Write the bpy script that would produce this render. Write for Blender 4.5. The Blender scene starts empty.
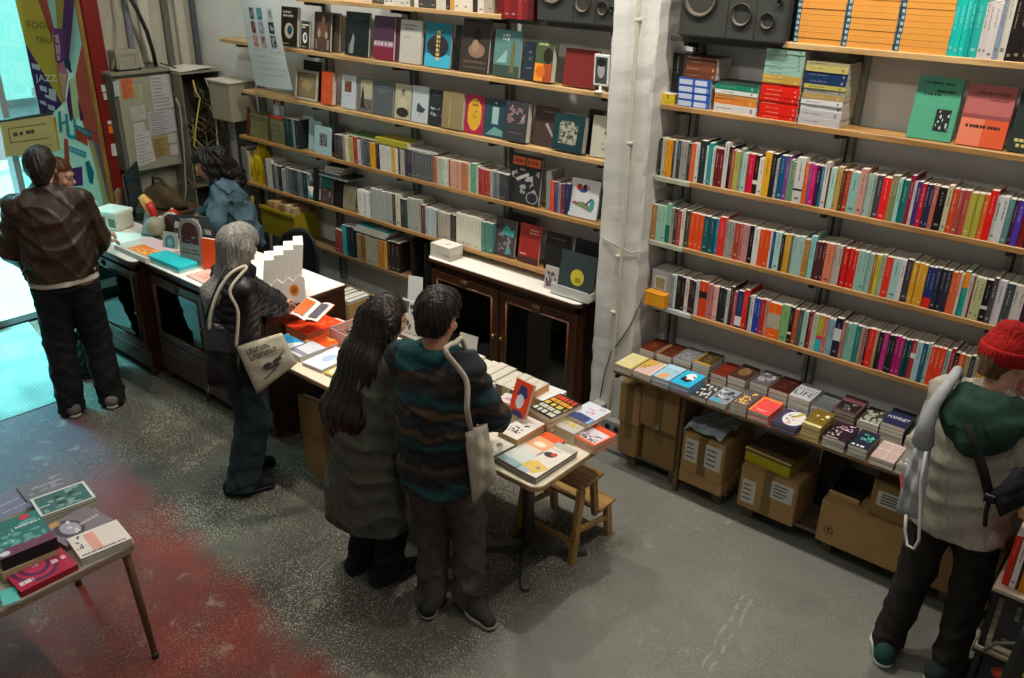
import bpy, math, random
import numpy as np
from mathutils import Matrix, Vector
random.seed(7)
SC = bpy.context.scene
COL = SC.collection
PI = math.pi
CAM_H = 3.12
YAW, PITCH, ROLL, FPX = math.radians(39.7635), math.radians(24.690), math.radians(1.135), 867.6
_fw = np.array([-math.sin(YAW)*math.cos(PITCH), math.cos(YAW)*math.cos(PITCH), -math.sin(PITCH)])
_rt = np.array([math.cos(YAW), math.sin(YAW), 0.0])
_up = np.cross(_rt, _fw)
_r2 = _rt*math.cos(ROLL)+_up*math.sin(ROLL)
_u2 = -_rt*math.sin(ROLL)+_up*math.cos(ROLL)
def ray(x, y):
 return _r2*((x-512)/FPX) - _u2*((y-339)/FPX) + _fw
def on_z(x, y, z=0.0):
 d = ray(x, y); t = (z-CAM_H)/d[2]; return Vector((t*d[0], t*d[1], z))
def on_y(x, y, Y):
 d = ray(x, y); t = Y/d[1]; return Vector((t*d[0], Y, CAM_H+t*d[2]))
def on_x(x, y, X):
 d = ray(x, y); t = X/d[0]; return Vector((X, t*d[1], CAM_H+t*d[2]))
cd = bpy.data.cameras.new('camera'); cam = bpy.data.objects.new('camera', cd); COL.objects.link(cam)
cd.sensor_fit = 'HORIZONTAL'; cd.sensor_width = 36.0; cd.lens = FPX/1024*36.0
cd.clip_start = 0.05; cd.clip_end = 200
cam.matrix_world = Matrix(((_r2[0], _u2[0], -_fw[0], 0), (_r2[1], _u2[1], -_fw[1], 0), (_r2[2], _u2[2], -_fw[2], CAM_H), (0, 0, 0, 1)))
SC.camera = cam
def lin(h):
 if isinstance(h, str):
  h = h.lstrip('#'); h = [int(h[i:i+2], 16)/255 for i in (0, 2, 4)]
  return tuple((c/12.92 if c <= .04045 else ((c+.055)/1.055)**2.4) for c in h)
 return tuple(h)
_mats = {}
def mat(hexcol, rough=.6, metal=0.0, noise=.12, scale=40.0, bump=0.0, spec=.35, kind=''):
 key = (hexcol, rough, metal, noise, scale, bump, spec, kind)
 if key in _mats: return _mats[key]
 m = bpy.data.materials.new('m_'+str(hexcol)+kind); m.use_nodes = True
 nt = m.node_tree; b = nt.nodes['Principled BSDF']
 r, g, bl = lin(hexcol)
 b.inputs['Roughness'].default_value = rough; b.inputs['Metallic'].default_value = metal
 b.inputs['Specular IOR Level'].default_value = spec
 tc = nt.nodes.new('ShaderNodeTexCoord')
 n = nt.nodes.new('ShaderNodeTexNoise'); n.inputs['Scale'].default_value = scale; n.inputs['Detail'].default_value = 3
 nt.links.new(tc.outputs['Object'], n.inputs['Vector'])
 mx = nt.nodes.new('ShaderNodeMix'); mx.data_type = 'RGBA'
 lo = 1-noise; hi = 1+noise
 mx.inputs['A'].default_value = (r*lo, g*lo, bl*lo, 1); mx.inputs['B'].default_value = (min(1, r*hi), min(1, g*hi), min(1, bl*hi), 1)
 nt.links.new(n.outputs['Fac'], mx.inputs['Factor']); nt.links.new(mx.outputs['Result'], b.inputs['Base Color'])
 if bump:
  bp = nt.nodes.new('ShaderNodeBump'); bp.inputs['Strength'].default_value = bump; bp.inputs['Distance'].default_value = .004
  nt.links.new(n.outputs['Fac'], bp.inputs['Height']); nt.links.new(bp.outputs['Normal'], b.inputs['Normal'])
 _mats[key] = m
 return m
def custom(name, fn):
 m = bpy.data.materials.new(name); m.use_nodes = True
 nt = m.node_tree; fn(nt, nt.nodes['Principled BSDF'], nt.nodes.new, nt.links.new); return m
def wood(hexa, hexb, scale=3.0, axis='X', rough=.5, band=18.0, name='wood'):
 key = ('wood', hexa, hexb, scale, axis, rough, band)
 if key in _mats: return _mats[key]
 def fn(nt, b, N, L):
  tc = N('ShaderNodeTexCoord'); mp = N('ShaderNodeMapping')
  mp.inputs['Scale'].default_value = {'X': (.25, 4, 4), 'Y': (4, .25, 4), 'Z': (4, 4, .25)}[axis]
  L(tc.outputs['Object'], mp.inputs['Vector'])
  n = N('ShaderNodeTexNoise'); n.inputs['Scale'].default_value = scale*3; n.inputs['Detail'].default_value = 5; n.inputs['Distortion'].default_value = 1.2
  L(mp.outputs[0], n.inputs['Vector'])
  w = N('ShaderNodeTexNoise'); w.inputs['Scale'].default_value = scale*band; w.inputs['Detail'].default_value = 2
  L(mp.outputs[0], w.inputs['Vector'])
  ad = N('ShaderNodeMath'); ad.operation = 'MULTIPLY_ADD'; ad.inputs[1].default_value = .35; L(w.outputs['Fac'], ad.inputs[0]); L(n.outputs['Fac'], ad.inputs[2])
  cr = N('ShaderNodeValToRGB'); cr.color_ramp.elements[0].position = .45; cr.color_ramp.elements[1].position = .85
  cr.color_ramp.elements[0].color = (*lin(hexa), 1); cr.color_ramp.elements[1].color = (*lin(hexb), 1)
  L(ad.outputs[0], cr.inputs[0]); L(cr.outputs[0], b.inputs['Base Color'])
  b.inputs['Roughness'].default_value = rough
  bp = N('ShaderNodeBump'); bp.inputs['Strength'].default_value = .15; bp.inputs['Distance'].default_value = .002
  L(ad.outputs[0], bp.inputs['Height']); L(bp.outputs[0], b.inputs['Normal'])
 _mats[key] = custom(name, fn); return _mats[key]
def pages_mat():
 if 'pages' in _mats: return _mats['pages']
 def fn(nt, b, N, L):
  tc = N('ShaderNodeTexCoord'); mp = N('ShaderNodeMapping'); mp.inputs['Scale'].default_value = (2, 2, 900)
  L(tc.outputs['Object'], mp.inputs['Vector'])
  n = N('ShaderNodeTexNoise'); n.inputs['Scale'].default_value = 1.0; n.inputs['Detail'].default_value = 1
  L(mp.outputs[0], n.inputs['Vector'])
  cr = N('ShaderNodeValToRGB'); cr.color_ramp.elements[0].position = .3; cr.color_ramp.elements[1].position = .7
  cr.color_ramp.elements[0].color = (*lin('a8a294'), 1); cr.color_ramp.elements[1].color = (*lin('dcd6c8'), 1)
  L(n.outputs['Fac'], cr.inputs[0]); L(cr.outputs[0], b.inputs['Base Color']); b.inputs['Roughness'].default_value = .85
 _mats['pages'] = custom('page_edges', fn); return _mats['pages']
def glass_mat(tint='e8f4f4', rough=.02, alpha=.12):
 key = ('glass', tint, rough, alpha)
 if key in _mats: return _mats[key]
 def fn(nt, b, N, L):
  out = nt.nodes['Material Output']
  tr = N('ShaderNodeBsdfTransparent'); tr.inputs[0].default_value = (*lin(tint), 1)
  gl = N('ShaderNodeBsdfGlossy'); gl.inputs['Roughness'].default_value = rough
  fr = N('ShaderNodeFresnel'); fr.inputs[0].default_value = 1.5
  ma = N('ShaderNodeMath'); ma.operation = 'MAXIMUM'; ma.inputs[1].default_value = alpha; L(fr.outputs[0], ma.inputs[0])
  mx = N('ShaderNodeMixShader'); L(ma.outputs[0], mx.inputs[0]); L(tr.outputs[0], mx.inputs[1]); L(gl.outputs[0], mx.inputs[2])
  L(mx.outputs[0], out.inputs['Surface'])
 _mats[key] = custom('clear_glass', fn); return _mats[key]
class MB:
 def __init__(s): s.v = []; s.f = []; s.m = []; s.mats = []; s.smooth = []
 def mi(s, m):
  if m not in s.mats: s.mats.append(m)
  return s.mats.index(m)
 def add(s, vs, fs, m, T=None, smooth=False):
  o = len(s.v)
  for p in vs:
   p = Vector(p)
   if T is not None: p = T @ p
   s.v.append(p[:])
  k = s.mi(m)
  for f in fs:
   s.f.append([i+o for i in f]); s.m.append(k); s.smooth.append(smooth)
  return s
 def box(s, lo, hi, m, T=None, bev=0.0):
  x0, y0, z0 = lo; x1, y1, z1 = hi
  if bev <= 0:
   vs = [(x0, y0, z0), (x1, y0, z0), (x1, y1, z0), (x0, y1, z0), (x0, y0, z1), (x1, y0, z1), (x1, y1, z1), (x0, y1, z1)]
   fs = [(0, 3, 2, 1), (4, 5, 6, 7), (0, 1, 5, 4), (1, 2, 6, 5), (2, 3, 7, 6), (3, 0, 4, 7)]
   return s.add(vs, fs, m, T)
  b = min(bev, (x1-x0)*.49, (y1-y0)*.49, (z1-z0)*.49)
  vs = []; fs = []
  idx = {}
  for ix, X in ((0, x0), (1, x1)):
   for iy, Y in ((0, y0), (1, y1)):
    for iz, Z in ((0, z0), (1, z1)):
     sx = b if ix == 0 else -b; sy = b if iy == 0 else -b; sz = b if iz == 0 else -b
     for a, p in (('x', (X, Y+sy, Z+sz)), ('y', (X+sx, Y, Z+sz)), ('z', (X+sx, Y+sy, Z))):
      idx[(ix, iy, iz, a)] = len(vs); vs.append(p)
  g = lambda ix, iy, iz, a: idx[(ix, iy, iz, a)]
  for a, q in (('x', lambda k, i, j: (k, i, j)), ('y', lambda k, i, j: (i, k, j)), ('z', lambda k, i, j: (i, j, k))):
   for k in (0, 1):
    f = [g(*q(k, 0, 0), a), g(*q(k, 1, 0), a), g(*q(k, 1, 1), a), g(*q(k, 0, 1), a)]
    fs.append(f if (k == 1) == (a != 'y') else f[::-1])
  for i in (0, 1):
   for j in (0, 1):
    fs.append([g(0, i, j, 'y'), g(1, i, j, 'y'), g(1, i, j, 'z'), g(0, i, j, 'z')])
    fs.append([g(i, 0, j, 'x'), g(i, 1, j, 'x'), g(i, 1, j, 'z'), g(i, 0, j, 'z')])
    fs.append([g(i, j, 0, 'x'), g(i, j, 1, 'x'), g(i, j, 1, 'y'), g(i, j, 0, 'y')])
  for ix in (0, 1):
   for iy in (0, 1):
    for iz in (0, 1): fs.append([g(ix, iy, iz, a) for a in 'xyz'])
  return s.add(vs, fs, m, T)
 def poly(s, pts, m, T=None): return s.add(pts, [list(range(len(pts)))], m, T)
 def prism(s, pts2, z0, z1, m, T=None):          # 2-D outline (x,y) raised from z0 to z1
  n = len(pts2)
  vs = [(x, y, z0) for x, y in pts2]+[(x, y, z1) for x, y in pts2]
  fs = [list(range(n))[::-1], list(range(n, 2*n))]+[[i, (i+1) % n, n+(i+1) % n, n+i] for i in range(n)]
  return s.add(vs, fs, m, T)
 def tube(s, path, r, m, n=8, T=None, caps=True):
  path = [Vector(p) for p in path]; k = len(path)
  rs = r if isinstance(r, (list, tuple)) else [r]*k
  vs = []; fs = []; up = None
  for i, p in enumerate(path):
   d = (path[min(i+1, k-1)]-path[max(i-1, 0)]).normalized()
   if up is None:
    up = d.orthogonal().normalized()
   up = (up-d*up.dot(d)); up = up.normalized() if up.length > 1e-6 else d.orthogonal().normalized()
   w = d.cross(up)
   for j in range(n):
    a = 2*PI*j/n; vs.append(p+(up*math.cos(a)+w*math.sin(a))*rs[i])
  for i in range(k-1):
   for j in range(n):
    a = i*n+j; b = i*n+(j+1) % n; fs.append([a, b, b+n, a+n])
  if caps: fs.append(list(range(n))[::-1]); fs.append([(k-1)*n+j for j in range(n)])
  return s.add(vs, fs, m, T, smooth=True)
 def cyl(s, a, b, r, m, n=16, T=None, r2=None):
  s.tube([a, b], [r, r if r2 is None else r2], m, n, T); return s
 def lathe(s, prof, m, n=24, T=None, close=True):   # prof (r,z)
  vs = []; fs = []
  for r, z in prof:
   for j in range(n): a = 2*PI*j/n; vs.append((r*math.cos(a), r*math.sin(a), z))
  for i in range(len(prof)-1):
   for j in range(n): fs.append([i*n+j, i*n+(j+1) % n, (i+1)*n+(j+1) % n, (i+1)*n+j])
  if close:
   fs.append(list(range(n))[::-1]); fs.append([(len(prof)-1)*n+j for j in range(n)])
  return s.add(vs, fs, m, T, smooth=True)
 def text(s, string, size, m, T, align='LEFT', depth=0.0):
  vs, fs = text_geo(string, align)
  return s.add([(x*size, y*size, 0) for x, y in vs], fs, m, T)
 def build(s, name, parent=None, loc=None, subsurf=0, solid=0.0):
  me = bpy.data.meshes.new(name)
  me.from_pydata(s.v, [], s.f)
  for m in s.mats: me.materials.append(m)
  me.polygons.foreach_set('material_index', s.m)
  me.polygons.foreach_set('use_smooth', s.smooth)
  me.update()
  return link(name, me, parent, loc, subsurf, solid)
def link(name, me, parent=None, loc=None, subsurf=0, solid=0.0):
 o = bpy.data.objects.new(name, me); COL.objects.link(o)
 if loc is not None: o.location = loc
 if parent is not None: o.parent = parent
 if solid:
  md = o.modifiers.new('solid', 'SOLIDIFY'); md.thickness = solid; md.offset = 0
 if subsurf:
  md = o.modifiers.new('sub', 'SUBSURF'); md.levels = subsurf; md.render_levels = subsurf
 return o
_txt = {}
def text_geo(string, align='LEFT'):
 k = (string, align)
 if k in _txt: return _txt[k]
 cu = bpy.data.curves.new('lettering', 'FONT'); cu.body = string; cu.align_x = align; cu.resolution_u = 2
 o = bpy.data.objects.new('lettering', cu); COL.objects.link(o)
 dg = bpy.context.evaluated_depsgraph_get(); ev = o.evaluated_get(dg); me = ev.to_mesh()
 vs = [(v.co.x, v.co.y) for v in me.vertices]; fs = [list(p.vertices) for p in me.polygons]
 ev.to_mesh_clear(); bpy.data.objects.remove(o); bpy.data.curves.remove(cu)
 _txt[k] = (vs, fs); return _txt[k]
def thing(name, label, cat, M=None, group=None):
 o = bpy.data.objects.new(name, None); COL.objects.link(o); o.empty_display_size = .05
 if M is not None: o.matrix_world = M if isinstance(M, Matrix) else Matrix.Translation(M)
 return tag(o, label, cat, group)
USED = {}
def tag(o, label, cat, group=None, kind=None):
 if label: o['label'] = label
 if cat: o['category'] = cat
 if group: o['group'] = group
 if kind: o['kind'] = kind
 return o
def struct(o): o['kind'] = 'structure'; return o
def frame(x, y, z, o):          # matrix from three axis columns and an origin
 return Matrix(((x[0], y[0], z[0], o[0]), (x[1], y[1], z[1], o[1]), (x[2], y[2], z[2], o[2]), (0, 0, 0, 1)))
def rotz(a, loc=(0, 0, 0)): return Matrix.Translation(loc) @ Matrix.Rotation(a, 4, 'Z')
ORD = ['first', 'second', 'third', 'fourth', 'fifth', 'sixth', 'seventh', 'eighth', 'ninth', 'tenth', 'eleventh', 'twelfth', 'thirteenth', 'fourteenth', 'fifteenth', 'sixteenth', 'seventeenth', 'eighteenth', 'nineteenth']
TENS = {20: 'twent', 30: 'thirt', 40: 'fort', 50: 'fift', 60: 'sixt', 70: 'sevent', 80: 'eight', 90: 'ninet'}
def ordw(n):
 if n <= 19: return ORD[n-1]
 t, u = n//10*10, n % 10
 return TENS[t]+'ieth' if u == 0 else TENS[t]+'y-'+ORD[u-1]
import colorsys
def cname(h):
 r, g, b = [int(h[i:i+2], 16)/255 for i in (0, 2, 4)]
 hu, s, v = colorsys.rgb_to_hsv(r, g, b); hu *= 360
 if v < .2: return 'black'
 if s < .16:
  return 'dark grey' if v < .4 else 'grey' if v < .68 else 'pale grey' if v < .8 else 'off-white'
 if hu < 12 or hu >= 345: n = 'red' if s > .6 else 'dusty red'
 elif hu < 26: n = 'orange' if s > .7 and v > .7 else 'rust' if v > .5 else 'brown'
 elif hu < 43: n = 'orange' if s > .75 and v > .8 else 'ochre' if s > .55 and v > .55 else 'tan' if v > .55 else 'brown'
 elif hu < 70: n = 'yellow' if s > .5 and v > .6 else 'olive' if s > .3 else 'cream'
 elif hu < 160: n = 'green'
 elif hu < 200: n = 'teal'
 elif hu < 262: n = 'blue' if v > .3 else 'navy'
 elif hu < 300: n = 'purple'
 else: n = 'magenta' if s > .5 else 'mauve'
 if s < .35 and v > .6 and n not in ('cream', 'tan', 'dusty red'): n = 'pale '+n
 elif v < .4 and n not in ('brown', 'navy'): n = 'dark '+n
 return n
WY, WX = 4.64, -7.72           # back wall plane, street-side wall plane
def floor_fn(nt, b, N, L):
 tc = N('ShaderNodeTexCoord'); ob = tc.outputs['Object']
 def noise(sc, det=4, dist=0., vec=ob):
  n = N('ShaderNodeTexNoise'); n.inputs['Scale'].default_value = sc; n.inputs['Detail'].default_value = det; n.inputs['Distortion'].default_value = dist; L(vec, n.inputs['Vector']); return n.outputs['Fac']
 def ramp(fac, p0, p1, c0=(0, 0, 0, 1), c1=(1, 1, 1, 1)):
  r = N('ShaderNodeValToRGB'); r.color_ramp.elements[0].position = p0; r.color_ramp.elements[1].position = p1
  r.color_ramp.elements[0].color = c0; r.color_ramp.elements[1].color = c1; L(fac, r.inputs[0]); return r.outputs[0]
 def mix(f, a, c):
  m = N('ShaderNodeMix'); m.data_type = 'RGBA'
  if isinstance(f, float): m.inputs['Factor'].default_value = f
  else: L(f, m.inputs['Factor'])
  for i, v in (('A', a), ('B', c)):
   if isinstance(v, str): m.inputs[i].default_value = (*lin(v), 1)
   else: L(v, m.inputs[i])
  return m.outputs['Result']
 def math_(op, a, c=None, d=None):
  m = N('ShaderNodeMath'); m.operation = op; m.use_clamp = op in ('MULTIPLY', 'ADD') and False
  for i, v in enumerate((a, c, d)):
   if v is None: continue
   if isinstance(v, (int, float)): m.inputs[i].default_value = v
   else: L(v, m.inputs[i])
  return m.outputs[0]
 sep = N('ShaderNodeSeparateXYZ'); L(ob, sep.inputs[0]); X, Y = sep.outputs[0], sep.outputs[1]
 big = noise(1.1, 5); mid = noise(5, 6); fine = noise(60, 3)
 base = mix(ramp(big, .35, .65), '686862', '83837b')
 base = mix(ramp(mid, .4, .75), base, '76766d')
 base = mix(math_('MULTIPLY', ramp(fine, .35, .7), .25), base, '58564f')
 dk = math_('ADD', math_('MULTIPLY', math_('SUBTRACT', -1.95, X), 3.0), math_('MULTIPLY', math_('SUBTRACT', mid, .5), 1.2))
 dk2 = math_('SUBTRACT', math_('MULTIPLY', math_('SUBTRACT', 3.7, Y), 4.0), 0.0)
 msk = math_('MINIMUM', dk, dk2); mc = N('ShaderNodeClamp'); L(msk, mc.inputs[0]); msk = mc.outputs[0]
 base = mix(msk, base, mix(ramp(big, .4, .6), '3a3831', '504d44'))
 vo = N('ShaderNodeTexVoronoi'); vo.inputs['Scale'].default_value = 88; L(ob, vo.inputs['Vector'])
 sp = math_('MAXIMUM', math_('MULTIPLY', ramp(vo.outputs['Distance'], .18, .34, (1, 1, 1, 1), (0, 0, 0, 1)), .75), ramp(noise(120, 3), .60, .70))
 patch = ramp(noise(2.1, 6, .6), .34, .58)
 spk = math_('MULTIPLY', math_('MULTIPLY', sp, patch), math_('MULTIPLY_ADD', msk, .7, .32))
 dx = math_('SUBTRACT', math_('MULTIPLY_ADD', Y, 0.12, -3.38), math_('ADD', X, 0.0))
 e = math_('ADD', math_('MULTIPLY', dx, -1.0), 0.0)
 sd = math_('ADD', math_('ADD', math_('MULTIPLY', X, PNX), math_('MULTIPLY', Y, PNY)), PND)
 sd = math_('ADD', sd, math_('MULTIPLY', math_('SUBTRACT', noise(2.5, 6), .5), .3))
 pm = N('ShaderNodeMapRange'); pm.inputs['From Min'].default_value = -.07; pm.inputs['From Max'].default_value = .09; L(sd, pm.inputs['Value'])
 wear = ramp(noise(4, 6, .5), .42, .72)
 paint = mix(ramp(noise(3, 4), .3, .7), '722312', '561c12')
 pf = math_('MULTIPLY', pm.outputs[0], math_('SUBTRACT', 1.0, math_('MULTIPLY', wear, .28)))
 base = mix(pf, base, paint)
 bl = math_('MULTIPLY', pm.outputs[0], ramp(math_('MULTIPLY_ADD', X, -1.0, -4.3), .1, 1.0))
 base = mix(math_('MULTIPLY', bl, .5), base, '5c5a72')  # bluish door daylight mixed into the floor colour towards the street
 base = mix(math_('MULTIPLY', math_('MULTIPLY', spk, math_('MULTIPLY_ADD', pf, -.75, 1.0)), 1.0), base, 'd2cab4')
 scr = math_('MULTIPLY', ramp(noise(9, 8, .3), .60, .70), ramp(noise(.9, 2), .5, .62))
 base = mix(math_('MULTIPLY', scr, .28), base, 'b9b29c')
 for q in (0, .05):                   # a scratched double line in the screed
  pl = math_('ADD', math_('ADD', math_('MULTIPLY', X, LNX), math_('MULTIPLY', Y, LNY)), LND+q)
  wob = math_('MULTIPLY', math_('SUBTRACT', noise(7, 3), .5), .05)
  m1 = ramp(math_('ABSOLUTE', math_('ADD', pl, wob)), .004, .012, (1, 1, 1, 1), (0, 0, 0, 1))
  al = math_('ADD', math_('ADD', math_('MULTIPLY', X, LTX), math_('MULTIPLY', Y, LTY)), LTD)
  m2 = ramp(math_('ABSOLUTE', math_('SUBTRACT', al, .5)), .42, .5, (1, 1, 1, 1), (0, 0, 0, 1))
  base = mix(math_('MULTIPLY', math_('MULTIPLY', m1, m2), math_('MULTIPLY', ramp(noise(14, 4), .42, .62), .38)), base, 'b8b2a0')
 L(base, b.inputs['Base Color'])
 b.inputs['Specular IOR Level'].default_value = .3
 rr = N('ShaderNodeMapRange'); L(mid, rr.inputs['Value']); rr.inputs['To Min'].default_value = .42; rr.inputs['To Max'].default_value = .7; L(rr.outputs[0], b.inputs['Roughness'])
 bp = N('ShaderNodeBump'); bp.inputs['Strength'].default_value = .25; bp.inputs['Distance'].default_value = .004; L(fine, bp.inputs['Height']); L(bp.outputs[0], b.inputs['Normal'])
p1, p2 = on_z(105, 440), on_z(345, 690)
_d = (p2-p1).normalized(); _n = Vector((_d.y, -_d.x, 0))
if _n.dot(on_z(20, 650)-p1) < 0: _n = -_n
PNX, PNY, PND = _n.x, _n.y, -_n.dot(p1)
q1, q2 = on_z(708, 678), on_z(757, 592)
_t = (q2-q1); _L = _t.length; _t = _t/_L
LNX, LNY, LND = _t.y, -_t.x, -(_t.y*q1.x-_t.x*q1.y)
LTX, LTY, LTD = _t.x/_L, _t.y/_L, -(_t.x*q1.x+_t.y*q1.y)/_L
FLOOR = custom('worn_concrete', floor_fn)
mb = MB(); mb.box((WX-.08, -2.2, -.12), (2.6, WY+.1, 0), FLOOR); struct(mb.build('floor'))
def wall_fn(hexa, hexb):
 def fn(nt, b, N, L):
  tc = N('ShaderNodeTexCoord')
  n = N('ShaderNodeTexNoise'); n.inputs['Scale'].default_value = 2.2; n.inputs['Detail'].default_value = 7; L(tc.outputs['Object'], n.inputs['Vector'])
  n2 = N('ShaderNodeTexNoise'); n2.inputs['Scale'].default_value = 45; n2.inputs['Detail'].default_value = 4; L(tc.outputs['Object'], n2.inputs['Vector'])
  cr = N('ShaderNodeValToRGB'); cr.color_ramp.elements[0].position = .35; cr.color_ramp.elements[1].position = .62
  cr.color_ramp.elements[0].color = (*lin(hexa), 1); cr.color_ramp.elements[1].color = (*lin(hexb), 1)
  L(n.outputs['Fac'], cr.inputs[0]); L(cr.outputs[0], b.inputs['Base Color']); b.inputs['Roughness'].default_value = .8
  bp = N('ShaderNodeBump'); bp.inputs['Strength'].default_value = .3; bp.inputs['Distance'].default_value = .006
  L(n2.outputs['Fac'], bp.inputs['Height']); L(bp.outputs[0], b.inputs['Normal'])
 return fn
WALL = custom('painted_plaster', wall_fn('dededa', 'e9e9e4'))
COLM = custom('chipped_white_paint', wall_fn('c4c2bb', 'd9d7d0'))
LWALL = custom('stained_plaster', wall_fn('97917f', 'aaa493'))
mb = MB(); mb.box((WX-.1, WY, 0), (2.6, WY+.12, 4.95), WALL); struct(mb.build('wall_back'))
mb = MB(); mb.box((WX-.12, -2.2, 4.95), (2.6, WY+.12, 5.05), WALL); struct(mb.build('ceiling'))
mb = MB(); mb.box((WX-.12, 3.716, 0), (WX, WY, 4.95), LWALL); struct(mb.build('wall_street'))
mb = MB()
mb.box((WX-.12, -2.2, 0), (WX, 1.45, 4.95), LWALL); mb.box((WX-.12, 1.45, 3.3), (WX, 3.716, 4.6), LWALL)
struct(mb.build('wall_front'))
CX0, CX1, CY = -2.895, -2.60, 4.30
mb = MB()
zs = np.linspace(0, 4.95, 64); rnd = random.Random(3)
prof = []
for z in zs:
 j = lambda: rnd.uniform(-.005, .005)
 prof.append([(CX0+j(), WY-.001, z), (CX0+j(), CY+.012+j(), z), (CX0+.012+j(), CY+j()*.5, z), (CX1-.014+j(), CY+j()*.5, z), (CX1+j(), CY+.014+j(), z), (CX1+j()*.4, WY-.001, z)])
vs = [p for r in prof for p in r]; fs = []
for i in range(len(zs)-1):
 for k in range(5): a = i*6+k; fs.append([a, a+1, a+7, a+6])
fs.append(list(range(6))); fs.append([len(vs)-6+k for k in range(6)][::-1])
mb.add(vs, fs, COLM, smooth=False); struct(mb.build('pillar'))
RED = mat('70140e', .45, noise=.2, scale=12); OCH = wood('6a4a1c', '8e6a2c', axis='Z')
mb = MB(); mb.box((WX-.1, 3.575, 0), (WX+.03, 3.715, 3.4), RED, bev=.008); struct(mb.build('trim_1'))
mb = MB(); mb.box((WX-.08, 3.53, .0), (WX+.02, 3.57, 3.4), OCH, bev=.006)
mb.box((WX-.08, 2.78, .0), (WX+.04, 2.83, 3.4), mat('9aa8a8', .4, .6)); mb.box((WX-.08, 2.83, .55), (WX+.01, 3.53, .65), mat('9aa8a8', .4, .6)); struct(mb.build('trim_2'))
mb = MB(); mb.box((WX-.035, 2.83, .65), (WX-.025, 3.53, 3.4), glass_mat('d8f4f0')); struct(mb.build('window_1'))
mb = MB(); mb.box((WX-.06, 2.83, .0), (WX-.0, 3.53, .55), mat('7d8680', .6)); struct(mb.build('wall_sill'))
mb = MB()
STEEL = mat('8fa0a0', .35, .8)
mb.box((WX-.9, 1.40, .02), (WX-.02, 1.45, 2.5), mat('7f9a9a', .4, .3)); struct(mb.build('door_1'))
mb = MB(); mb.box((WX-.12, 1.45, .0), (WX+.02, 2.78, .022), mat('2c3030', .5, .4)); struct(mb.build('trim_3'))
def plate_fn(nt, b, N, L):
 tc = N('ShaderNodeTexCoord'); mp = N('ShaderNodeMapping'); mp.inputs['Rotation'].default_value = (0, 0, PI/4); mp.inputs['Scale'].default_value = (34, 34, 34); L(tc.outputs['Object'], mp.inputs['Vector'])
 ch = N('ShaderNodeTexVoronoi'); ch.inputs['Scale'].default_value = 1.0; ch.inputs['Randomness'].default_value = .15; L(mp.outputs[0], ch.inputs['Vector'])
 cr = N('ShaderNodeValToRGB'); cr.color_ramp.elements[0].position = .2; cr.color_ramp.elements[1].position = .45
 cr.color_ramp.elements[0].color = (1, 1, 1, 1); cr.color_ramp.elements[1].color = (0, 0, 0, 1); L(ch.outputs['Distance'], cr.inputs[0])
 bp = N('ShaderNodeBump'); bp.inputs['Strength'].default_value = .8; bp.inputs['Distance'].default_value = .006; L(cr.outputs[0], bp.inputs['Height']); L(bp.outputs[0], b.inputs['Normal'])
 n = N('ShaderNodeTexNoise'); n.inputs['Scale'].default_value = 2.5; n.inputs['Detail'].default_value = 6; L(tc.outputs['Object'], n.inputs['Vector'])
 c2 = N('ShaderNodeValToRGB'); c2.color_ramp.elements[0].position = .4; c2.color_ramp.elements[1].position = .7
 c2.color_ramp.elements[0].color = (*lin('6f8886'), 1); c2.color_ramp.elements[1].color = (*lin('9ab0ac'), 1); L(n.outputs['Fac'], c2.inputs[0]); L(c2.outputs[0], b.inputs['Base Color'])
 b.inputs['Metallic'].default_value = .25; b.inputs['Roughness'].default_value = .45
PLATE = custom('chequer_plate', plate_fn)
mb = MB(); mb.prism([(WX+.02, .6), (-6.10, .6), (-6.08, 2.33), (WX+.02, 2.62)], .0, .006, PLATE)
tag(mb.build('floor_plate'), 'chequered steel floor plate just inside the street door', 'floor plate')
ASPH = mat('b9c4c0', .8, noise=.2, scale=8)
mb = MB(); mb.box((-26, -12, -.14), (WX-.08, 14, -.02), ASPH); struct(mb.build('street'))
mb = MB()
mb.box((-14.2, -12, -.1), (-13.8, 14, 6), mat('a9979f', .8, noise=.3, scale=3))
mb.box((-13.8, 2.4, .0), (-13.74, 3.6, 2.3), mat('e0ecec', .5)); mb.box((-13.8, 4.3, .9), (-13.74, 5.6, 2.4), mat('dfe8e8', .4))
mb.box((-13.8, -12, -.1), (-13.2, 14, .06), mat('c8cfcc', .8)); struct(mb.build('exterior_facade'))
BIN = mat('2c9a88', .35, noise=.2);
c = on_z(6, 78, 0)
t = thing('waste_container', 'round turquoise container with a dark open mouth on the street outside', 'container', (c.x-.3, c.y-.1, -.02))
mb = MB(); mb.lathe([(.40, 0), (.46, .1), (.5, .5), (.52, .62)], mat('9adccc', .5, noise=.35, scale=14), T=None); mb.build('container_body', t)
mb = MB(); mb.lathe([(.52, .62), (.58, .68), (.5, .95), (.36, 1.12), (.27, 1.16)], BIN, close=False); mb.lathe([(.27, 1.16), (.25, 1.0), (.2, .7)], mat('0a1010', .6), close=False); mb.lathe([(0.02, .7), (.2, .701)], mat('0a1010', .6)); mb.build('lid', t)
t = thing('plastic_crate', 'dark green plastic tub standing outside beside the doorway', 'tub', on_z(3, 335, 0)+Vector((-.35, -.12, -.02)))
mb = MB(); mb.box((-.18, -.18, 0), (.18, .18, .34), mat('16423c', .5), bev=.03); mb.build('tub', t)
mb = MB(); mb.box((-.2, -.2, .34), (.2, .2, .38), mat('0f332e', .5), bev=.015); mb.build('lid', t)
mb = MB(); mb.box((.181, -.09, .12), (.185, .09, .2), mat('c8e4dc', .5)); mb.build('sticker', t)
SY = 4.40                       # front plane of all the shelves
PINE = wood('a98350', 'd0ab74', scale=2.2, axis='X')
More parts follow.
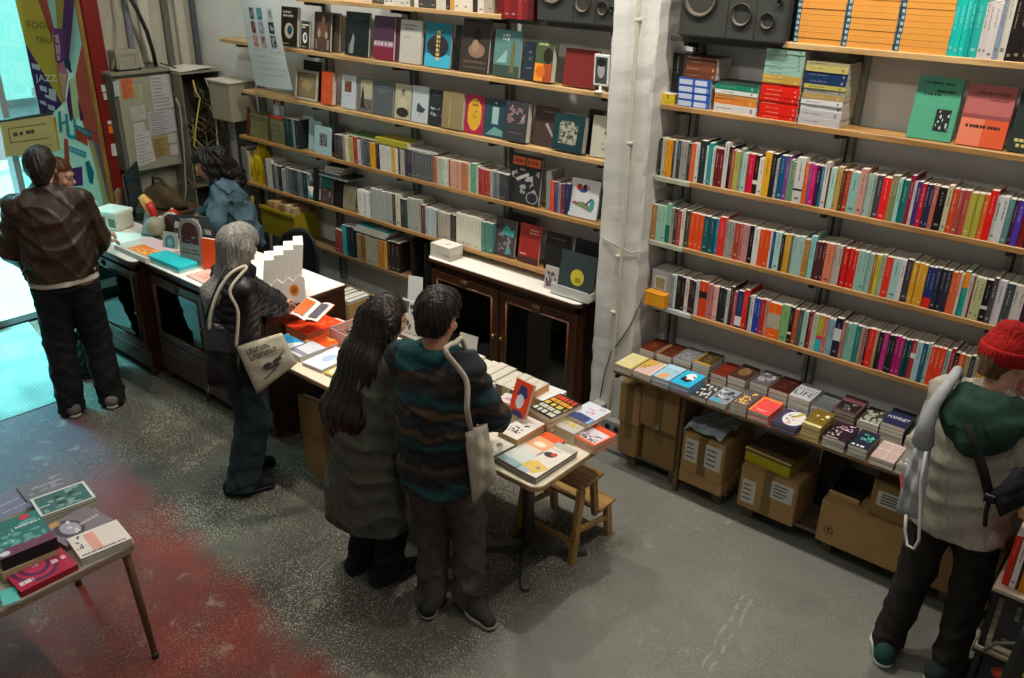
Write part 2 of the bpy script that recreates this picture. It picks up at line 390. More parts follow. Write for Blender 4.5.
PINE2 = wood('8a6436', 'b48850', scale=2.2, axis='X')
PALE = wood('a3a48c', 'b9bba6', scale=2.0, axis='X')
IRON = mat('2e2e2a', .5, .3); UPR = mat('8c8d82', .55, .1, noise=.2)
def board(x0, x1, z, m, label, brackets=(), y0=SY, y1=WY-.065, th=.03, name='shelf_board'):
 t = thing(name, label, 'shelf', ((x0+x1)/2, (y0+y1)/2, z))
 T = Matrix.Translation((-(x0+x1)/2, -(y0+y1)/2, -z))
 mb = MB(); mb.box((x0, y0, z-th), (x1, y1, z), m, T, bev=.003); mb.build('plank', t)
 for bx in brackets:
  mb = MB(); mb.box((bx-.014, y0+.012, z-th-.022), (bx+.014, y1+.0, z-th-.001), IRON, T)
  mb.prism([(y0+.012, z-th-.022), (y1, z-th-.022), (y1, z-th-.04)], bx-.005, bx+.005, IRON, T @ Matrix(((0, 0, 1, 0), (1, 0, 0, 0), (0, 1, 0, 0), (0, 0, 0, 1))))
  mb.build('bracket', t)
 return t
ZR = [2.68, 2.293, 1.882, 1.488, 1.086]
ZL = [2.692, 2.305, 1.902, 1.497, 1.083, .69]
RB = [-2.50, -1.575, -.69]; LB = [-6.78, -5.80, -4.83, -3.90, -3.0]
board(-1.925, .95, ZR[0], PINE, 'topmost pine shelf beyond the pillar, under the stacked orange volumes', [-1.575, -.69])
board(-2.595, -1.93, ZR[0]-.02, mat('4a4740', .6), 'short dark shelf carrying the loudspeaker beyond the pillar', [-2.50], y0=4.44)
board(-2.595, .95, ZR[1], PINE2, 'pine shelf with a propped green book and flat stacks of books', RB)
for i, w in ((2, 'upper'), (3, 'middle'), (4, 'lower')):
 board(-2.36 if i < 4 else -2.26, .95, ZR[i], PINE2, f'pine shelf holding the {w} of the three packed rows of spines', RB[1:])
 board(-2.595, -2.362 if i < 4 else -2.262, ZR[i]-.002, PALE if i < 4 else mat('b4bab8', .6), f'short pale painted shelf end beside the pillar, {w} of three', RB[:1], y0=SY-.004)
board(-5.9, -3.81, ZL[0], PINE, 'topmost pine shelf between pillar and poster sheet, above the face-out books', [-5.80, -4.83, -3.90])
board(-3.805, -2.905, ZL[0]-.02, mat('4a4740', .6), 'short dark shelf carrying red volumes and a loudspeaker', [-3.0], y0=4.46)
board(-7.02, -2.905, ZL[1], PINE, 'pine shelf of large face-out books ending in a big red one', LB)
board(-6.75, -2.905, ZL[2], PINE, 'pine shelf of face-out books with a framed picture at one end', LB)
board(-6.88, -2.905, ZL[3], PINE2, 'pine shelf of thin spines with a black and white book facing out', LB)
board(-6.88, -2.905, ZL[4], PINE2, 'lowest long pine shelf just above the dark wooden cabinet', LB)
board(-6.55, -4.72, ZL[5], wood('5a4428', '7a6040', axis='X'), 'low dark plank behind the counter carrying leaning books', [-5.8])
for k, ux in enumerate([-2.50, -1.575, -.69]):
 mb = MB(); mb.box((-.03, -.055, 0), (.03, 0, 2.75), UPR, bev=.004); mb.box((-.006, -.058, .0), (.006, -.0551, 2.75), IRON)
 o = mb.build('shelf_upright', loc=(ux, WY-.001, .72)); tag(o, f'dark steel wall channel, {ORD[k]} beyond the white pillar', 'shelf upright')
for k, ux in enumerate([-6.78, -5.80, -4.83, -3.90]):
 mb = MB(); mb.box((-.027, -.055, 0), (.027, 0, 3.0), UPR, bev=.004); mb.box((-.006, -.058, .0), (.006, -.0551, 3.0), IRON)
 o = mb.build('shelf_upright', loc=(ux, WY-.001, .35)); tag(o, f'dark steel wall channel behind face-out books, {ORD[k]} from the poster sheet', 'shelf upright')
PAGE = pages_mat()
def ink(h): return mat(h, .55, noise=.06, scale=60)
def art_on(mb, art, w, h, z, T=None):
 """flat printed shapes on a cover of w x h, at height z above the local cover plane"""
 e = .0004; k = 0
 for a in art:
  k += 1; zz = z+e+k*.00006; c = ink(a[-1]) if a[0] != 'T' else ink(a[5])
  if a[0] == 'r': mb.poly([(a[1]*w, a[2]*h, zz), (a[3]*w, a[2]*h, zz), (a[3]*w, a[4]*h, zz), (a[1]*w, a[4]*h, zz)], c, T)
  elif a[0] == 'e': mb.poly([((a[1]+a[3]*math.cos(t*PI/10))*w, (a[2]+a[4]*math.sin(t*PI/10))*h, zz) for t in range(20)], c, T)
  elif a[0] == 'p': mb.poly([(x*w, y*h, zz) for x, y in a[1]], c, T)
  elif a[0] == 't':                                   # a line of small unreadable print
   u, v, u1, sz, seed = a[1:6]; r = random.Random(seed)
   while u < u1:
    l = r.uniform(.5, 1.2)*sz*h/w
    g = min(u+l, u1)
    mb.poly([(u*w, v*h, zz), (g*w, v*h, zz), (g*w, (v+sz)*h, zz), (u*w, (v+sz)*h, zz)], c, T); u += l*r.choice((1.15, 1.2, 1.6))
  elif a[0] == 'b':                                   # blotchy picture: scattered patches inside a rectangle
   u0, v0, u1, v1, n, seed = a[1:7]; r = random.Random(seed)
   for q in range(n):
    cx, cy = r.uniform(u0, u1), r.uniform(v0, v1); rx, ry = r.uniform(.04, .14)*(u1-u0), r.uniform(.04, .14)*(v1-v0); ph = r.uniform(0, 6)
    pts = []
    for t in range(9):
     an = t*2*PI/9; f = r.uniform(.6, 1.2)
     pts.append((min(max(cx+rx*f*math.cos(an+ph), u0), u1)*w, min(max(cy+ry*f*math.sin(an+ph), v0), v1)*h, zz+q*.00001))
    mb.poly(pts, c, T)
  elif a[0] == 'T':                                   # legible lettering: text,u,v,size,colour
   tw = max(v[0] for v in text_geo(a[1], 'CENTER')[0])*2; M2 = Matrix.Translation((a[2]*w, a[3]*h, zz)) @ Matrix.Scale(min(1, .9*w/(tw*a[4]*h)), 4, (1, 0, 0))
   mb.text(a[1], a[4]*h, c, (T @ M2) if T else M2, 'CENTER')
def auto_art(col, seed):
 r = random.Random(seed); d = random.Random(seed+5).choice(['f0ead8', '1a1a1a', 'd8c060', 'c8d8d8', 'e8e0d0', '201c28'])
 if abs(sum(int(d[i:i+2], 16) for i in (0, 2, 4))-sum(int(col[i:i+2], 16) for i in (0, 2, 4))) < 150: d = 'f0ead8' if sum(int(col[i:i+2], 16) for i in (0, 2, 4)) < 380 else '201c20'
 a = [('t', .12, .84, r.uniform(.6, .9), .05, seed, d), ('t', .12, .75, r.uniform(.5, .85), .05, seed+1, d)]
 k = r.random()
 if k < .45: a.append(('b', .15, .15, .85, .65, 10, seed, d)); a.append(('b', .2, .2, .8, .6, 6, seed+9, r.choice(['c83c28', '2c6c8c', 'd8a838', '6a8a5c', 'c88c8c'])))
 elif k < .75: a.append(('e', .5, .4, .28, .2, d)); a.append(('e', .55, .42, .15, .12, r.choice(['c83c28', '2c6c8c', 'd8a838', '6a8a5c', 'c88c8c'])))
 else: a.append(('r', .1, .12, .9, .6, d)); a.append(('b', .12, .14, .88, .58, 9, seed, col))
 a.append(('t', .15, .06, r.uniform(.4, .7), .025, seed+3, d)); return a
def book(M, w, h, t, col, label, group=None, art=None, spine=None, hard=False, name='book', cat='book', rough=.42, spine_art=True, back=None, seed=0, pagecol=None):
 """local frame: spine along x=0, width +x, height +y, thickness +z; front cover on top (z=t)"""
 root = thing(name, label, cat, M, group)
 c = mat(col, rough, noise=.07, scale=30); sc = mat(spine, rough, noise=.07, scale=30) if spine else c
 cv = .0022 if hard else .0008; ov = .003 if hard else 0.0
 mb = MB()
 mb.box((0, 0, t-cv), (w, h, t), c); mb.box((0, 0, 0), (w, h, cv), mat(back, rough) if back else c)
 mb.box((0, 0, cv), (cv, h, t-cv), sc)
 if art: art_on(mb, art, w, h, t)
 if spine_art:
  r = random.Random(seed*13+7); S = sum(int((spine or col)[i:i+2], 16) for i in (0, 2, 4))
  f = .45; cc = spine or col; tgt = (0xe6, 0xe0, 0xd0) if S < 400 else (0x2c, 0x26, 0x24)
  ic = ink(''.join('%02x' % (round((int(cc[i:i+2], 16)*(1-f)+tgt[i//2]*f)/24)*24 if (int(cc[i:i+2], 16)*(1-f)+tgt[i//2]*f) < 240 else 240) for i in (0, 2, 4)))
  y = h*r.uniform(.45, .6); tt = t-2*cv; e = -.0003
  y1 = h*r.uniform(.82, .93); q0 = .37 if t < .025 else .43
  while y < y1:
   l = r.uniform(.004, .016); mb.add([(e, y, cv+tt*q0), (e, y+l, cv+tt*q0), (e, y+l, cv+tt*(1-q0)), (e, y, cv+tt*(1-q0))], [(0, 1, 2, 3)], ic); y += l+r.choice((.002, .003, .007))
  y = h*r.uniform(.06, .12)
  if r.random() < .6: mb.add([(e, y, cv+tt*.25), (e, y+h*.05, cv+tt*.25), (e, y+h*.05, cv+tt*.75), (e, y, cv+tt*.75)], [(0, 1, 2, 3)], ic)
 mb.build('cover', root)
 mb = MB(); mb.box((cv, ov, cv), (w-.0015-ov, h-.0012-ov, t-cv), PAGE if not pagecol else mat(pagecol, .85)); mb.build('page_block', root)
 return root
def M_spine(x, y, z):            # standing on a shelf, spine towards -Y
 return frame((0, 1, 0), (0, 0, 1), (1, 0, 0), (x, y, z))
def M_face(x, y, z, lean=.12, turn=0.0):   # front cover towards -Y, leaning back
 R = Matrix.Rotation(turn, 4, 'Z') @ Matrix.Rotation(-lean, 4, 'X')
 return Matrix.Translation((x, y, z)) @ R @ frame((1, 0, 0), (0, 0, 1), (0, -1, 0), (0, 0, 0))
def M_flat(x, y, z, a=0.0): return Matrix.Translation((x, y, z)) @ Matrix.Rotation(a, 4, 'Z')
def lerp_y(line, px):
 for (x0, y0), (x1, y1) in zip(line, line[1:]):
  if px <= x1 or (x1, y1) == line[-1]: return y0+(y1-y0)*(px-x0)/(x1-x0)
def spine_row(z, line, start, items, group, where, noun='paperback', H0=.214, Y0=SY+.008, D=.155, counted='from the pillar', heights=None, seed0=0):
 px = start; n = 0; r = random.Random(seed0+5)
 for it in items:
  x0 = on_y(px, lerp_y(line, px), Y0).x; x1 = on_y(it[0], lerp_y(line, it[0]), Y0).x; px = it[0]
  col = it[1]; hm = it[2] if len(it) > 2 else 1.0; num = it[3] if len(it) > 3 else 1; ex = it[4] if len(it) > 4 else None
  wd = (x1-x0)/num
  for q in range(num):
   n += 1; t = wd-.0006
   sz = 'slim' if t < .014 else 'thick' if t > .028 else 'medium'
   lab = f"{sz} {cname(col)} {noun}, {ordw(n)} {counted} on the {where}"
   root = book(M_spine(x0+q*wd+.0003, Y0+r.uniform(-.002, .006), z+.0006), D*(1+.12*(hm-1))+r.uniform(-.012, .012), H0*hm+r.uniform(-.004, .004), t, col, lab, group, seed=seed0+n, cat=noun if noun in ('file', 'folder') else 'book', name=noun.replace(' ', '_'))
   if ex:                       # coloured blocks across the spine: (v0,v1,colour)
    mb = MB();
    for v0, v1, c2 in ex: mb.add([(-.0005, v0*H0, .0), (-.0005, v1*H0, .0), (-.0005, v1*H0, t), (-.0005, v0*H0, t)], [(0, 1, 2, 3)], ink(c2))
    mb.build('spine_panel', root)
G = 'spines on the packed shelves beyond the pillar'
L3 = [(640, 173.3), (656.6, 176.4), (740, 191.8), (880, 219), (937, 231), (1017, 250), (1060, 260)]
R3 = [(659.3, '2a2626'), (663.4, 'b8b0a0'), (670.1, 'e09a18', 1, 2), (672.2, '3a3430'), (674.2, 'a8a8a0'), (677.9, '2f4350'), (684.6, '9a968c', 1, 2), (687.7, '3a3a40'), (692.3, 'd0602a'), (696.4, 'c8c4c0'), (702.6, '20302c', 1.12), (704.7, 'd0d4d0'), (708.8, '1e8a8a', 1.08), (712, 'c0d0c0'), (720.2, '6a1c20', 1, 2), (724.3, 'd0c4c4', 1.16), (727.8, '2a1416', 1.1), (731.2, 'a85840'), (735.8, 'a8a850'), (739, '8a9a8a', 1.08), (743.6, 'a0c0b0'), (750.3, 'd0103a'), (755, '2a1014', 1, 1, [(.25, .35, 'd8d0c8')]), (760, 'd8d0c8', .93), (766.8, 'dca420', 1.12), (772, '1c1c20', 1.08), (774.5, 'a0a0a0'), (780.7, '10507c', 1.1), (784.3, '7a3a8a', 1.08), (791, '6a8a6c', 1, 2), (799.8, 'c8c4bc', 1.1, 1, [(.3, .35, '1a1818')]), (804, 'e0601c'), (806.2, '6a50a0'), (811.4, 'c81468'), (815.5, '3a1838'), (819, '20788a'), (823.2, 'd0c0bc', 1.1), (824.8, '5a2420'), (830.4, 'a8ccc0'), (836, 'b89850', 1.04, 2), (839.7, '5a3018'), (844.9, 'a83c20'), (853.7, '8ab4ac'), (860.4, 'c89080', 1.08), (867, 'a0b4a8', 1, 2), (870, '88988c'), (876.2, '4a4048'), (883.8, 'e82020', .98), (886.9, 'a07850', 1.06), (891, '788050', 1.06), (895, '98c4b8'), (901.8, '106c68'), (906, '8a2038', 1.14), (909, 'c0b4b0'), (913.7, '3a2c6c'), (918.3, 'c01424'), (925.6, '2c2848', 1, 2), (930, 'b06050'), (938.5, '181418'), (943.6, 'b8b490', 1.04), (948.8, 'd04418'), (961, 'a84440', 1, 2), (974, 'a8a03c', 1, 2), (979, 'd06824'), (986.3, 'd81818', 1.1), (997.7, 'c8c8c4', 1, 2), (1003.9, '5a8480'), (1008, '4a2444'), (1014, '4a34a0'), (1021, '7a1820'), (1030, '181010'), (1038, '70302c'), (1048, 'b8a888')]
spine_row(ZR[2], L3, 656.7, R3, G, 'upper packed shelf', seed0=100)
L4 = [(640, 237.5), (648.7, 239.5), (740, 261.5), (880, 296.5), (994, 327), (1050, 343)]
R4 = [(654.8, 'a87848'), (663.6, '98c8b0', 1, 2), (667.7, '78b8a0', 1.1, 1, [(.0, .5, '0c6c58')]), (671.3, 'a09c88'), (675, '4a3a30'), (678.5, 'a84040'), (682, 'd8ccc0', 1.06), (687.3, '4a443c', 1.04), (700.7, 'e04c18', 1, 3), (712, '0c5058', 1, 2), (715.2, '1c7c98', .98), (722, 'd83028', 1.08), (730.8, '9c948c', 1, 3), (736, 'a83c24'), (739, 'a85858'), (745.3, 'c08484', 1, 2), (750, '181418'), (755.6, 'd8d4d0'), (766, 'dc4814', 1, 2), (768, 'd8d0cc'), (771, '1c4478'), (776.8, 'a4c8c4'), (780, '2c241c'), (786, 'c8982c', 1, 2), (788, '706040'), (799, '98b8b4', 1, 2), (804.8, 'a87830', .97, 2), (810, '88c4c0', 1.12), (820.8, '4a2420', 1, 3), (828.5, 'd07858'), (836.3, 'b8a8a0', 1, 2), (838.3, '5c1c18'), (851.8, 'd01814', 1, 3), (867, '8cb4a8', 1, 3), (870.7, 'a06830'), (874.6, 'b8b83c'), (878.8, '98a890', 1.03), (886, 'd83420'), (894.2, '9cc0bc'), (898.4, 'd0c8c4'), (905, '3c383c', 1.03), (919.5, 'cc9420', 1, 3), (928, '1c2c6c', 1, 2, [(0, .24, 'd82414')]), (943, '28283c', 1, 3), (951.7, 'd06038', 1, 2), (954.3, 'c8beb4'), (960, '149488', 1.08, 1, [(.68, 1.05, 'e88c10')]), (964, 'b0b0a8'), (966, '6c2824'), (976, 'b4b484', 1, 2), (982.7, '181418', 1, 1, [(.3, .38, 'c8c4c0')]), (987.5, '484448', 1.06), (995.6, 'c8c0c8', 1.03), (1004, '3c4448'), (1015, 'c0bab4', 1.02, 2), (1024, '3c1420'), (1034, 'a8a49c'), (1044, '704030')]
spine_row(ZR[3], L4, 649.5, R4, G, 'middle packed shelf', seed0=300)
L5 = [(640, 298), (667, 306.7), (740, 330), (880, 371.3), (926.5, 386), (1030, 419)]
R5 = [(671.5, '8c9498'), (674, 'c8d0d0'), (682.5, '241c1c', 1, 2), (686, 'd8c8c0'), (692.6, '3a1c1c', 1, 2), (696, 'b8c4c8'), (704, 'd84018', 1.02, 1, [(.55, .75, '241818')]), (711, 'c07070', 1, 2), (715, 'd8a8a0'), (723.3, '20242c', 1, 2), (726.4, 'b8b4ac'), (729.5, '382c30', 1.14), (733, 'b85050'), (739.3, '1c3464', 1.08, 1, [(.06, .33, 'd8d8d8')]), (744, 'dc2418', 1.14), (746, '2c3438'), (750, 'ccccc8'), (756.8, '2c3ca0', 1, 2), (761.5, 'b02820'), (764.5, 'b88070'), (777, 'ec6414', 1, 1, [(.28, .7, 'b0a890')]), (785.2, '7cac70', 1.02), (789, '241c18', 1, 1, [(.25, .32, 'e0dcd0')]), (793.8, 'b05030'), (798.4, '485450'), (803, 'a0c0b4'), (804.6, '241c1c'), (807.7, '981c28', 1.03), (813, 'a8b4a4'), (819, 'a89c30', 1, 1, [(.0, .35, '28a8bc'), (.35, .45, 'c83c50')]), (823, 'c0685c'), (829.4, '80a4b0', 1, 2), (836.6, '1c1c38', 1.06, 1, [(.45, .78, 'c8c8c4')]), (840, 'b06860'), (849.5, '78ac9c', 1, 2), (855, '187470'), (860.3, 'b08478', 1, 2), (862.5, '3c1c1c'), (868.8, 'd8281c'), (871.9, 'a88460'), (876.5, '241820'), (881.7, 'b02c78', 1.02), (888.4, '18201c', 1, 2), (897, 'a41464', 1, 2), (904.4, '143c44', 1, 2), (909, 'a82c2c', 1, 1, [(.55, .68, 'd8d0cc')]), (914.7, '98bcc0'), (919.3, '14546c'), (923, 'a0b8b4', 1.04), (937, 'd83c1c', 1, 3), (941.7, '90a49c'), (945.8, '8c2430', 1.06), (950, '20201c'), (955, 'd85820'), (960.8, '98845c'), (965.4, '2c302c', 1.03), (968.5, '8c8c84'), (978, 'b88c2c', 1, 2), (990, '58544c', 1, 2), (1004, 'a88c70', 1, 2), (1020, '6c3c38', 1, 2)]
spine_row(ZR[4], L5, 667.5, R5, G, 'lower packed shelf', seed0=500)
a = on_y(648, 300, SY).x; b = on_y(667, 306, SY).x
t = thing('magazine_file', 'pale grey card file beside the pillar at the end of the lower packed shelf', 'file box', (a, SY+.02, ZR[4]))
w = b-a-.004
mb = MB(); g = mat('a4a4a2', .7)
mb.box((0, 0, 0), (w, .17, .006), g); mb.box((0, 0, 0), (.004, .17, .215), g); mb.box((w-.004, 0, 0), (w, .17, .215), g); mb.box((0, .166, 0), (w, .17, .215), g); mb.box((0, 0, .0), (w, .004, .215), g); mb.box((.002, .02, .205), (w-.002, .165, .212), mat('c0c0bc', .7)); mb.build('file_body', t)
mb = MB(); mb.box((w*.25, -.002, .1), (w*.72, -.0005, .17), mat('8c8c64', .5)); mb.box((w*.2, -.0015, .095), (w*.77, -.0004, .18), mat('d0d0cc', .5)); mb.build('label_holder', t)
t = thing('card_box', 'small orange card box in front of the grey file beside the pillar', 'box', (a-.004, SY-.045, ZR[4]))
mb = MB(); mb.box((0, 0, 0), (w+.012, .06, .085), mat('e49a1c', .6), bev=.003); mb.build('box_body', t)
mb = MB(); mb.box((-.001, -.001, .078), (w+.013, .061, .088), mat('d8901a', .6), bev=.003); mb.build('lid', t)
def stack(x, y, z, layers, w, h, group, labels, rot=0.0, jit=.003, D=None, name='book', cat='book', seed=0, hard=False):
 """layers bottom-up: (thickness, colour); spine to the front"""
 r = random.Random(seed); zz = z
 for k, (t, c) in enumerate(layers):
  M = Matrix.Translation((x+r.uniform(-jit, jit), y+r.uniform(-jit, jit), zz+.0004)) @ Matrix.Rotation(rot+r.uniform(-.01, .01), 4, 'Z') @ frame((0, 1, 0), (-1, 0, 0), (0, 0, 1), (h, 0, 0))
  book(M, w, h, t, c, labels(k, c), group, seed=seed+k, hard=hard, name=name, cat=cat); zz += t+.0006
 return zz
z2 = ZR[1]
xa = on_y(662, 98, SY).x
for k, (px, c) in enumerate([(671.5, '1c1814'), (675.5, '3c3834'), (681, '141210')]):
 xb = on_y(px, 103+k*.5, SY).x
 book(M_spine(xa, SY+.09, z2+.0006), .14, .27, xb-xa-.001, c, f'tall upright black-spined book by the pillar, {ORD[k]} from it, behind a yellow book', seed=40+k); xa = xb
xa = on_y(660, 102, SY-.0).x; xb = on_y(673, 104, SY).x
book(M_spine(xa, SY+.01, z2+.0006), .07, .055, xb-xa, 'd0b428', 'small thick yellow book beside the pillar, in front of the black spines', seed=44)
xa = on_y(676, 106, SY).x; xb = on_y(708, 110, SY).x
zt = stack(xa, SY+.01, z2, [(.038, '2858b0')]*4, .16, xb-xa, 'thick blue and white volumes', lambda k, c: f'thick blue and white volume, {ORD[k]} from the bottom of the stack by the pillar', seed=50)
for k in range(4):
 o = [c for c in bpy.data.objects if c.get('group') == 'thick blue and white volumes'][k]
 mb = MB()
 for u0, u1 in ((.03, .44), (.52, .88)): mb.add([(-.0006, (1-u1)*(xb-xa), .004), (-.0006, (1-u0)*(xb-xa), .004), (-.0006, (1-u0)*(xb-xa), .031), (-.0006, (1-u1)*(xb-xa), .031)], [(0, 1, 2, 3)], ink('c4cce0'))
 mb.build('spine_panel', o)
zt = stack(xa+.03, SY+.012, zt, [(.034, '6a3a28'), (.034, '7a4028'), (.034, '5c3426'), (.008, '4a2c22')], .165, (xb-xa)*.93, 'brown volumes on the blue ones', lambda k, c: f'dark brown volume lying on the blue and white stack, {ORD[k]} above it', seed=60)
xa = on_y(712, 111, SY).x; xb = on_y(754, 117.5, SY).x
Lk = ['white and black lettered paperback at the bottom of the low mixed stack', 'orange paperback in the low mixed stack, under another orange one', 'orange paperback under the white one in the low mixed stack', 'off-white paperback under the green ones in the low mixed stack', 'green paperback just above the white one in the low mixed stack', 'dark green paperback topmost in the low mixed stack']
stack(xa, SY+.01, z2, [(.042, 'd0ccc4'), (.03, 'd07828'), (.022, 'c88848'), (.022, 'd8d8d0'), (.028, '1c7c64'), (.008, '2c4034')], .16, xb-xa, None, lambda k, c: Lk[k], seed=70)
xa = on_y(757, 117.5, SY).x; xb = on_y(794, 123, SY).x
stack(xa, SY+.01, z2, [(.022, 'd81c0c')]*8+[(.02, 'b89440')]*2+[(.0205, '8cb0a0')]*6, .17, xb-xa, 'slim volumes in the tall red and green stack', lambda k, c: (f'red paperback in the tall stack, {ORD[k]} from its bottom' if k < 8 else f'ochre paperback over the red ones in the tall stack, {ORD[k-8]} above them' if k < 10 else f'pale green paperback in the tall stack, {ORD[k-10]} above the ochre ones'), seed=80)
xa = on_y(797, 124, SY).x; xb = on_y(838, 129.5, SY).x
Lb = [(.036, 'b8b4b4'), (.036, 'b8b4b4'), (.026, 'c8c8c4'), (.026, 'd0d0cc'), (.026, 'a88c50'), (.024, '8c8c80'), (.02, 'b0a850'), (.03, '183058'), (.03, '183058'), (.03, 'b8ac60'), (.016, '98906c')]
stack(xa, SY+.01, z2, Lb, .2, xb-xa, None, lambda k, c: f'{cname(c)} spine in the wide many-coloured stack, {ORD[k]} of eleven from the bottom', seed=90)
for px, k in ((904, 0), (955, 1), (1006, 2)):
 pass
GR = [('t', .15, .88, .55, .035, 3, '1c3c30'), ('t', .6, .88, .8, .03, 4, '1c3c30'), ('t', .18, .7, .55, .035, 5, '1c3c30'), ('t', .45, .76, .85, .03, 6, '1c3c30'), ('r', .55, .15, .88, .5, '1c2420'), ('b', .57, .17, .86, .48, 10, 8, 'c0c8c0')]
x0 = on_y(903, 138, SY).x
book(M_face(x0, SY+.055, z2+.0015, .14), .20, .285, .02, '4f9c7c', 'green book with a small dark photograph propped on the second shelf', art=GR, seed=1)
x0 = on_y(953, 144, SY).x
book(M_face(x0, SY+.055, z2+.0015, .14), .20, .27, .025, 'b0605c', 'dusty red and orange book propped beside the green one', art=[('r', 0, 0, 1, .45, 'd87858'), ('r', .5, 0, 1, .45, 'd0542c'), ('r', .0, .45, 1, .52, '8c4444'), ('t', .12, .3, .85, .05, 12, '3c1c18'), ('t', .2, .85, .9, .04, 13, '7c3c3c'), ('t', .5, .75, .9, .03, 14, '7c3c3c')], spine='3c1818', seed=2)
x0 = on_y(1004, 152, SY).x
book(M_face(x0, SY+.055, z2+.0015, .14), .21, .28, .022, '26302c', 'black book with a pale round emblem propped near the shelf end', art=[('t', .3, .88, .9, .06, 21, 'd8d4c8'), ('t', .5, .78, .8, .05, 22, 'd8d4c8'), ('e', .62, .48, .3, .2, '8c8c7c'), ('e', .62, .48, .22, .14, '3c443c'), ('b', .45, .38, .8, .58, 8, 3, 'a8a894'), ('t', .1, .16, .9, .05, 23, 'c8b878'), ('t', .15, .08, .85, .05, 24, 'c8b878')], seed=3)
x0 = on_y(1062, 160, SY).x
book(M_face(x0, SY+.055, z2+.0015, .14), .2, .27, .022, '7c5c40', 'brown book propped at the far end of the second shelf', seed=4)
z1 = ZR[0]
TEALB = '24586c'
def side_stack(px0, px1, n, tag0, seed):
 xa = on_y(px0, 42+(px0-788)*.09, SY).x; xb = on_y(px1, 42+(px1-788)*.09, SY).x; zz = z1
 for k in range(n):
  r = random.Random(seed+k)
  M = Matrix.Translation((xa+r.uniform(-.002, .002), SY+.008+r.uniform(0, .004), zz+.0004)) @ frame((0, 1, 0), (-1, 0, 0), (0, 0, 1), (xb-xa, 0, 0))
  o = book(M, .17, xb-xa, .0262, 'da9440', f'orange-yellow volume with a teal spine end, {ordw(k+1)} from the bottom of the {tag0} orange stack', 'orange volumes on the top shelf', spine='dc9642', spine_art=False, seed=seed+k)
  mb = MB(); h = xb-xa; mb.add([(-.0005, h*.91, .0), (-.0005, h, .0), (-.0005, h, .0262), (-.0005, h*.91, .0262)], [(0, 1, 2, 3)], ink(TEALB))
  for q in range(2): mb.add([(-.0007, h*(.93+.03*q), .006), (-.0007, h*(.948+.03*q), .006), (-.0007, h*(.948+.03*q), .02), (-.0007, h*(.93+.03*q), .02)], [(0, 1, 2, 3)], ink('c8d8d8'))
  mb.build('spine_panel', o); zz += .0272
side_stack(792, 838.5, 12, 'first', 1000); side_stack(841, 890.5, 12, 'second', 1020); side_stack(893, 945, 12, 'third', 1040)
LT = [(788, 40.7), (880, 50.2), (1024, 62), (1080, 67)]
spine_row(z1, LT, 945.5, [(951, '12b0a4'), (961, '14b8aa', 1, 2), (966, '0c9c94'), (975, '20a498'), (983.5, 'c0b8b4', .96, 2), (991, 'c8beb8', .96), (995.5, '8090a0', 1.2), (1003, 'c4beb0', 1.3), (1010, '1c1412', 1.02), (1018.5, '1c1412', 1.02), (1030, '2c1c18', 1.02), (1050, '5c5048', 1.1, 2)], 'upright volumes on the top shelf', 'topmost shelf', noun='volume', H0=.245, D=.16, counted='from the orange stacks', seed0=900)
def speaker(px0, px1, pyb, z, label, drivers):
 x0 = on_y(px0, pyb, SY-.04).x; x1 = on_y(px1, pyb, SY-.04).x; w = x1-x0; h = .40
 t = thing('loudspeaker', label, 'speaker', (x0, SY-.03, z))
 cab = mat('3c3d39', .5, noise=.15); dk = mat('24241f', .6)
 mb = MB(); mb.box((0, 0, 0), (w, .25, h), cab, bev=.012); mb.build('cabinet', t)
 mb = MB()
 for u in (.47, .73): mb.box((u*w-.002, -.0015, .01), (u*w+.002, .0005, h-.01), dk)
 mb.build('panel_seam', t)
 for u, v, r in drivers:
  T = Matrix.Translation((u*w, -.0005, v)) @ Matrix.Rotation(PI/2, 4, 'X')
  mb = MB(); mb.lathe([(r, .0), (r*1.0, .012), (r*.9, .014), (r*.86, .004)], mat('3a3832', .5, .2), T=T, close=False)
  mb.lathe([(r*.86, .004), (r*.4, -.02), (r*.34, -.02)], mat('6a5c48', .5), T=T, close=False)
  mb.lathe([(r*.34, -.02), (r*.25, -.008), (r*.12, -.003), (.0005, -.001)], mat('7a6a50', .5), T=T, close=False)
  mb.build('driver', t)
 return t
speaker(676, 783, 38, ZR[0]-.016, 'dark loudspeaker lying on its side at the shelf top, beyond the pillar', [(.2, .2, .10), (.60, .13, .058), (.84, .11, .04), (.93, .2, .016)])
speaker(535, 617, 20, ZL[0]-.016, 'dark loudspeaker at the shelf top next to red volumes, before the pillar', [(.2, .2, .10), (.58, .125, .058), (.82, .1, .04), (.93, .1, .016)])
LT = [(296, -3), (340, 1), (480, 12.4), (540, 17.5)]
spine_row(ZL[0]-.02, LT, 497, [(503.5, '6c1c1c'), (510, '8c2424', 1, 1), (517, '7c2020'), (522, '9c3030'), (528, '7c2428'), (533.5, '5c181c')], 'red volumes beside the loudspeaker', 'top shelf by the loudspeaker', noun='volume', H0=.22, counted='from the street', seed0=1200)
LT0 = [(296, -3), (340, 1), (480, 12.4), (540, 17.5)]
spine_row(ZL[0], LT0, 372, [(376, '6c5c50'), (384, '5c4c44', 1, 2), (394, 'e8e0d4', 1, 2), (410, 'dcd4c8', 1, 3), (414, '6a5c50'), (418, 'e4dccc'), (436, '4c4440', .9, 3), (446, 'd8d0c0', 1, 2), (450, '3c3430'), (454, 'd8a050'), (473, 'e8dcc8', 1, 4), (477, '3a302c'), (484, 'e8dcd0'), (492, 'b8a894', 1, 2)], 'pale volumes on the topmost shelf', 'top shelf before the red volumes', noun='volume', H0=.2, counted='from the street', seed0=1250)
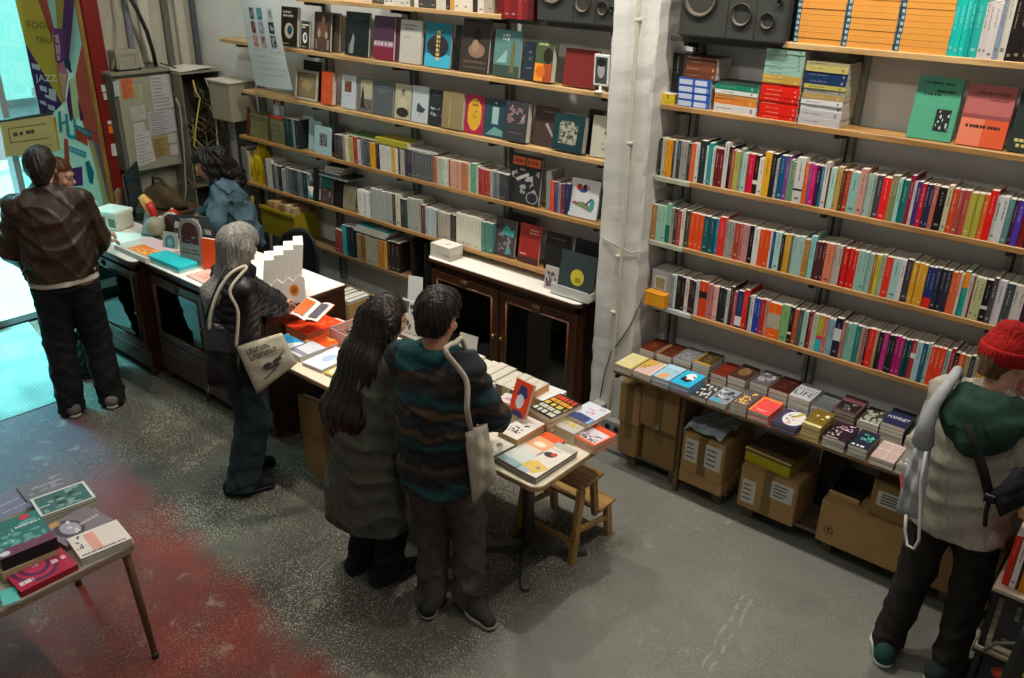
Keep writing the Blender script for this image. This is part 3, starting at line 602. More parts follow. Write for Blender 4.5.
def faceout(z, p0, p1, top, col, label, art=None, t=.02, Y=SY+.05, lean=.13, spine=None, turn=0.0, seed=0, h=None, frame_like=False):
 """p0,p1: bottom corners in the photo, top: row of the upper edge at the same place"""
 a = on_y(p0[0], p0[1], Y).x; b = on_y(p1[0], p1[1], Y).x
 hh = h if h else max(.12, (on_y((p0[0]+p1[0])/2, top, Y+.02).z-z)/math.cos(lean))
 return book(M_face(a, Y, z+.0015+t*math.sin(lean), lean, turn), b-a, hh, t, col, label, art=art if art is not None else auto_art(col, seed+3), spine=spine, hard=True, seed=seed, rough=.38, name='hardback')
z = ZL[1]
F = lambda *a, **k: faceout(*a, **k)
F(z, (284, 46), (300, 49), 8, '241e18', 'tall black book beside the hanging poster sheet on the upper face-out shelf', seed=11, t=.03)
F(z, (303, 50), (311, 51), 22, '34322e', 'narrow dark grey book before the brown portrait book', seed=12)
F(z, (316, 52), (332, 54), 13, '42302a', 'dark brown book with a seated figure in pale clothes on its cover', art=[('e', .55, .82, .1, .08, 'a8927c'), ('e', .5, .55, .32, .2, '6c4c3c'), ('e', .3, .45, .1, .12, 'a08c74'), ('e', .75, .42, .09, .1, 'a89480'), ('p', [(.2, .02), (.8, .02), (.7, .35), (.3, .35)], '5a4038'), ('r', .1, .05, .2, .3, '8c7c68'), ('r', .8, .05, .92, .3, '9c8c78')], seed=13)
F(z, (331, 54), (341, 55), 14, '4a4438', 'dark olive hardback half hidden behind the brown portrait book', seed=14, Y=SY+.09, art=[])
F(z, (347, 56), (370, 59), 13, '1a1a18', 'black book with a faint pale figure low on its cover', art=[('t', .25, .85, .8, .03, 3, '4a4a44'), ('p', [(.2, .05), (.35, .05), (.4, .4), (.33, .52), (.24, .3)], '8a9088'), ('p', [(.14, .05), (.2, .05), (.24, .3), (.16, .26)], '6a706a')], seed=15)
F(z, (375, 60), (395, 63), 17, '4c2a40', 'purple book with a dark pink lower half and pale lettering band', art=[('r', 0, 0, 1, .3, '7c2038'), ('r', 0, .3, 1, .44, '8a6c7c'), ('t', .05, .33, .95, .08, 5, 'c8b4bc')], seed=16)
F(z, (395, 63), (402, 64), 18, '54343c', 'plum coloured spine strip standing beside the purple book', art=[], seed=17, Y=SY+.07)
F(z, (401, 64), (422, 67), 21, 'bcb8ae', 'pale grey book with small dark lines of print near its top', art=[('t', .2, .86, .75, .04, 7, '7c7870'), ('t', .2, .78, .6, .04, 8, '7c7870'), ('t', .2, .6, .5, .025, 9, '9c988e')], seed=18)
F(z, (426, 68), (451, 71), 24, '20788c', 'turquoise book with an upright line of gold letters on a dark disc', art=[('r', 0, 0, 1, .3, '40b0d0'), ('e', .5, .48, .42, .26, '2c2830')]+[('t', .44, .16+.1*i, .58, .07, 30+i, 'd8b860') for i in range(7)], seed=19)
F(z, (455, 72), (461, 73), 26, '181614', 'narrow black book between the turquoise book and large brown one', art=[], seed=20)
F(z, (462, 73), (489, 77), 20, '3c322c', 'large dark brown book with a pale shouldered figure', art=[('e', .55, .7, .16, .13, '1c1614'), ('e', .55, .42, .3, .14, '8c705c'), ('e', .5, .5, .13, .12, '9c8068'), ('t', .1, .18, .9, .04, 11, '6a5c50'), ('t', .1, .08, .9, .03, 12, '6a5c50')], seed=21)
F(z, (494, 78), (520, 81), 31, '5c8480', 'teal grey landscape book with a standing figure on its cover', art=[('r', 0, 0, 1, .25, '3c4c44'), ('p', [(.1, .3), (.5, .6), (.5, .3)], '8cb4b0'), ('t', .3, .86, .6, .06, 13, 'c8d8d4'), ('t', .3, .78, .55, .05, 14, 'c8d8d4'), ('p', [(.62, .1), (.8, .1), (.78, .7), (.72, .82), (.66, .7)], '6a6440')], seed=22)
F(z, (523, 81), (537, 83), 42, '2c343c', 'dark blue book with a small pale emblem beside the orange and green one', art=[('b', .35, .5, .75, .75, 9, 4, '8c9498'), ('t', .3, .3, .7, .03, 6, '7c8488')], seed=23)
F(z, (538, 84), (555, 86), 43, '4a5a3c', 'thick green and orange book with a dark disc on its cover', art=[('r', 0, 0, 1, .45, 'e89428'), ('r', .5, 0, 1, .45, 'a84c20'), ('e', .35, .25, .28, .14, 'd06c1c'), ('e', .72, .65, .26, .2, '241c18'), ('t', .15, .9, .7, .05, 3, 'd8cc8c')], t=.05, seed=24)
F(z, (565, 87), (596, 91), 50, '7c2c28', 'big plain red book near the pillar on the upper face-out shelf', art=[('t', .2, .85, .7, .02, 4, '8c3c34')], seed=25, t=.03)
t = thing('photo_stand', 'small white framed black and white portrait on a foot beside the pillar', 'picture frame', on_y(600, 92, SY+.02))
mb = MB(); mb.box((-.055, 0, .035), (.055, .012, .215), mat('d8d8d4', .4), bev=.004); mb.build('picture_frame', t)
mb = MB(); mb.box((-.042, -.001, .05), (.042, .0, .2), mat('4a4a48', .4)); T = Matrix.Translation((0, -.0014, .125)) @ Matrix.Rotation(PI/2, 4, 'X')
mb.add([(.026*math.cos(q*PI/8), .045*math.sin(q*PI/8), 0) for q in range(16)], [list(range(16))], ink('a8a8a4'), T); mb.add([(.032*math.cos(q*PI/8), .025*math.sin(q*PI/8)+.045, 0.0002) for q in range(16)], [list(range(16))], ink('1c1c1c'), T); mb.build('portrait', t)
mb = MB(); mb.lathe([(.035, 0), (.033, .006), (.008, .012), (.006, .036)], mat('d0d0cc', .4)); mb.build('foot', t)
z = ZL[2]
x0 = on_y(295, 99, SY+.04).x; x1 = on_y(317, 103.5, SY+.04).x
t = thing('picture_frame', 'pale framed picture propped at the poster-sheet end of the second face-out shelf', 'picture frame', M_face(x0, SY+.05, z+.004, .16))
w = x1-x0; h = .235; fr = mat('b8ae9a', .5)
mb = MB(); mb.box((0, 0, 0), (w, .018, .018), fr, bev=.002); mb.box((0, h-.018, 0), (w, h, .018), fr, bev=.002); mb.box((0, .018, 0), (.018, h-.018, .018), fr, bev=.002); mb.box((w-.018, .018, 0), (w, h-.018, .018), fr, bev=.002); mb.build('picture_frame', t)
mb = MB(); mb.box((.018, .018, .0), (w-.018, h-.018, .008), mat('7c6c50', .5)); art_on(mb, [('r', .16, .14, .84, .86, '8c7c5c'), ('e', .5, .5, .22, .16, 'a8966c'), ('b', .2, .2, .8, .4, 8, 2, '6a5c40')], w, h, .0081); mb.build('picture', t)
F(z, (305, 101), (323, 105), 63, '1a1614', 'black hardback standing behind the pale framed picture', art=[('t', .2, .6, .8, .05, 3, '4c4038')], Y=SY+.11, seed=30, h=.30)
F(z, (325, 105), (336, 107), 73, 'c8501c', 'orange book with thick pale pages beside the framed picture', art=[('b', .2, .2, .8, .85, 12, 5, 'd86030')], t=.04, seed=31)
F(z, (343, 108), (357, 111), 76, 'b8bcc0', 'white book with a small brown picture on the second face-out shelf', art=[('r', .22, .5, .7, .82, '6c3c28'), ('b', .24, .52, .68, .8, 8, 4, '9c6c48'), ('t', .3, .38, .7, .03, 8, '8c9094')], seed=32)
F(z, (359, 111), (374, 114), 79, '6c6660', 'grey book showing a slender dark figure against a cream sky', art=[('r', .2, .4, .95, .95, 'b0a88c'), ('p', [(.22, .1), (.5, .1), (.42, .55), (.34, .78), (.26, .6)], '2c2824'), ('b', .3, .05, .95, .4, 10, 6, '3c3a36')], seed=33)
F(z, (375, 114), (394, 118), 83, '54585a', 'plain slate grey book with faint lines of print', art=[('t', .2, .85, .8, .025, 4, '7c8082'), ('t', .2, .75, .85, .025, 5, '7c8082'), ('t', .2, .68, .6, .025, 6, '7c8082')], seed=34)
F(z, (396, 118), (412, 121), 85, 'b0aa8c', 'cream book with a portrait of a person in a pale shirt', art=[('e', .5, .78, .09, .08, '2c2620'), ('e', .5, .73, .08, .07, '8c7c64'), ('p', [(.2, .1), (.8, .1), (.75, .48), (.58, .62), (.42, .62), (.25, .48)], 'c0b898'), ('e', .5, .2, .38, .14, '2c2824')], seed=35)
F(z, (413, 121), (429, 124), 87, 'b4bcc0', 'pale grey-blue book with a small dark bird', art=[('p', [(.3, .3), (.7, .28), (.85, .4), (.6, .45), (.4, .55), (.32, .48)], '3c4448'), ('r', .5, .18, .53, .3, '3c4448')], seed=36)
F(z, (430, 124), (444, 127), 91, '2c2c2e', 'dark book with a row of pale small figures', art=[('b', .1, .25, .9, .6, 14, 7, '9c9c98'), ('t', .2, .85, .8, .03, 9, '6c6c6c')], seed=37)
F(z, (445, 127), (465, 131), 93, '8c7c58', 'tan paper-wrapped book with a shiny crease, thick', art=[('p', [(.35, .05), (.42, .05), (.38, .8), (.34, .8)], 'a89870')], seed=38, t=.04)  # sheen on the crease is a paler strip in the cover colour
F(z, (466, 131), (484, 134), 96, 'b0244c', 'crimson book with a tall yellow oval on its cover', art=[('e', .5, .5, .38, .43, 'd8a830'), ('r', .15, .25, .85, .75, 'd8a830'), ('t', .35, .72, .68, .06, 9, '7c5420'), ('b', .35, .4, .65, .6, 6, 3, '7c5420')], seed=39)
F(z, (485, 134), (506, 137), 100, '2c4c54', 'dark teal book with a pale label and a bright glint', art=[('r', .35, .35, .65, .8, '9cb8b8'), ('p', [(.1, .05), (.9, .05), (.9, .2), (.5, .28)], '6c9c9c'), ('e', .5, .9, .05, .025, 'd8d8d8')], seed=40)  # glint is a pale ellipse put into the cover colour
F(z, (508, 138), (530, 141), 103, '3c3c40', 'thick charcoal book with a mauve picture near its top', art=[('b', .1, .45, .9, .92, 16, 5, '8c6c74'), ('b', .1, .5, .9, .9, 8, 8, 'b09ca0'), ('t', .2, .2, .8, .03, 6, '6c6c6c')], t=.05, seed=41)
F(z, (534, 142), (556, 146), 106, '4c3c38', 'dark brown book with a pale diagonal smear, partly behind the ornate teal one', art=[('p', [(.5, .55), (.6, .6), (.9, .3), (.85, .25)], 'a89c94'), ('t', .4, .85, .8, .03, 5, '8c7c74')], Y=SY+.075, seed=42, h=.25)
F(z, (556, 146), (586, 151), 113, '1f3c40', 'square dark teal book with an ornate pale square design', art=[('r', .2, .2, .8, .82, '6c7468'), ('b', .2, .2, .8, .82, 40, 3, 'a8a48c'), ('b', .2, .2, .8, .82, 26, 9, '24383c'), ('r', .4, .42, .62, .62, '8c9084'), ('t', .43, .54, .6, .03, 3, '2c3c3c')], t=.05, seed=43, h=.225)
F(z, (586, 152), (600, 155), 117, '161616', 'black book standing behind the cream one beside the pillar', art=[], Y=SY+.1, seed=44, h=.27)
F(z, (591, 154), (613, 158), 117, 'c4c0ac', 'cream book with a small dark sketch, nearest the pillar on its shelf', art=[('b', .4, .15, .7, .35, 6, 4, '3c3c38'), ('e', .55, .6, .06, .05, '7c7c70'), ('e', .7, .75, .08, .05, '9c9c8c')], seed=45, turn=.2)
GL = 'thin spines on the shelf before the pillar'
Lc = [(250, 137.4), (340, 160.4), (480, 196.7), (604.5, 223.3)]
spine_row(ZL[3], Lc, 335, [(338, '3c342c'), (343.5, '4a4044', 1, 2), (346, '8c7c7c'), (349.5, 'd0c8a0', 1, 2), (354, 'b0a468', 1, 2), (357.8, 'a83020', 1.06), (361.3, 'b8bcb4'), (364, '6c6470'), (371, '4c5458', 1, 4), (375.5, 'd89820'), (377, '8c6c28'), (380.5, '242430'), (392, 'ccccc4', 1, 6), (395.5, 'd0a83c'), (398, 'dcd4cc'), (400, '2c2c2c'), (405, 'b0b0a8', 1, 3), (412, '3c3444', 1.02, 3), (433, '5c5e60', 1.02, 8), (436.7, 'a8583c'), (438.5, 'd0a890'), (441.5, 'a0bcac'), (448.5, 'c8ccbc', 1, 3), (450.5, '8c3c34'), (461, 'd09c84', 1, 4), (468.5, 'c07c5c', 1, 3), (470.3, 'd0c0a0'), (475.5, '5ca080', 1.04), (478, 'c0c0a8'), (481.5, '9c1c3c', .93), (490.3, 'a83c30', .93, 3), (492.5, 'b0a8a8', .98), (499, '707880', .93, 3), (507.5, '3c3c40', .93, 3)], GL, 'thin-spine shelf', noun='volume', H0=.195, counted='from the street', seed0=1400)
xa = on_y(348, 131, SY+.03).x; xb = on_y(376, 137, SY+.03).x
book(M_flat(xa, SY+.02, ZL[3]+.208), xb-xa, .17, .012, '4c6c34', 'green book lying flat on top of the thin spines', seed=3)
xa = on_y(377, 137, SY+.03).x; xb = on_y(409, 142, SY+.03).x
book(Matrix.Translation((xa, SY+.01, ZL[3]+.204)) @ frame((0, 1, 0), (-1, 0, 0), (0, 0, 1), (xb-xa, 0, 0)), .17, xb-xa, .042, 'a8a02c', 'yellow-green thick book lying flat on top of the white spines', seed=5)
xa = on_y(405, 150, SY).x; xb = on_y(434, 157, SY).x
book(M_flat(xa, SY+.012, ZL[3]+.204, .05), xb-xa, .16, .014, '9c9c9c', 'silver-grey volume lying on top of the grey spines', seed=6)
z = ZL[3]
F(z, (510, 203), (540, 209), 156, '2c2c2e', 'large black and white book with two orange panels facing out', art=[('r', .06, .78, .45, .95, 'd8642c'), ('r', .5, .78, .96, .95, 'd8642c'), ('t', .1, .83, .42, .07, 4, '8c3c18'), ('t', .54, .83, .93, .07, 5, '8c3c18'), ('b', .05, .1, .95, .72, 16, 21, '9c9c98'), ('b', .1, .2, .9, .65, 12, 31, '1a1a1c'), ('e', .78, .15, .2, .13, '8c8c90'), ('e', .78, .15, .16, .105, '242428'), ('p', [(.2, .5), (.6, .66), (.62, .6), (.25, .44)], 'b8b4b0')], seed=50, t=.025)
spine_row(ZL[3], Lc, 545.5, [(549.5, '8c8a84', 1.3), (553.5, 'e04820', 1.0), (557.5, '4c3c70', 1.0), (560, '8c8c98', .98), (564, '7c2c34', 1.0, 1), (569, '22345c', 1.02)], 'spines near the white picture', 'thin-spine shelf by the white picture', noun='volume', H0=.2, counted='from the street', seed0=1500, Y0=SY+.03)
x0 = on_y(568, 214, SY+.03).x; x1 = on_y(595, 221, SY+.03).x
book(M_face(x0, SY+.04, z+.004, .16, .05), x1-x0, .245, .015, 'd8dadc', 'white book with red, green and black shapes propped beside the pillar', art=[('e', .3, .78, .1, .09, 'c82c38'), ('e', .5, .77, .09, .1, '2c2024'), ('e', .42, .7, .12, .05, '3c4c8c'), ('e', .6, .8, .06, .06, 'c88ca8'), ('p', [(.2, .3), (.5, .25), (.8, .18), (.85, .28), (.5, .42), (.3, .4)], '7c8c68'), ('p', [(.55, .35), (.75, .55), (.78, .52), (.6, .33)], '2c2c2c'), ('e', .8, .38, .08, .16, '3c9c9c'), ('e', .2, .36, .1, .04, 'a85c5c')], seed=51)
t = thing('glass_jar', 'small clear glass jar behind the white picture book beside the pillar', 'jar', on_y(598, 222, SY+.13)*1.0)
t.location = (t.location.x, SY+.13, ZL[3]+.001); t.location.x = on_y(597, 190, SY+.13).x
mb = MB(); mb.lathe([(.04, 0), (.045, .02), (.045, .17), (.03, .2), (.03, .215)], glass_mat('d8e4e4', .05, .2)); mb.build('jar_body', t)
mb = MB(); mb.lathe([(.034, .215), (.034, .235)], mat('8c9094', .4, .6)); mb.build('lid', t)
x0 = on_y(252, 138, SY+.03).x; x1 = on_y(268, 142, SY+.03).x
t = thing('card_box', 'dull olive card box at the wall end of the thin-spine shelf', 'box', (x0, SY+.03, z))
mb = MB(); mb.box((0, 0, 0), (x1-x0, .15, .20), mat('7c7a4c', .7), bev=.004); mb.build('box_body', t); mb = MB(); mb.box((-.002, -.002, .16), (x1-x0+.002, .152, .205), mat('6c6a44', .7), bev=.004); mb.build('lid', t)
F(z, (249, 138), (252.5, 139), 108, '5c2420', 'dark red spine at the wall end of the thin-spine shelf', seed=60, art=[])
x0 = on_y(272, 143, SY+.02).x; x1 = on_y(284, 146, SY+.02).x
zz = stack(x0, SY+.02, z, [(.05, '74744a')]*4, .14, x1-x0, 'olive volumes under the little figures', lambda k, c: f'thick olive volume, {ORD[k]} from the bottom of the pile under the red-white figures', seed=61)
for k, (dx, dy, c1, c2) in enumerate([(.03, .04, 'b8bcc4', 'c01c20'), (.075, .03, 'c0c4c8', 'b8bcc4'), (.115, .05, '9ca0ac', 'a02024')]):
 t = thing('figurine', ['white figurine with a red cap on the olive volumes', 'pale figurine between two others on the olive volumes', 'grey-white figurine with a dull red head nearest the pale card'][k], 'figurine', (x0+dx, SY+.03+dy, zz+.026))
 mb = MB(); mb.lathe([(.02, 0), (.024, .01), (.016, .05), (.02, .075), (.008, .09)], mat(c1, .4)); mb.build('body', t)
 mb = MB(); mb.lathe([(.006, .088), (.016, .096), (.018, .11), (.012, .124), (.001, .128)], mat(c2, .4)); mb.build('head', t)
mb = MB(); mb.box((x0-.005, SY+.02, zz+.0005), (x1+.01, SY+.14, zz+.025), mat('b03c24', .5), bev=.003); tag(mb.build('display_tray'), 'flat red tray under the small figurines', 'tray')
spine_row(ZL[3], Lc, 285.5, [(288, '24302c'), (291, '1c4440'), (294, '2c3c3c'), (296, '8c9494'), (300, '20282c')], 'dark spines beside the figurines', 'thin-spine shelf beside the figurines', noun='volume', H0=.24, counted='from the street', seed0=1550)
CARD = '9cb8bc'
def card_stand(px0, px1, py, hgt, label, Y, lean, turn, art=None):
 a = on_y(px0, py, Y).x; b = on_y(px1, py+(px1-px0)*.25, Y).x
 t = thing('display_card', label, 'card', M_face(a, Y, z+.004, lean, turn))
 mb = MB(); mb.prism([(0, 0), (b-a, 0), (b-a, hgt*.97), (b-a-.012, hgt), (0, hgt)], 0, .003, mat(CARD, .5));
 if art: art_on(mb, art, b-a, hgt, .003)
 mb.build('card_front', t)
 mb = MB(); mb.prism([((b-a)*.4, .0), ((b-a)*.6, 0), ((b-a)*.5, hgt*.7)], -.06, -.002, mat('8ca8ac', .5)); mb.build('easel_foot', t)
card_stand(304, 312, 149, .26, 'tall narrow pale blue card standing behind the others', SY+.09, .1, .3)
card_stand(309, 320, 152, .24, 'pale blue card with lines of print, middle of the three', SY+.06, .14, .15, [('t', .1, .85-.09*i, .85, .03, i, '6c888c') for i in range(5)])
card_stand(315, 332, 156, .225, 'pale blue card with a grey picture beside dark spines', SY+.02, .1, 0, [('r', .3, .3, .75, .75, '6c6870'), ('b', .32, .32, .73, .72, 10, 5, '3c3840'), ('b', .32, .32, .73, .72, 6, 6, 'a89ca0')])
F(z, (335, 159), (347, 162), 131, '3a3a38', 'dark flat folder leaning behind the first dark spines', Y=SY+.15, seed=70, h=.23, art=[])
z = ZL[4]
Ld = [(255, 186), (271, 189.6), (360, 212), (427, 237), (470, 248), (544, 271)]
Ld = [(255, 185.6), (271, 189.6), (340, 208), (398, 226), (470, 248), (544, 270), (600, 286)]
YEL = mat('d0b010', .5, noise=.2, scale=15)
for k, (px, hh, w) in enumerate([(254.5, .30, .05), (260.5, .40, .075)]):
 p = on_y(px, 188, SY+.03)
 t = thing('paper_bag', ['narrow bright yellow bag at the wall end of the lowest long shelf', 'tall pointed bright yellow bag beside white binders'][k], 'bag', (p.x, SY+.03, z))
 mb = MB(); mb.add([(-w/2, 0, 0), (w/2, 0, 0), (w/2, .12, 0), (-w/2, .12, 0), (-w*.55, -.005, hh*.6), (w*.55, .0, hh*.55), (w*.5, .12, hh*.6), (-w*.5, .12, hh*.6), (-w*.5, .03, hh*.8), (w*.2, .02, hh*.82), (w*.5, .08, hh*.72), (-w*.2, .07, hh)], [(0, 3, 2, 1), (0, 1, 5, 4), (1, 2, 6, 5), (2, 3, 7, 6), (3, 0, 4, 7), (4, 5, 9, 8), (5, 6, 10, 9), (6, 7, 11, 10), (7, 4, 8, 11), (8, 9, 11), (9, 10, 11)], YEL); mb.build('bag_body', t)
 mb = MB(); mb.tube([(-w*.3, .0, hh*.6), (-w*.3, -.012, hh*.4), (w*.1, -.014, hh*.2), (w*.3, -.004, hh*.5)], .004, mat('a08a10', .6)); mb.build('handle', t)
spine_row(z, Ld, 244, [(249, '7c7a70', 1.1), (251, 'a09c8c', 1.0)], 'grey files', 'lowest long shelf by the wall', noun='file', H0=.27, counted='from the street', seed0=1590)
spine_row(z, Ld, 266.5, [(268, '5c5450', 1.1), (273.5, 'c8c8bc', 1.15), (276, '4c504c'), (279.5, '8c9498'), (283, '2c3034'), (286.5, 'a8acac', .9), (290, '7c8488', 1.02), (294, '5c6468'), (299, '3c4448', 1, 2), (304, '6c7070', 1, 2), (308, '1f3c40'), (310, '8c9494')], 'grey and white files on the lowest long shelf', 'lowest shelf before the pen mug', noun='file', H0=.22, counted='from the street', seed0=1600)
p = on_y(312.5, 201, SY+.03)
t = thing('pen_mug', 'cream and teal mug holding dark pens on the lowest long shelf', 'mug', (p.x, SY+.05, z))
mb = MB(); mb.lathe([(.038, 0), (.042, .05)], mat('5c9c9c', .4)); mb.lathe([(.042, .05), (.043, .115), (.039, .116), (.036, .03)], mat('d0c8b0', .4), close=False); mb.build('mug_body', t)
for k in range(7):
 an = k*.9; o = MB(); o.tube([(.012*math.cos(an), .012*math.sin(an), .02), (.038*math.cos(an), .038*math.sin(an), .17+.02*(k % 3))], .005, mat(['1c1c1c', '2c2c34', '141414'][k % 3], .4), 6); q = o.build('pen', loc=(p.x, SY+.05, z)); tag(q, 'dark pen standing in the cream and teal mug', 'pen', 'pens in the mug')
t = thing('figurine', 'small grey-white figurine on dark spines beside the pen mug', 'figurine', (on_y(317, 190, SY+.02).x+.03, SY+.15, z+.255))
F(z, (318, 203), (324, 205), 170, '1c1c1c', 'black book beside the pen mug', seed=80, art=[], t=.05, Y=SY+.06)
zz = z+.2
mb = MB(); mb.lathe([(.022, 0), (.018, .04), (.024, .06), (.01, .075), (.02, .09), (.016, .11), (.002, .118)], mat('9ca0a0', .5)); mb.build('body', t)
bx = on_y(317, 190, SY+.02).x+.03
mb = MB(); mb.box((bx-.05, SY+.125, z+.0005), (bx+.06, SY+.172, z+.254), mat('241f1c', .6), bev=.004); tag(mb.build('storage_box'), 'tall black box behind the mug under the grey figurine', 'box')
F(z, (324, 205), (335, 208), 178, '4c3c3c', 'dull brown book with a teal top and mottled picture', art=[('r', 0, .6, 1, 1, '2c6460'), ('b', .1, .05, .9, .55, 14, 4, '8c7470')], seed=81, t=.03)
F(z, (336, 208), (346, 211), 184, '201a1a', 'dark maroon book between the mottled one and tan one', seed=82, art=[], t=.03)
x0 = on_y(322, 178, SY+.02).x; x1 = on_y(345, 185, SY+.02).x
t = thing('laptop', 'closed silver-edged laptop lying on dark books on the lowest long shelf', 'laptop', (x0-.02, SY-.0, z+.242))
mb = MB(); mb.box((0, 0, 0), (x1-x0+.06, .2, .012), mat('b8bcbc', .3, .6), bev=.004); mb.build('laptop_base', t)
mb = MB(); mb.box((0, 0, .0125), (x1-x0+.06, .2, .02), mat('2c3434', .4, .3), bev=.003); mb.build('lid', t)
zz = z+.264
for k, (c, tt) in enumerate([('24403c', .02), ('1c3440', .018), ('2c4844', .02)]):
 book(M_flat(x0+.01+.01*k, SY+.04, zz, .1*k), .2, .15, tt, c, f'dark teal book lying on the closed laptop, {ORD[k]} above it', seed=90+k); zz += tt+.0006
F(z, (346, 211), (356, 214), 186, '8c8468', 'tan book with a thin dark diagonal on its cover', art=[('p', [(.55, .2), (.6, .2), (.8, .75), (.75, .75)], '5c3c28')], seed=83, t=.02)
spine_row(z, Ld, 358, [(370.5, 'dcdad4', .92, 5), (372, '8c8a84', .9), (393, 'a9a9a6', 1.1, 6), (396, '4a4438', 1.1), (400.5, 'd0c8b4', 1.12), (404.5, '3c3c38', 1), (408, '2c4c4c', 1.02), (421.5, 'a4a79f', 1.12, 4), (425, '6c3c34', 1), (436.5, 'b0bcc0', .95, 4), (438, '6c5c48', .9), (450, 'a8a290', .92, 4), (455.5, '30322e', .95, 2)], 'pale spines on the lowest long shelf', 'lowest shelf past the tan book', noun='volume', H0=.225, counted='from the street', seed0=1650)
spine_row(z, Ld, 456, [(481, 'cfccbc', 1.05, 8), (492, '4c8078', 1.0, 3)], 'pale spines above the cabinet', 'lowest shelf above the cabinet', noun='volume', H0=.225, counted='from the street', seed0=1700)
F(z, (495, 256), (515, 261), 206, '4c4448', 'dark mauve book with teal wing shapes facing out above the cabinet', art=[('p', [(.3, .6), (.9, .55), (.95, .75), (.5, .85)], '3c9c98'), ('b', .1, .1, .8, .6, 16, 4, '8c8488'), ('p', [(.55, .05), (.85, .1), (.7, .4)], '5c9c9c'), ('b', .05, .7, .9, .98, 8, 8, '2c2c30')], seed=101, h=.26)
F(z, (505, 258), (534, 264), 210, '2a2c2c', 'dark grey book standing behind the red and mauve books', art=[], seed=103, Y=SY+.13, h=.29)
F(z, (519, 262), (539, 268), 225, 'a02c24', 'red book with small pale print facing out above the cabinet', art=[('t', .5, .85, .92, .04, 3, 'd8a8a0'), ('t', .5, .77, .92, .04, 4, 'd8a8a0'), ('r', 0, 0, 1, .16, '4c2c2c'), ('b', .1, .3, .8, .8, 8, 4, '8c2420'), ('t', .1, .2, .4, .04, 6, 'd8a8a0')], seed=102)
F(z, (545, 270), (569, 277), 223, '1e1e1c', 'black book with faint grey print behind the little photo card', art=[('t', .2, .85, .8, .03, 3, '6c6c68'), ('e', .8, .55, .06, .05, '6c6a60'), ('b', .05, .6, .15, .8, 3, 4, '6c6c68')], seed=104, h=.255)
F(z, (573, 278), (602, 285), 232, '1a1a1c', 'black book nearest the pillar above the record sleeve', art=[], seed=105, h=.26)
z = ZL[5]
Le = [(320, 245), (340, 252.5), (391, 271), (440, 289)]
spine_row(z, Le, 336, [(343.5, '8c3c34', .85, 2), (348, '2c9c9c', 1.1), (355, '1f2c3c', 1.1, 2)], 'leaning folders on the low dark plank', 'low dark plank by the black chair', noun='folder', H0=.24, counted='from the street', seed0=1750)
spine_row(z, Le, 357.5, [(362, '8c7448'), (366, '6c5030'), (371, 'a8987c'), (379, '9a9684', 1, 3), (384.5, 'b06c24'), (387.5, 'c89848')], 'tan spines on the low dark plank', 'low dark plank under the teal books', noun='volume', H0=.225, counted='from the street', seed0=1760)
spine_row(z, Le, 388, [(395, '34221c', 1.05, 2), (400, '241a16', 1.05)], 'dark volumes at the plank end', 'low dark plank beside the black rack', noun='volume', H0=.235, counted='from the street', seed0=1770)
xa = on_y(352, 222, SY).x; xb = on_y(384, 232, SY).x
zz = z+.245
for k, (c, tt) in enumerate([('5cac9c', .02), ('2c3c40', .018), ('50b4b8', .018)]):
 book(M_flat(xa+.02*k, SY+.01, zz), xb-xa, .17, tt, c, ['pale teal book lying across the tan spines', 'dark grey-blue book between two teal books on the tan spines', 'turquoise book topmost on the tan spines'][k], seed=110+k, art=[('r', .55, .2, .8, .6, 'c8dcd8')] if k == 2 else None); zz += tt+.0006
t = thing('magazine_rack', 'black empty file rack at the end of the low dark plank', 'file rack', (-4.70, SY+.0, .69-.12))
mb = MB(); m = mat('20201e', .5); mb.box((0, .0, 0), (.008, .2, .44), m); mb.box((.15, 0, 0), (.158, .2, .44), m); mb.box((.0, .19, 0), (.158, .2, .44), m); mb.box((0, 0, 0), (.158, .2, .01), m); mb.build('rack_body', t)
mb = MB(); mb.box((0, -.03, .0), (.158, -.0, .02), mat('c8c8c0', .5)); mb.build('label_strip', t)
mb = MB()
for lx in (.01, .148): mb.box((lx-.008, .01, -.57), (lx+.008, .03, .0), m); mb.box((lx-.008, .17, -.57), (lx+.008, .19, .0), m)
mb.build('stand', t)
PIPE = mat('c2bba8', .5, noise=.15)
def y_pipe(x, y): return on_y(x, y, CY-.014)
t = thing('conduit_pipe', 'thin cream conduit running down the white pillar', 'pipe', (0, 0, 0))
a, b = y_pipe(640.5, -20), y_pipe(629, 143); c = y_pipe(624, 226); d = y_pipe(608, 420)
mb = MB(); mb.tube([(a.x, a.y, 3.4), a, b, c, d, (d.x, d.y, .05)], .011, PIPE); mb.build('pipe', t)
for q in ((638, 20), (629.5, 143), (618, 256), (613, 312)):
 p = y_pipe(*q); mb = MB(); mb.box((p.x-.018, p.y-.012, p.z-.008), (p.x+.018, CY, p.z+.008), PIPE, bev=.003); mb.build('clip', t)
mb = MB(); wire = [on_y(646, 290, CY-.006), on_y(640, 305, CY-.008), on_y(630, 326, CY-.01), on_y(617, 345, CY-.01), on_y(611, 352, CY-.02), on_y(605, 372, CY-.02), on_y(600, 398, CY-.015)]
mb.tube(wire, .005, mat('6b6860', .5), 6); tag(mb.build('power_cable'), 'dark loose cable curving down the white pillar face', 'cable')
mb = MB(); mb.tube([on_y(603, 238, CY-.006), on_y(618, 246, CY-.02), on_y(632, 253, CY-.008), on_y(645, 250, CY-.006)], .004, mat('a8a59c', .5), 6); tag(mb.build('power_cable'), 'thin pale cable strung across the white pillar', 'cable')
p = on_y(600, 410, CY-.03)
t = thing('junction_box', 'grey junction box low on the white pillar', 'junction box', (p.x, CY, p.z))
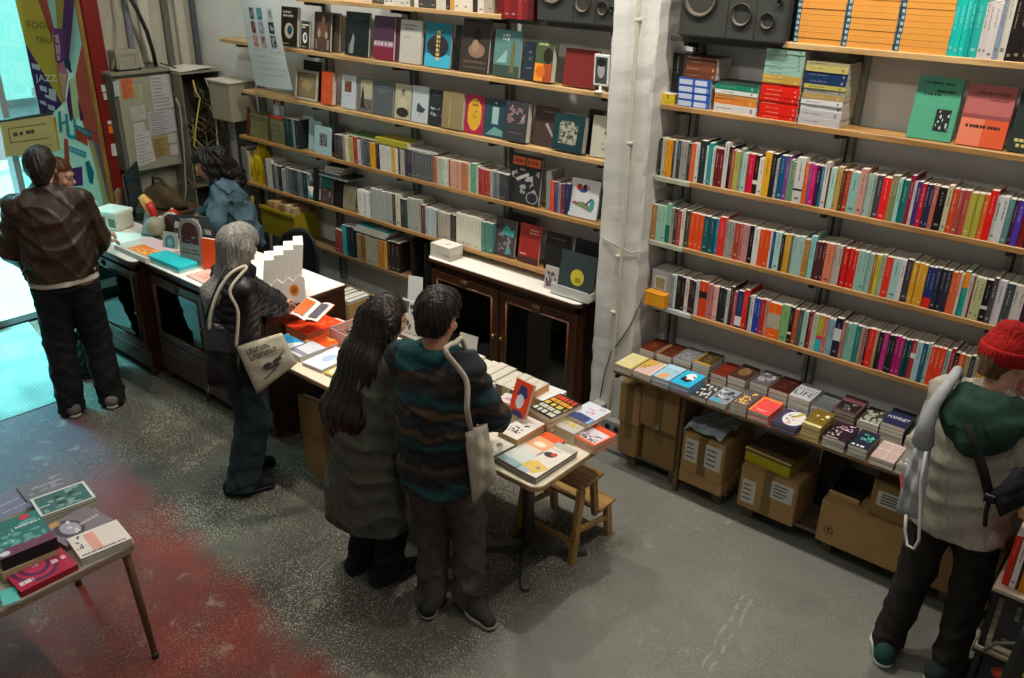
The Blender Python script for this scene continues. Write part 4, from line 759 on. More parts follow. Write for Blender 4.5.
mb = MB(); mb.box((-.05, -.06, -.05), (.035, 0, .06), mat('9c9c98', .5), bev=.006); mb.build('box_body', t)
mb = MB(); mb.box((-.045, -.066, -.045), (.03, -.06, .055), mat('aaaaa6', .5), bev=.003); mb.build('cover_plate', t)
t = thing('cable_trunking', 'grey socket trunking with dark outlets at the foot of the pillar', 'trunking', (CX0+.13, CY, p.z-.08))
mb = MB(); mb.box((0, -.055, -.06), (.19, 0, .05), mat('8f918f', .5), bev=.006); mb.build('trunking_body', t)
for k in (.05, .12):
 mb = MB(); mb.lathe([(.02, 0), (.02, .004), (.012, .004), (.01, -.004)], mat('1c1c1c', .4), T=Matrix.Translation((k+.02, -.0555, 0)) @ Matrix.Rotation(PI/2, 4, 'X')); mb.build('outlet', t)
tl, tr, brr, bl = Vector((-6.47, 4.28, 3.05)), Vector((-5.925, 4.28, 3.05)), on_y(293, 90, 4.27), on_y(256, 85, 4.30)
def sheet_pt(u, v):
 p = (tl*(1-u)+tr*u)*v+(bl*(1-u)+brr*u)*(1-v); p.y += -.05*math.sin(v*PI)*(.4+.6*u)-.02*math.sin(u*PI); return p
mb = MB(); n = 16; PAP = mat('c9cbc8', .6, noise=.04)
mb.add([sheet_pt(i/8, j/n) for j in range(n+1) for i in range(9)], [(j*9+i, j*9+i+1, j*9+i+10, j*9+i+9) for j in range(n) for i in range(8)], PAP, smooth=True)
tsheet = thing('poster_sheet', 'long white paper sheet with nine small pictures hanging beside the shelves', 'poster')
mb.build('paper', tsheet)
rs = random.Random(4)
cols = [('3c4c58', '8c98a0'), ('3c7484', '6ca0a8'), ('b8b4b0', '6c6468'), ('6c2c30', 'a86c70'), ('8c8494', 'b8b0bc'), ('1c1c20', 'a8a8ac'), ('c87848', 'e0a070'), ('b09090', '6c4448'), ('2c2c30', '9c9ca0')]
mb = MB()
def px_uv(x, y):
 p = on_y(x, y, 4.25); v = (p.z-bl.z)/(3.05-bl.z); l = (tl.x*v+bl.x*(1-v)); r_ = (tr.x*v+brr.x*(1-v)); return (p.x-l)/(r_-l), v
for k in range(9):
 r_, c_ = divmod(k, 3); cx = 252.8+c_*9.3+r_*1.9+(c_ == 2)*1.3+(c_ == 1)*0; cy = 13.5+r_*14+c_*0.8
 u, v = px_uv(cx, cy); du, dv = .062, .040
 def patch(u0, v0, u1, v1, c, off):
  nn = Vector((0, -off, 0)); mb.add([sheet_pt(u0, v0)+nn, sheet_pt(u1, v0)+nn, sheet_pt(u1, v1)+nn, sheet_pt(u0, v1)+nn], [(0, 1, 2, 3)], ink(c))
 patch(u-du, v-dv, u+du, v+dv, cols[k][0], .003)
 for q in range(5):
  a, b = u+rs.uniform(-.6, .4)*du, v+rs.uniform(-.7, .3)*dv; patch(a, b, a+du*.4, b+dv*.6, cols[k][1], .0036+q*.0002)
for j in range(7):
 v = .36-.045*j; u = .22
 while u < .85:
  l = rs.uniform(.03, .1); nn = Vector((0, -.004, 0)); mb.add([sheet_pt(u, v)+nn, sheet_pt(u+l, v)+nn, sheet_pt(u+l, v+.009)+nn, sheet_pt(u, v+.009)+nn], [(0, 1, 2, 3)], ink('a4aaa8')); u += l+.03
mb.build('printed_picture', tsheet)
mb = MB(); mb.box((tl.x-.02, 4.265, 3.04), (tr.x+.02, 4.29, 3.07), PINE2); mb.tube([(tl.x+.05, 4.278, 3.07), (tl.x+.05, 4.278, 4.5)], .002, IRON, 6); mb.tube([(tr.x-.05, 4.278, 3.07), (tr.x-.05, 4.278, 4.5)], .002, IRON, 6); mb.build('hanging_rail', tsheet)
DKW = wood('2c180d', '4a2a17', scale=2.0, axis='Z', rough=.35, name='dark_wood')
DKX = wood('2e190e', '4e2c18', scale=2.0, axis='X', rough=.35, name='dark_wood_x')
WHT = mat('e8e2d6', .45, noise=.03)
BRASS = mat('a88c50', .3, .9)
CLG = glass_mat('c4ccc8', .03, .10)
def glass_cabinet(name, label, x0, x1, yf, yb, H, ndoor, base=.16, top=WHT, sheet=None, panel_low=0.0):
 t = thing(name, label, 'cabinet', ((x0+x1)/2, yf, 0)); ox = (x0+x1)/2
 T = Matrix.Translation((-ox, -yf, 0))
 mb = MB(); th = .025
 mb.box((x0, yf+.02, base), (x0+th, yb, H-.03), DKW, T); mb.box((x1-th, yf+.02, base), (x1, yb, H-.03), DKW, T)
 mb.box((x0+th, yb-.012, base), (x1-th, yb, H-.03), DKW, T); mb.box((x0+th, yf+.03, base), (x1-th, yb-.012, base+.03), DKX, T)
 mb.box((x0+th, yf+.06, base+(H-base)*.5), (x1-th, yb-.012, base+(H-base)*.5+.018), DKX, T)
 mb.box((x0, yf+.02, H-.09), (x1, yf+.04, H-.03), DKX, T)
 mb.build('carcass', t)
 mb = MB(); mb.box((x0-.02, yf+.0, .07), (x1+.02, yf+.03, base+.05), DKX, T, bev=.012); mb.box((x0-.02, yf+.03, .07), (x0+.01, yb, base+.02), DKX, T); mb.box((x1-.01, yf+.03, .07), (x1+.02, yb, base+.02), DKX, T); mb.build('plinth', t)
 for sx in (x0+.03, x1-.03):
  for sy in (yf+.05, yb-.05):
   mb = MB(); mb.lathe([(.02, 0), (.034, .012), (.038, .035), (.026, .06), (.03, .075)], DKW, T=T @ Matrix.Translation((sx, sy, 0))); mb.build('foot', t)
 mb = MB(); r = .05; o = .025
 out = [(x0-o, yb), (x0-o, yf-o+r)]+[(x0-o+r-r*math.cos(k*PI/10), yf-o+r-r*math.sin(k*PI/10)) for k in range(6)]+[(x1+o-r+r*math.sin(k*PI/10), yf-o+r-r*math.cos(k*PI/10)) for k in range(6)]+[(x1+o, yb)]
 mb.prism(out, H-.03, H-.006, DKX, T); mb.prism([(ox+(x-ox)*.995, yf+(y-yf)*.98+.002) for x, y in out], H-.006, H, top, T); mb.build('top', t)
 dw = (x1-x0)/ndoor
 for k in range(ndoor):
  a = x0+k*dw+.006; b = x0+(k+1)*dw-.006; z0 = base+.055+panel_low; z1 = H-.095; fw = .062
  if panel_low:
   mb = MB(); mb.box((a, yf, base+.055), (b, yf+.02, z0-.006), DKX, T, bev=.004); mb.box((a+.05, yf-.006, base+.09), (b-.05, yf+.002, z0-.04), DKX, T, bev=.006); mb.build('drawer', t)
  dr = MB();
  dr.box((a, yf, z0), (a+fw, yf+.022, z1), DKW, T, bev=.004); dr.box((b-fw, yf, z0), (b, yf+.022, z1), DKW, T, bev=.004)
  dr.box((a+fw, yf, z0), (b-fw, yf+.022, z0+fw), DKX, T, bev=.004); dr.box((a+fw, yf, z1-fw), (b-fw, yf+.022, z1), DKX, T, bev=.004)
  rr = .014                                            # moulded inner lip
  for (p, q) in (((a+fw, z0+fw), (b-fw, z0+fw)), ((a+fw, z1-fw), (b-fw, z1-fw)), ((a+fw, z0+fw), (a+fw, z1-fw)), ((b-fw, z0+fw), (b-fw, z1-fw))):
   dr.tube([(p[0], yf-.002, p[1]), (q[0], yf-.002, q[1])], .007, wood('3c2212', '6a4226', axis='X', rough=.3), 8, T)
  for cx, sx in ((a+fw, 1), (b-fw, -1)):
   dr.prism([(cx, z1-fw), (cx+sx*.07, z1-fw), (cx+sx*.03, z1-fw-.02), (cx, z1-fw-.06)][::sx], -(yf+.015), -(yf+.002), DKW, T @ Matrix(((1, 0, 0, 0), (0, 0, -1, 0), (0, 1, 0, 0), (0, 0, 0, 1))))
  d = dr.build('door', t)
  mb = MB(); mb.box((a+fw, yf+.009, z0+fw), (b-fw, yf+.013, z1-fw), CLG, T); mb.build('glass', d)
  kx = (b-.03) if (ndoor == 1 or k % 2 == 0) else a+.03
  mb = MB(); mb.lathe([(.006, 0), (.006, .014), (.014, .02), (.012, .03), (.001, .033)], BRASS, T=T @ Matrix.Translation((kx, yf-.0, (z0+z1)/2)) @ Matrix.Rotation(PI/2, 4, 'X')); mb.build('knob', d)
  mb = MB(); cxm = (a+b)/2; mb.lathe([(.03, 0), (.026, .01), (.012, .016), (.001, .02)], DKW, T=T @ Matrix.Translation((cxm, yf, z1-fw/2)) @ Matrix.Rotation(PI/2, 4, 'X') @ Matrix.Scale(1.6, 4, (1, 0, 0)), n=12); mb.build('rosette', d)
 return t
glass_cabinet('glass_cabinet', 'dark wooden cabinet with two glass doors and a white top beside the pillar', -4.33, -2.99, 4.25, 4.572, 1.0, 2)
def item_box(name, lo, hi, c, label, cat, bev=.004, group=None, trim=None, rough=.5):
 mb = MB(); mb.box(lo, hi, mat(c, rough), bev=bev); o = mb.build(name); tag(o, label, cat, group)
 return o
zc = .60
for k, (x, w, h, c) in enumerate([(-4.2, .05, .22, '3c4038'), (-4.14, .04, .2, '6c6a58'), (-3.98, .2, .12, '7c8c3c'), (-3.72, .04, .22, '5c5c54')]):
 book(M_spine(x, 4.36, zc+.002), .15, h, w, c, f'{["dark grey", "dull olive", "lime green", "grey"][k]} folder behind the glass of the dark cabinet, upper level', seed=130+k)
for k, (x, w, h, c) in enumerate([(-3.55, .3, .16, '20262c'), (-3.2, .1, .2, '1c5c60'), (-3.085, .06, .25, '24382c')]):
 book(M_spine(x, 4.37, zc+.002), .15, h, w, c, ['wide near-black box file behind the pillar-side glass door', 'teal volume behind the pillar-side glass door', 'dark green volume behind the pillar-side glass door'][k], seed=140+k)
for k, (x, w, h, c) in enumerate([(-3.5, .16, .24, '2c5a28'), (-3.3, .2, .1, '7c7a70'), (-4.1, .3, .2, '2c2a28'), (-3.08, .06, .2, '4c4844')]):
 book(M_spine(x, 4.36, .192), .16, h, w, c, ['green box file low behind the pillar-side glass door', 'grey volume low behind the pillar-side glass door', 'dark box file low behind the other glass door', 'narrow grey file low in the cabinet corner'][k], seed=150+k)
zt = 1.0012
P = [on_z(427, 254, zt), on_z(445, 262, zt)]
x0 = P[0].x;
zz = zt
for k, (c, tt, w) in enumerate([('7c5c68', .022, .215), ('c8b8bc', .02, .215), ('dcd4cc', .06, .22)]):
 book(M_flat(-4.34+.004*k, 4.255, zz, -.02*k), .20, .135, tt, c, ['mauve book at the bottom of the white-topped pile on the cabinet', 'pinkish book in the middle of the pile on the cabinet', 'thick white book with a small dark mark topping the pile on the cabinet'][k], art=[('b', .3, .3, .7, .6, 7, 3, 'a89890'), ('p', [(.5, .4), (.7, .55), (.6, .35)], '4c4c60')] if k == 2 else None, seed=160+k); zz += tt+.0006
x0 = on_y(542, 285, 4.30).x
t = thing('photo_card', 'small black and white photo card standing on the cabinet beside the record sleeve', 'card', M_face(x0, 4.33, zt+.002, .12))
mb = MB(); mb.box((0, 0, 0), (.105, .155, .012), mat('b8b4b0', .4)); art_on(mb, [('b', .1, .1, .9, .9, 14, 5, '4c4444'), ('p', [(.3, .1), (.6, .1), (.55, .7), (.4, .8)], '6c6060'), ('b', .2, .2, .8, .8, 6, 8, 'd8d4d0')], .105, .155, .012); mb.build('card_front', t)
t = thing('record_tray', 'white card tray at the pillar end of the cabinet top', 'tray', (on_y(552, 277, 4.28).x, 4.27, zt))
mb = MB(); wt = .30; wm = mat('c8cac6', .5); mb.box((0, 0, 0), (wt, .11, .006), wm); mb.box((0, 0, 0), (wt, .006, .075), wm); mb.box((0, .104, 0), (wt, .11, .075), wm); mb.box((0, .006, 0), (.006, .104, .06), wm); mb.box((wt-.006, .006, 0), (wt, .104, .06), wm); mb.build('tray_body', t)
xr = on_y(552, 277, 4.28).x
t = thing('record_sleeve', 'dark glossy record sleeve with a yellow disc standing in the white tray', 'record sleeve', M_face(xr+.01, 4.335, zt+.012, .16))
mb = MB(); mb.box((0, 0, 0), (.28, .275, .008), mat('3a4646', .22, noise=.1)); art_on(mb, [('e', .52, .42, .19, .2, 'c8bc38'), ('r', .47, .3, .62, .42, '8c8424')], .28, .275, .008); mb.build('sleeve', t)
BZ = .742
t = thing('display_bench', 'long low wooden bench along the wall carrying rows of book stacks', 'bench', (-.8, 4.3, 0))
T = Matrix.Translation((.8, -4.3, 0))
bw = wood('6a4a2c', '8c6a44', axis='X')
mb = MB(); mb.box((-2.56, 4.052, BZ-.02), (.9, WY-.07, BZ), bw, T, bev=.003); mb.build('top', t)
for lx in (-2.118, .5):
 mb = MB(); mb.box((lx-.012, 4.16, 0.0), (lx+.012, 4.19, BZ-.028), wood('4a3822', '6a5234', axis='Z'), T); mb.build('leg', t)
mb = MB(); mb.box((-2.56, 4.565, BZ-.09), (.9, 4.575, BZ-.029), IRON, T); mb.box((-2.55, 4.06, BZ-.05), (-2.53, 4.565, BZ-.029), IRON, T); mb.build('rail', t)
PW = wood('4c4030', '6e5e48', axis='X')
for k, (a, b) in enumerate([(-2.55, -1.79), (-1.72, -.62), (-.60, .4)]):
 t = thing('wooden_pallet', ['low wooden pallet under the bench nearest the pillar', 'low wooden pallet under the middle of the bench', 'low wooden pallet under the bench behind the person in the red beanie'][k], 'pallet', ((a+b)/2, 4.38, 0))
 T = Matrix.Translation((-(a+b)/2, -4.38, 0))
 for q in range(4):
  y = 4.21+q*.09; mb = MB(); mb.box((a, y, .085), (b, y+.075, .105), PW, T, bev=.002); mb.build('deck_board', t)
 for fx in (a+.04, (a+b)/2-.03, b-.10):
  mb = MB(); mb.box((fx, 4.22, 0), (fx+.06, 4.56, .084), PW, T); mb.build('runner', t)
CB = [mat(c, .75, noise=.18, scale=9, bump=.1) for c in ('9c7c4e', '8e6f44', 'a48252', '876a40')]
TAPE = mat('6e5a34', .3, noise=.1)
def carton(x0, x1, y0, y1, z0, z1, label, c=0, open_=False, tape=True, labels=(), rot=0.0, brown=None):
 t = thing('cardboard_box', label, 'box', rotz(rot, ((x0+x1)/2, (y0+y1)/2, z0))); w, d, h = (x1-x0)/2, (y1-y0)/2, z1-z0
 m = CB[c]
 mb = MB()
 if open_:
  e = .005
  mb.box((-w, -d, 0), (w, d, e), m); mb.box((-w, -d, e), (w, -d+e, h), m); mb.box((-w, d-e, e), (w, d, h), m); mb.box((-w, -d+e, e), (-w+e, d-e, h), m); mb.box((w-e, -d+e, e), (w, d-e, h), m)
 else: mb.box((-w, -d, 0), (w, d, h), m, bev=.006)
 mb.build('box_body', t)
 if not open_:
  for s in (-1, 1):
   mb = MB(); mb.box((-w+.003, .001 if s > 0 else -d+.002, h), (w-.003, d-.002 if s > 0 else -.001, h+.004), m); mb.build('flap', t)
 if tape:
  mb = MB(); mb.box((-.028, -d-.0008, 0.01 if tape == 2 else h*.55), (.028, -d+.001, h), TAPE)
  if not open_: mb.box((-.028, -d, h+.0042), (.028, d, h+.005), TAPE)
  mb.build('packing_tape', t)
 for (u0, v0, u1, v1) in labels:
  mb = MB(); X0, X1 = -w+2*w*u0, -w+2*w*u1; mb.box((X0, -d-.0014, h*v0), (X1, -d+.0005, h*v1), mat('c4c2b8', .5))
  r = random.Random(int(u0*100)+int(h*1000))
  for q in range(4):
   zz = h*(v0+(v1-v0)*(.15+.2*q)); mb.add([(X0+(X1-X0)*.1, -d-.0018, zz), (X0+(X1-X0)*r.uniform(.5, .9), -d-.0018, zz), (X0+(X1-X0)*.7, -d-.0018, zz+.012), (X0+(X1-X0)*.1, -d-.0018, zz+.012)], [(0, 1, 2, 3)], ink('6c6a66'))
  mb.build('address_label', t)
 return t
DZ = .1056
carton(-2.56, -2.42, 4.17, 4.45, DZ, .33, 'narrow brown carton at the bottom next to the pillar, with another on it', 1)
carton(-2.57, -2.415, 4.165, 4.45, .3355, .61, 'narrow brown carton with dark tape next to the pillar, on another carton', 0, tape=2)
carton(-2.40, -2.16, 4.20, 4.5, DZ, .375, 'brown carton under the upright taped one near the pillar', 3)
carton(-2.405, -2.145, 4.155, 4.5, .381, .66, 'tall brown carton with a wide centre tape under the bench near the pillar', 1, tape=2, labels=[(.44, .02, .52, .14)])
tB = carton(-2.09, -1.80, 4.14, 4.50, DZ+.004, .19, 'flat crumpled carton squashed beneath the carton with two big labels', 2, tape=False)
carton(-2.085, -1.805, 4.135, 4.49, .1955, .46, 'carton with two large white labels under the bench', 2, tape=2, labels=[(.08, .3, .38, .88), (.56, .3, .93, .9)])
mb = MB(); n = 6; rr = random.Random(9)
mb.add([(-2.085+.05*i+rr.uniform(-.01, .01), 4.13+.06*j, .4695+.035*abs(math.sin(i*1.3+j))+rr.uniform(0, .012)) for j in range(n) for i in range(6)], [(j*6+i, j*6+i+1, j*6+i+7, j*6+i+6) for j in range(n-1) for i in range(5)], mat('a8b4b8', .25, noise=.1)); tag(mb.build('plastic_wrap', solid=.0015), 'crumpled pale plastic wrap lying on the twice-labelled carton', 'wrapping')
carton(-1.70, -1.355, 4.15, 4.45, DZ+.0, .385, 'carton with a torn label and a yellow box on top', 0, tape=2, labels=[(.06, .15, .3, .7), (.56, .5, .93, .9)], rot=0.0)
t = thing('card_box', 'yellow-sided flat box on the carton with the torn label', 'box', rotz(-.06, (-1.56, 4.30, .3912)))
mb = MB(); mb.box((-.14, -.12, 0), (.14, .12, .085), mat('a89c14', .55), bev=.003); mb.build('box_body', t); mb = MB(); mb.box((-.142, -.122, .07), (.142, .122, .09), mat('5c4c30', .6), bev=.002); mb.box((-.142, -.123, .086), (.142, -.115, .094), mat('c8a870', .6)); mb.build('lid', t)
carton(-1.215, -.62, 4.14, 4.48, DZ+.0, .375, 'long brown carton with a round printed mark under the bench, near the beanie wearer', 2, tape=False)
mb = MB(); T = Matrix.Translation((-1.15, 4.1386, .2)) @ Matrix.Rotation(PI/2, 4, 'X')
o = [(.026*math.cos(k*PI/12), .026*math.sin(k*PI/12), 0) for k in range(24)]; i_ = [(.021*math.cos(k*PI/12), .021*math.sin(k*PI/12), 0) for k in range(24)]
mb.add(o+i_, [(k, (k+1) % 24, 24+(k+1) % 24, 24+k) for k in range(24)], ink('4c3a20'), T); mb.poly([(-.004, -.014, .0001), (.004, -.014, .0001), (.004, .004, .0001), (-.004, .004, .0001)], ink('4c3a20'), T); mb.poly([(-.013, .0, .0001), (.013, .0, .0001), (0, .016, .0001)], ink('4c3a20'), T)
mb.build('printed_mark', [q for q in bpy.data.objects if q.get('label', '').startswith('long brown carton')][0]).matrix_parent_inverse = [q for q in bpy.data.objects if q.get('label', '').startswith('long brown carton')][0].matrix_world.inverted() if False else Matrix.Translation((.9175, -4.31, -DZ))
carton(-.98, -.66, 4.16, 4.45, .381, .60, 'carton with a wide white label standing on the long brown carton', 3, labels=[(.1, .35, .7, .75)])
t = thing('wooden_tray', 'dark tray with a pale wooden lip on the long brown carton', 'tray', (-1.12, 4.3, .381))
mb = MB(); mb.box((-.08, -.1, 0), (.08, .1, .01), mat('201c18', .6)); mb.box((-.08, .09, .01), (.08, .1, .09), mat('201c18', .6)); mb.box((-.08, -.1, .01), (-.07, .09, .07), mat('201c18', .6)); mb.build('tray_body', t); mb = MB(); mb.box((-.082, -.112, .0), (.082, -.1, .035), wood('9c7c50', 'c09c6c'), bev=.003); mb.build('front_lip', t)
carton(-.60, -.33, 4.15, 4.48, DZ, .36, 'brown carton behind the legs of the person in the beanie', 1)
carton(-.30, .1, 4.15, 4.48, DZ, .40, 'brown carton under the bench beyond the person in the beanie', 0, labels=[(.1, .4, .5, .8)])
t = thing('display_board', 'black board with a pale edge leaning behind the carton with the torn label', 'board', (-1.30, 4.47, DZ))
mb = MB(); mb.box((-.06, -.0, 0), (.075, .02, .44), mat('1c1a18', .5)); mb.build('board_panel', t); mb = MB(); mb.box((-.068, -.005, 0), (-.06, .022, .37), mat('c0b498', .6)); mb.build('edge', t)
def bench_stack(fl, fr, Y, n, col, label, art=None, depth=.2, spine=None, low=None, hard=False, pagec=None):
 """fl, fr: top front corners in the photo"""
 a = on_y(fl[0], fl[1], Y); b = on_y(fr[0], fr[1], Y)
 h = max(.012*n, (a.z+b.z)/2-BZ-.001); w = b.x-a.x-.004; tt = h/n
 r = random.Random(int(fl[0])); g = f'copies stacked under the {label}'
 for k in range(n):
  top = k == n-1
  z = BZ+.0005+k*tt
  lab = label+', topmost of its bench stack' if top else None
  if not top: lab = f'copy stacked beneath the {label}'
  words = lab.split()
  if len(words) > 16: lab = ' '.join(words[:16]) if not top else label
  book(M_flat(a.x+.002+(0 if top else r.uniform(-.002, .002)), Y+(0 if top else r.uniform(-.002, .003)), z, r.uniform(-.006, .006)), w, depth, tt-.0006, col, lab, g if (n > 2 and not top) else None, art=(art if art is not None else auto_art(col, int(fl[0]))) if top else None, spine=spine, seed=int(fl[0])+k, hard=hard, pagecol=pagec)
YF, YB = 4.048, 4.285
bench_stack((614.5, 364), (632, 368), YF, 4, 'd4c890', 'cream book nearest the pillar on the bench', art=[('t', .2, .75, .8, .03, 3, 'b0a468'), ('t', .2, .55, .7, .03, 4, 'b0a468'), ('r', .9, 0, 1, 1, 'c8b050')])
bench_stack((633, 369.5), (650, 377), YF, 4, 'd4b0a4', 'pink book with a yellow corner picture', art=[('p', [(.0, .3), (.0, 1), (.65, 1), (.45, .5), (.2, .3)], 'c8a048'), ('b', .05, .35, .4, .6, 8, 3, '3c3430'), ('b', .4, .75, .6, .95, 4, 6, '3c3430'), ('r', .93, 0, 1, 1, 'e8e0d8')])
bench_stack((652, 377.5), (669, 384), YF, 5, '9cc4d8', 'light blue book with an orange shape', art=[('p', [(.2, .03), (.65, .03), (.7, .35), (.45, .42), (.25, .25)], 'e0a060'), ('b', .6, .6, .95, .8, 6, 4, '3c5c80'), ('r', 0, .75, 1, 1, 'b0d0e0')])
bench_stack((670, 382), (689, 390.5), YF, 5, '28b4dc', 'turquoise book with a black and white head', art=[('e', .5, .6, .27, .3, 'e8e8e8'), ('p', [(.2, .35), (.3, .3), (.6, .25), (.75, .45), (.6, .5), (.45, .42), (.35, .6), (.22, .6)], '241c20'), ('p', [(.55, .75), (.75, .7), (.7, .6)], '241c20')], pagec='b8a0a4')
bench_stack((690.5, 395), (706, 400.5), YF, 2, '38383a', 'low black and white photograph book beside the turquoise stack', art=[('b', .08, .08, .92, .92, 22, 6, 'c8c8c8'), ('b', .1, .1, .9, .9, 12, 9, '1c1c1c')])
bench_stack((707.5, 400.5), (726, 406), YF, 3, '8c949c', 'grey crowd-picture book with a blue corner', art=[('b', .1, .25, .95, .95, 20, 5, '34343c'), ('b', .1, .25, .95, .95, 14, 7, 'c8ccd4'), ('p', [(.1, .02), (.7, .02), (.5, .18), (.1, .22)], '48a8c8'), ('b', .2, .4, .8, .8, 4, 8, 'a85c5c')])
bench_stack((730.5, 401), (747, 408), YF, 5, '5c5258', 'dark grey book with a ragged yellow picture', art=[('b', .12, .1, .85, .92, 20, 3, 'e0b458'), ('b', .3, .3, .7, .7, 14, 5, 'e8c070'), ('e', .5, .5, .1, .08, 'a85c28')])
bench_stack((748, 408.5), (769, 416.5), YF, 5, 'e8504c', 'coral red book with a curved smile', art=[('r', .1, .85, .95, .97, 'e88838'), ('p', [(.15, .3), (.35, .14), (.65, .14), (.82, .3), (.65, .2), (.35, .2)], 'f0b0a8'), ('p', [(0, 0), (.1, 0), (.1, .9), (0, .9)], 'e89040')])
bench_stack((771.5, 419), (796, 431), YF, 2, '443c5c', 'thick purple hardback with a white oval picture', art=[('e', .6, .5, .42, .42, 'e0dcd8'), ('p', [(.4, .45), (.65, .6), (.85, .95), (.7, .95), (.55, .7)], 'b0a83c'), ('b', .4, .15, .7, .45, 8, 3, 'c85c5c'), ('b', .3, .3, .6, .7, 6, 5, '50504c'), ('t', .05, .9, .4, .05, 3, 'b8b4c8')], depth=.21, hard=True, pagec='8c8a8c')
bench_stack((802, 421), (821, 429.5), YF, 4, '74601c', 'olive-gold book with two pale eyes', art=[('e', .8, .72, .11, .08, 'e8dcc0'), ('e', .35, .62, .07, .05, 'd8c8a0'), ('e', .7, .5, .08, .03, 'd8c8a0'), ('r', 0, 0, 1, .12, 'e0d098')], pagec='c8b078')
bench_stack((823, 434.5), (846, 443), YF, 3, '2c1c28', 'dark plum book with pale pink lettering shapes', art=[('b', .2, .6, .9, .95, 14, 3, 'd8b4c4'), ('b', .05, .15, .6, .5, 12, 6, 'd0bcb8'), ('t', .1, .03, .6, .05, 3, 'c8b4b4')])
bench_stack((848, 444), (868, 450), YF, 3, '242838', 'dark navy book with mint green lettering', art=[('b', .2, .4, .9, .8, 18, 4, '48b4a0'), ('t', .1, .06, .85, .08, 5, 'd8d8d4'), ('b', .25, .45, .85, .75, 8, 6, '6cd0b8')])
bench_stack((870, 455.5), (894.5, 463.5), YF, 3, 'c0a8a0', 'dusty pink book with crossing pale lines', art=[('r', .48, .05, .52, .95, 'd8c8c0'), ('r', .05, .5, .95, .54, 'd8c8c0'), ('r', .1, .9, .9, .96, 'd8c8c0')])
bench_stack((896, 463), (917, 471), YF, 4, '7c7c70', 'grey book with rounded white letters', art=[('b', .1, .1, .8, .6, 10, 3, 'd8d8cc'), ('b', .1, .65, .9, .9, 8, 4, 'a8a89c')])
bench_stack((919, 472), (940, 480), YF, 3, '8c9494', 'pale grey book half hidden by the hanging white cloth bag')
bench_stack((640, 347), (654, 352.5), YB, 2, '5c2010', 'dark red book nearest the pillar in the back row', art=[('b', .15, .3, .85, .8, 8, 3, '8c4828')])
bench_stack((656.5, 352.5), (672, 357.5), YB, 2, '5a2814', 'red-brown book with an ochre band in the back row', art=[('r', .0, .0, .12, 1, '9c6c34'), ('b', .2, .2, .9, .8, 8, 5, '2c1810')])
bench_stack((673, 356.5), (691.5, 363), YB, 5, '6c6c70', 'grey photograph book in the back row behind the turquoise one', art=[('b', .1, .1, .9, .9, 14, 3, '8c8c90')])
bench_stack((692.5, 361.5), (709.5, 366.5), YB, 6, '3c3018', 'dark book with a golden border in the back row', art=[('r', 0, 0, 1, .14, 'b08838'), ('r', 0, 0, .1, 1, '9c7428'), ('b', .2, .2, .9, .9, 14, 3, '6c5424')])
bench_stack((711, 372), (727, 378), YB, 3, '6c2010', 'plain rust-red book in the back row', art=[('t', .2, .5, .8, .03, 3, '8c3c24')])
bench_stack((728, 374.5), (746, 381), YB, 4, '3c281c', 'dark brown book with a seated tan figure in the back row', art=[('e', .5, .5, .3, .3, '7c5c3c'), ('b', .2, .2, .8, .8, 10, 3, '5c3c28')])
bench_stack((750, 381), (768, 387), YB, 4, '5c5458', 'grey-mauve book with pale scrolls in the back row', art=[('b', .1, .15, .9, .85, 16, 4, 'a8a0a4'), ('e', .3, .4, .15, .1, 'c8c0c4'), ('e', .3, .4, .1, .06, '5c5458')])
bench_stack((769.5, 387), (788.5, 394.5), YB, 4, '3c1410', 'dark maroon book beside the pale lettered one', art=[('b', .2, .2, .8, .8, 10, 3, '5c2820')])
bench_stack((789, 393), (810, 403), YB, 4, 'b4b6b8', 'pale grey book with big black title letters', art=[('T', 'A LITTLE', .5, .55, .24, '2c2c30'), ('T', 'LIFE', .5, .2, .42, '1c1c20')])
bench_stack((811, 404), (832, 412), YB, 4, '54585a', 'slate grey book with faint print in the back row', art=[('t', .1, .7, .9, .04, 4, '8c9090'), ('t', .1, .55, .9, .04, 5, '8c9090'), ('t', .1, .4, .8, .04, 6, '7c8080')])
bench_stack((833, 406), (856, 416), YB, 5, '6c4448', 'dusty mauve hardback with a dark photograph', art=[('r', .05, .05, .95, .6, '1c1818'), ('b', .2, .1, .8, .55, 8, 3, '8c7c7c'), ('t', .3, .8, .85, .06, 3, 'a86060')], hard=True)
bench_stack((857, 419), (879, 427.5), YB, 3, '3c3c34', 'dark book with a lively white pattern', art=[('b', .05, .05, .95, .95, 30, 3, 'a0a090'), ('r', .05, .02, .95, .1, 'd0ccc4')])
bench_stack((881, 421), (905.5, 429), YB, 6, '242848', 'dark blue book with a large white title', art=[('T', 'HAMNET', .5, .36, .26, 'd8d8e0'), ('t', .2, .82, .8, .05, 4, '8c90a8'), ('r', .0, .75, 1, 1, '1c3040')])
bench_stack((906, 434), (926, 441), YB, 4, '1c302c', 'dark green book beside the hanging cloth bag in the back row', art=[('b', .2, .2, .8, .8, 8, 4, '2c4c48')])
bench_stack((928, 441), (948, 449), YB, 3, '4c3c3c', 'dark book behind the shoulder of the beanie wearer')
CTOP = mat('e6dfd0', .35, noise=.03)
glass_cabinet('counter_cabinet', 'dark glazed counter cabinet nearest the street door', -6.93, -5.935, 2.80, 3.30, .95, 1, panel_low=.0)
glass_cabinet('counter_cabinet', 'dark glazed counter cabinet with a white top beside the person with grey hair', -5.87, -4.47, 2.87, 3.55, .95, 2, panel_low=.13)
zc = .95
def flat_at(fl, fr, br, z):
 a, b, c = on_z(*fl, z), on_z(*fr, z), on_z(*br, z)
 ang = math.atan2(b.y-a.y, b.x-a.x); return a, ang, (b-a).length, (c-b).length
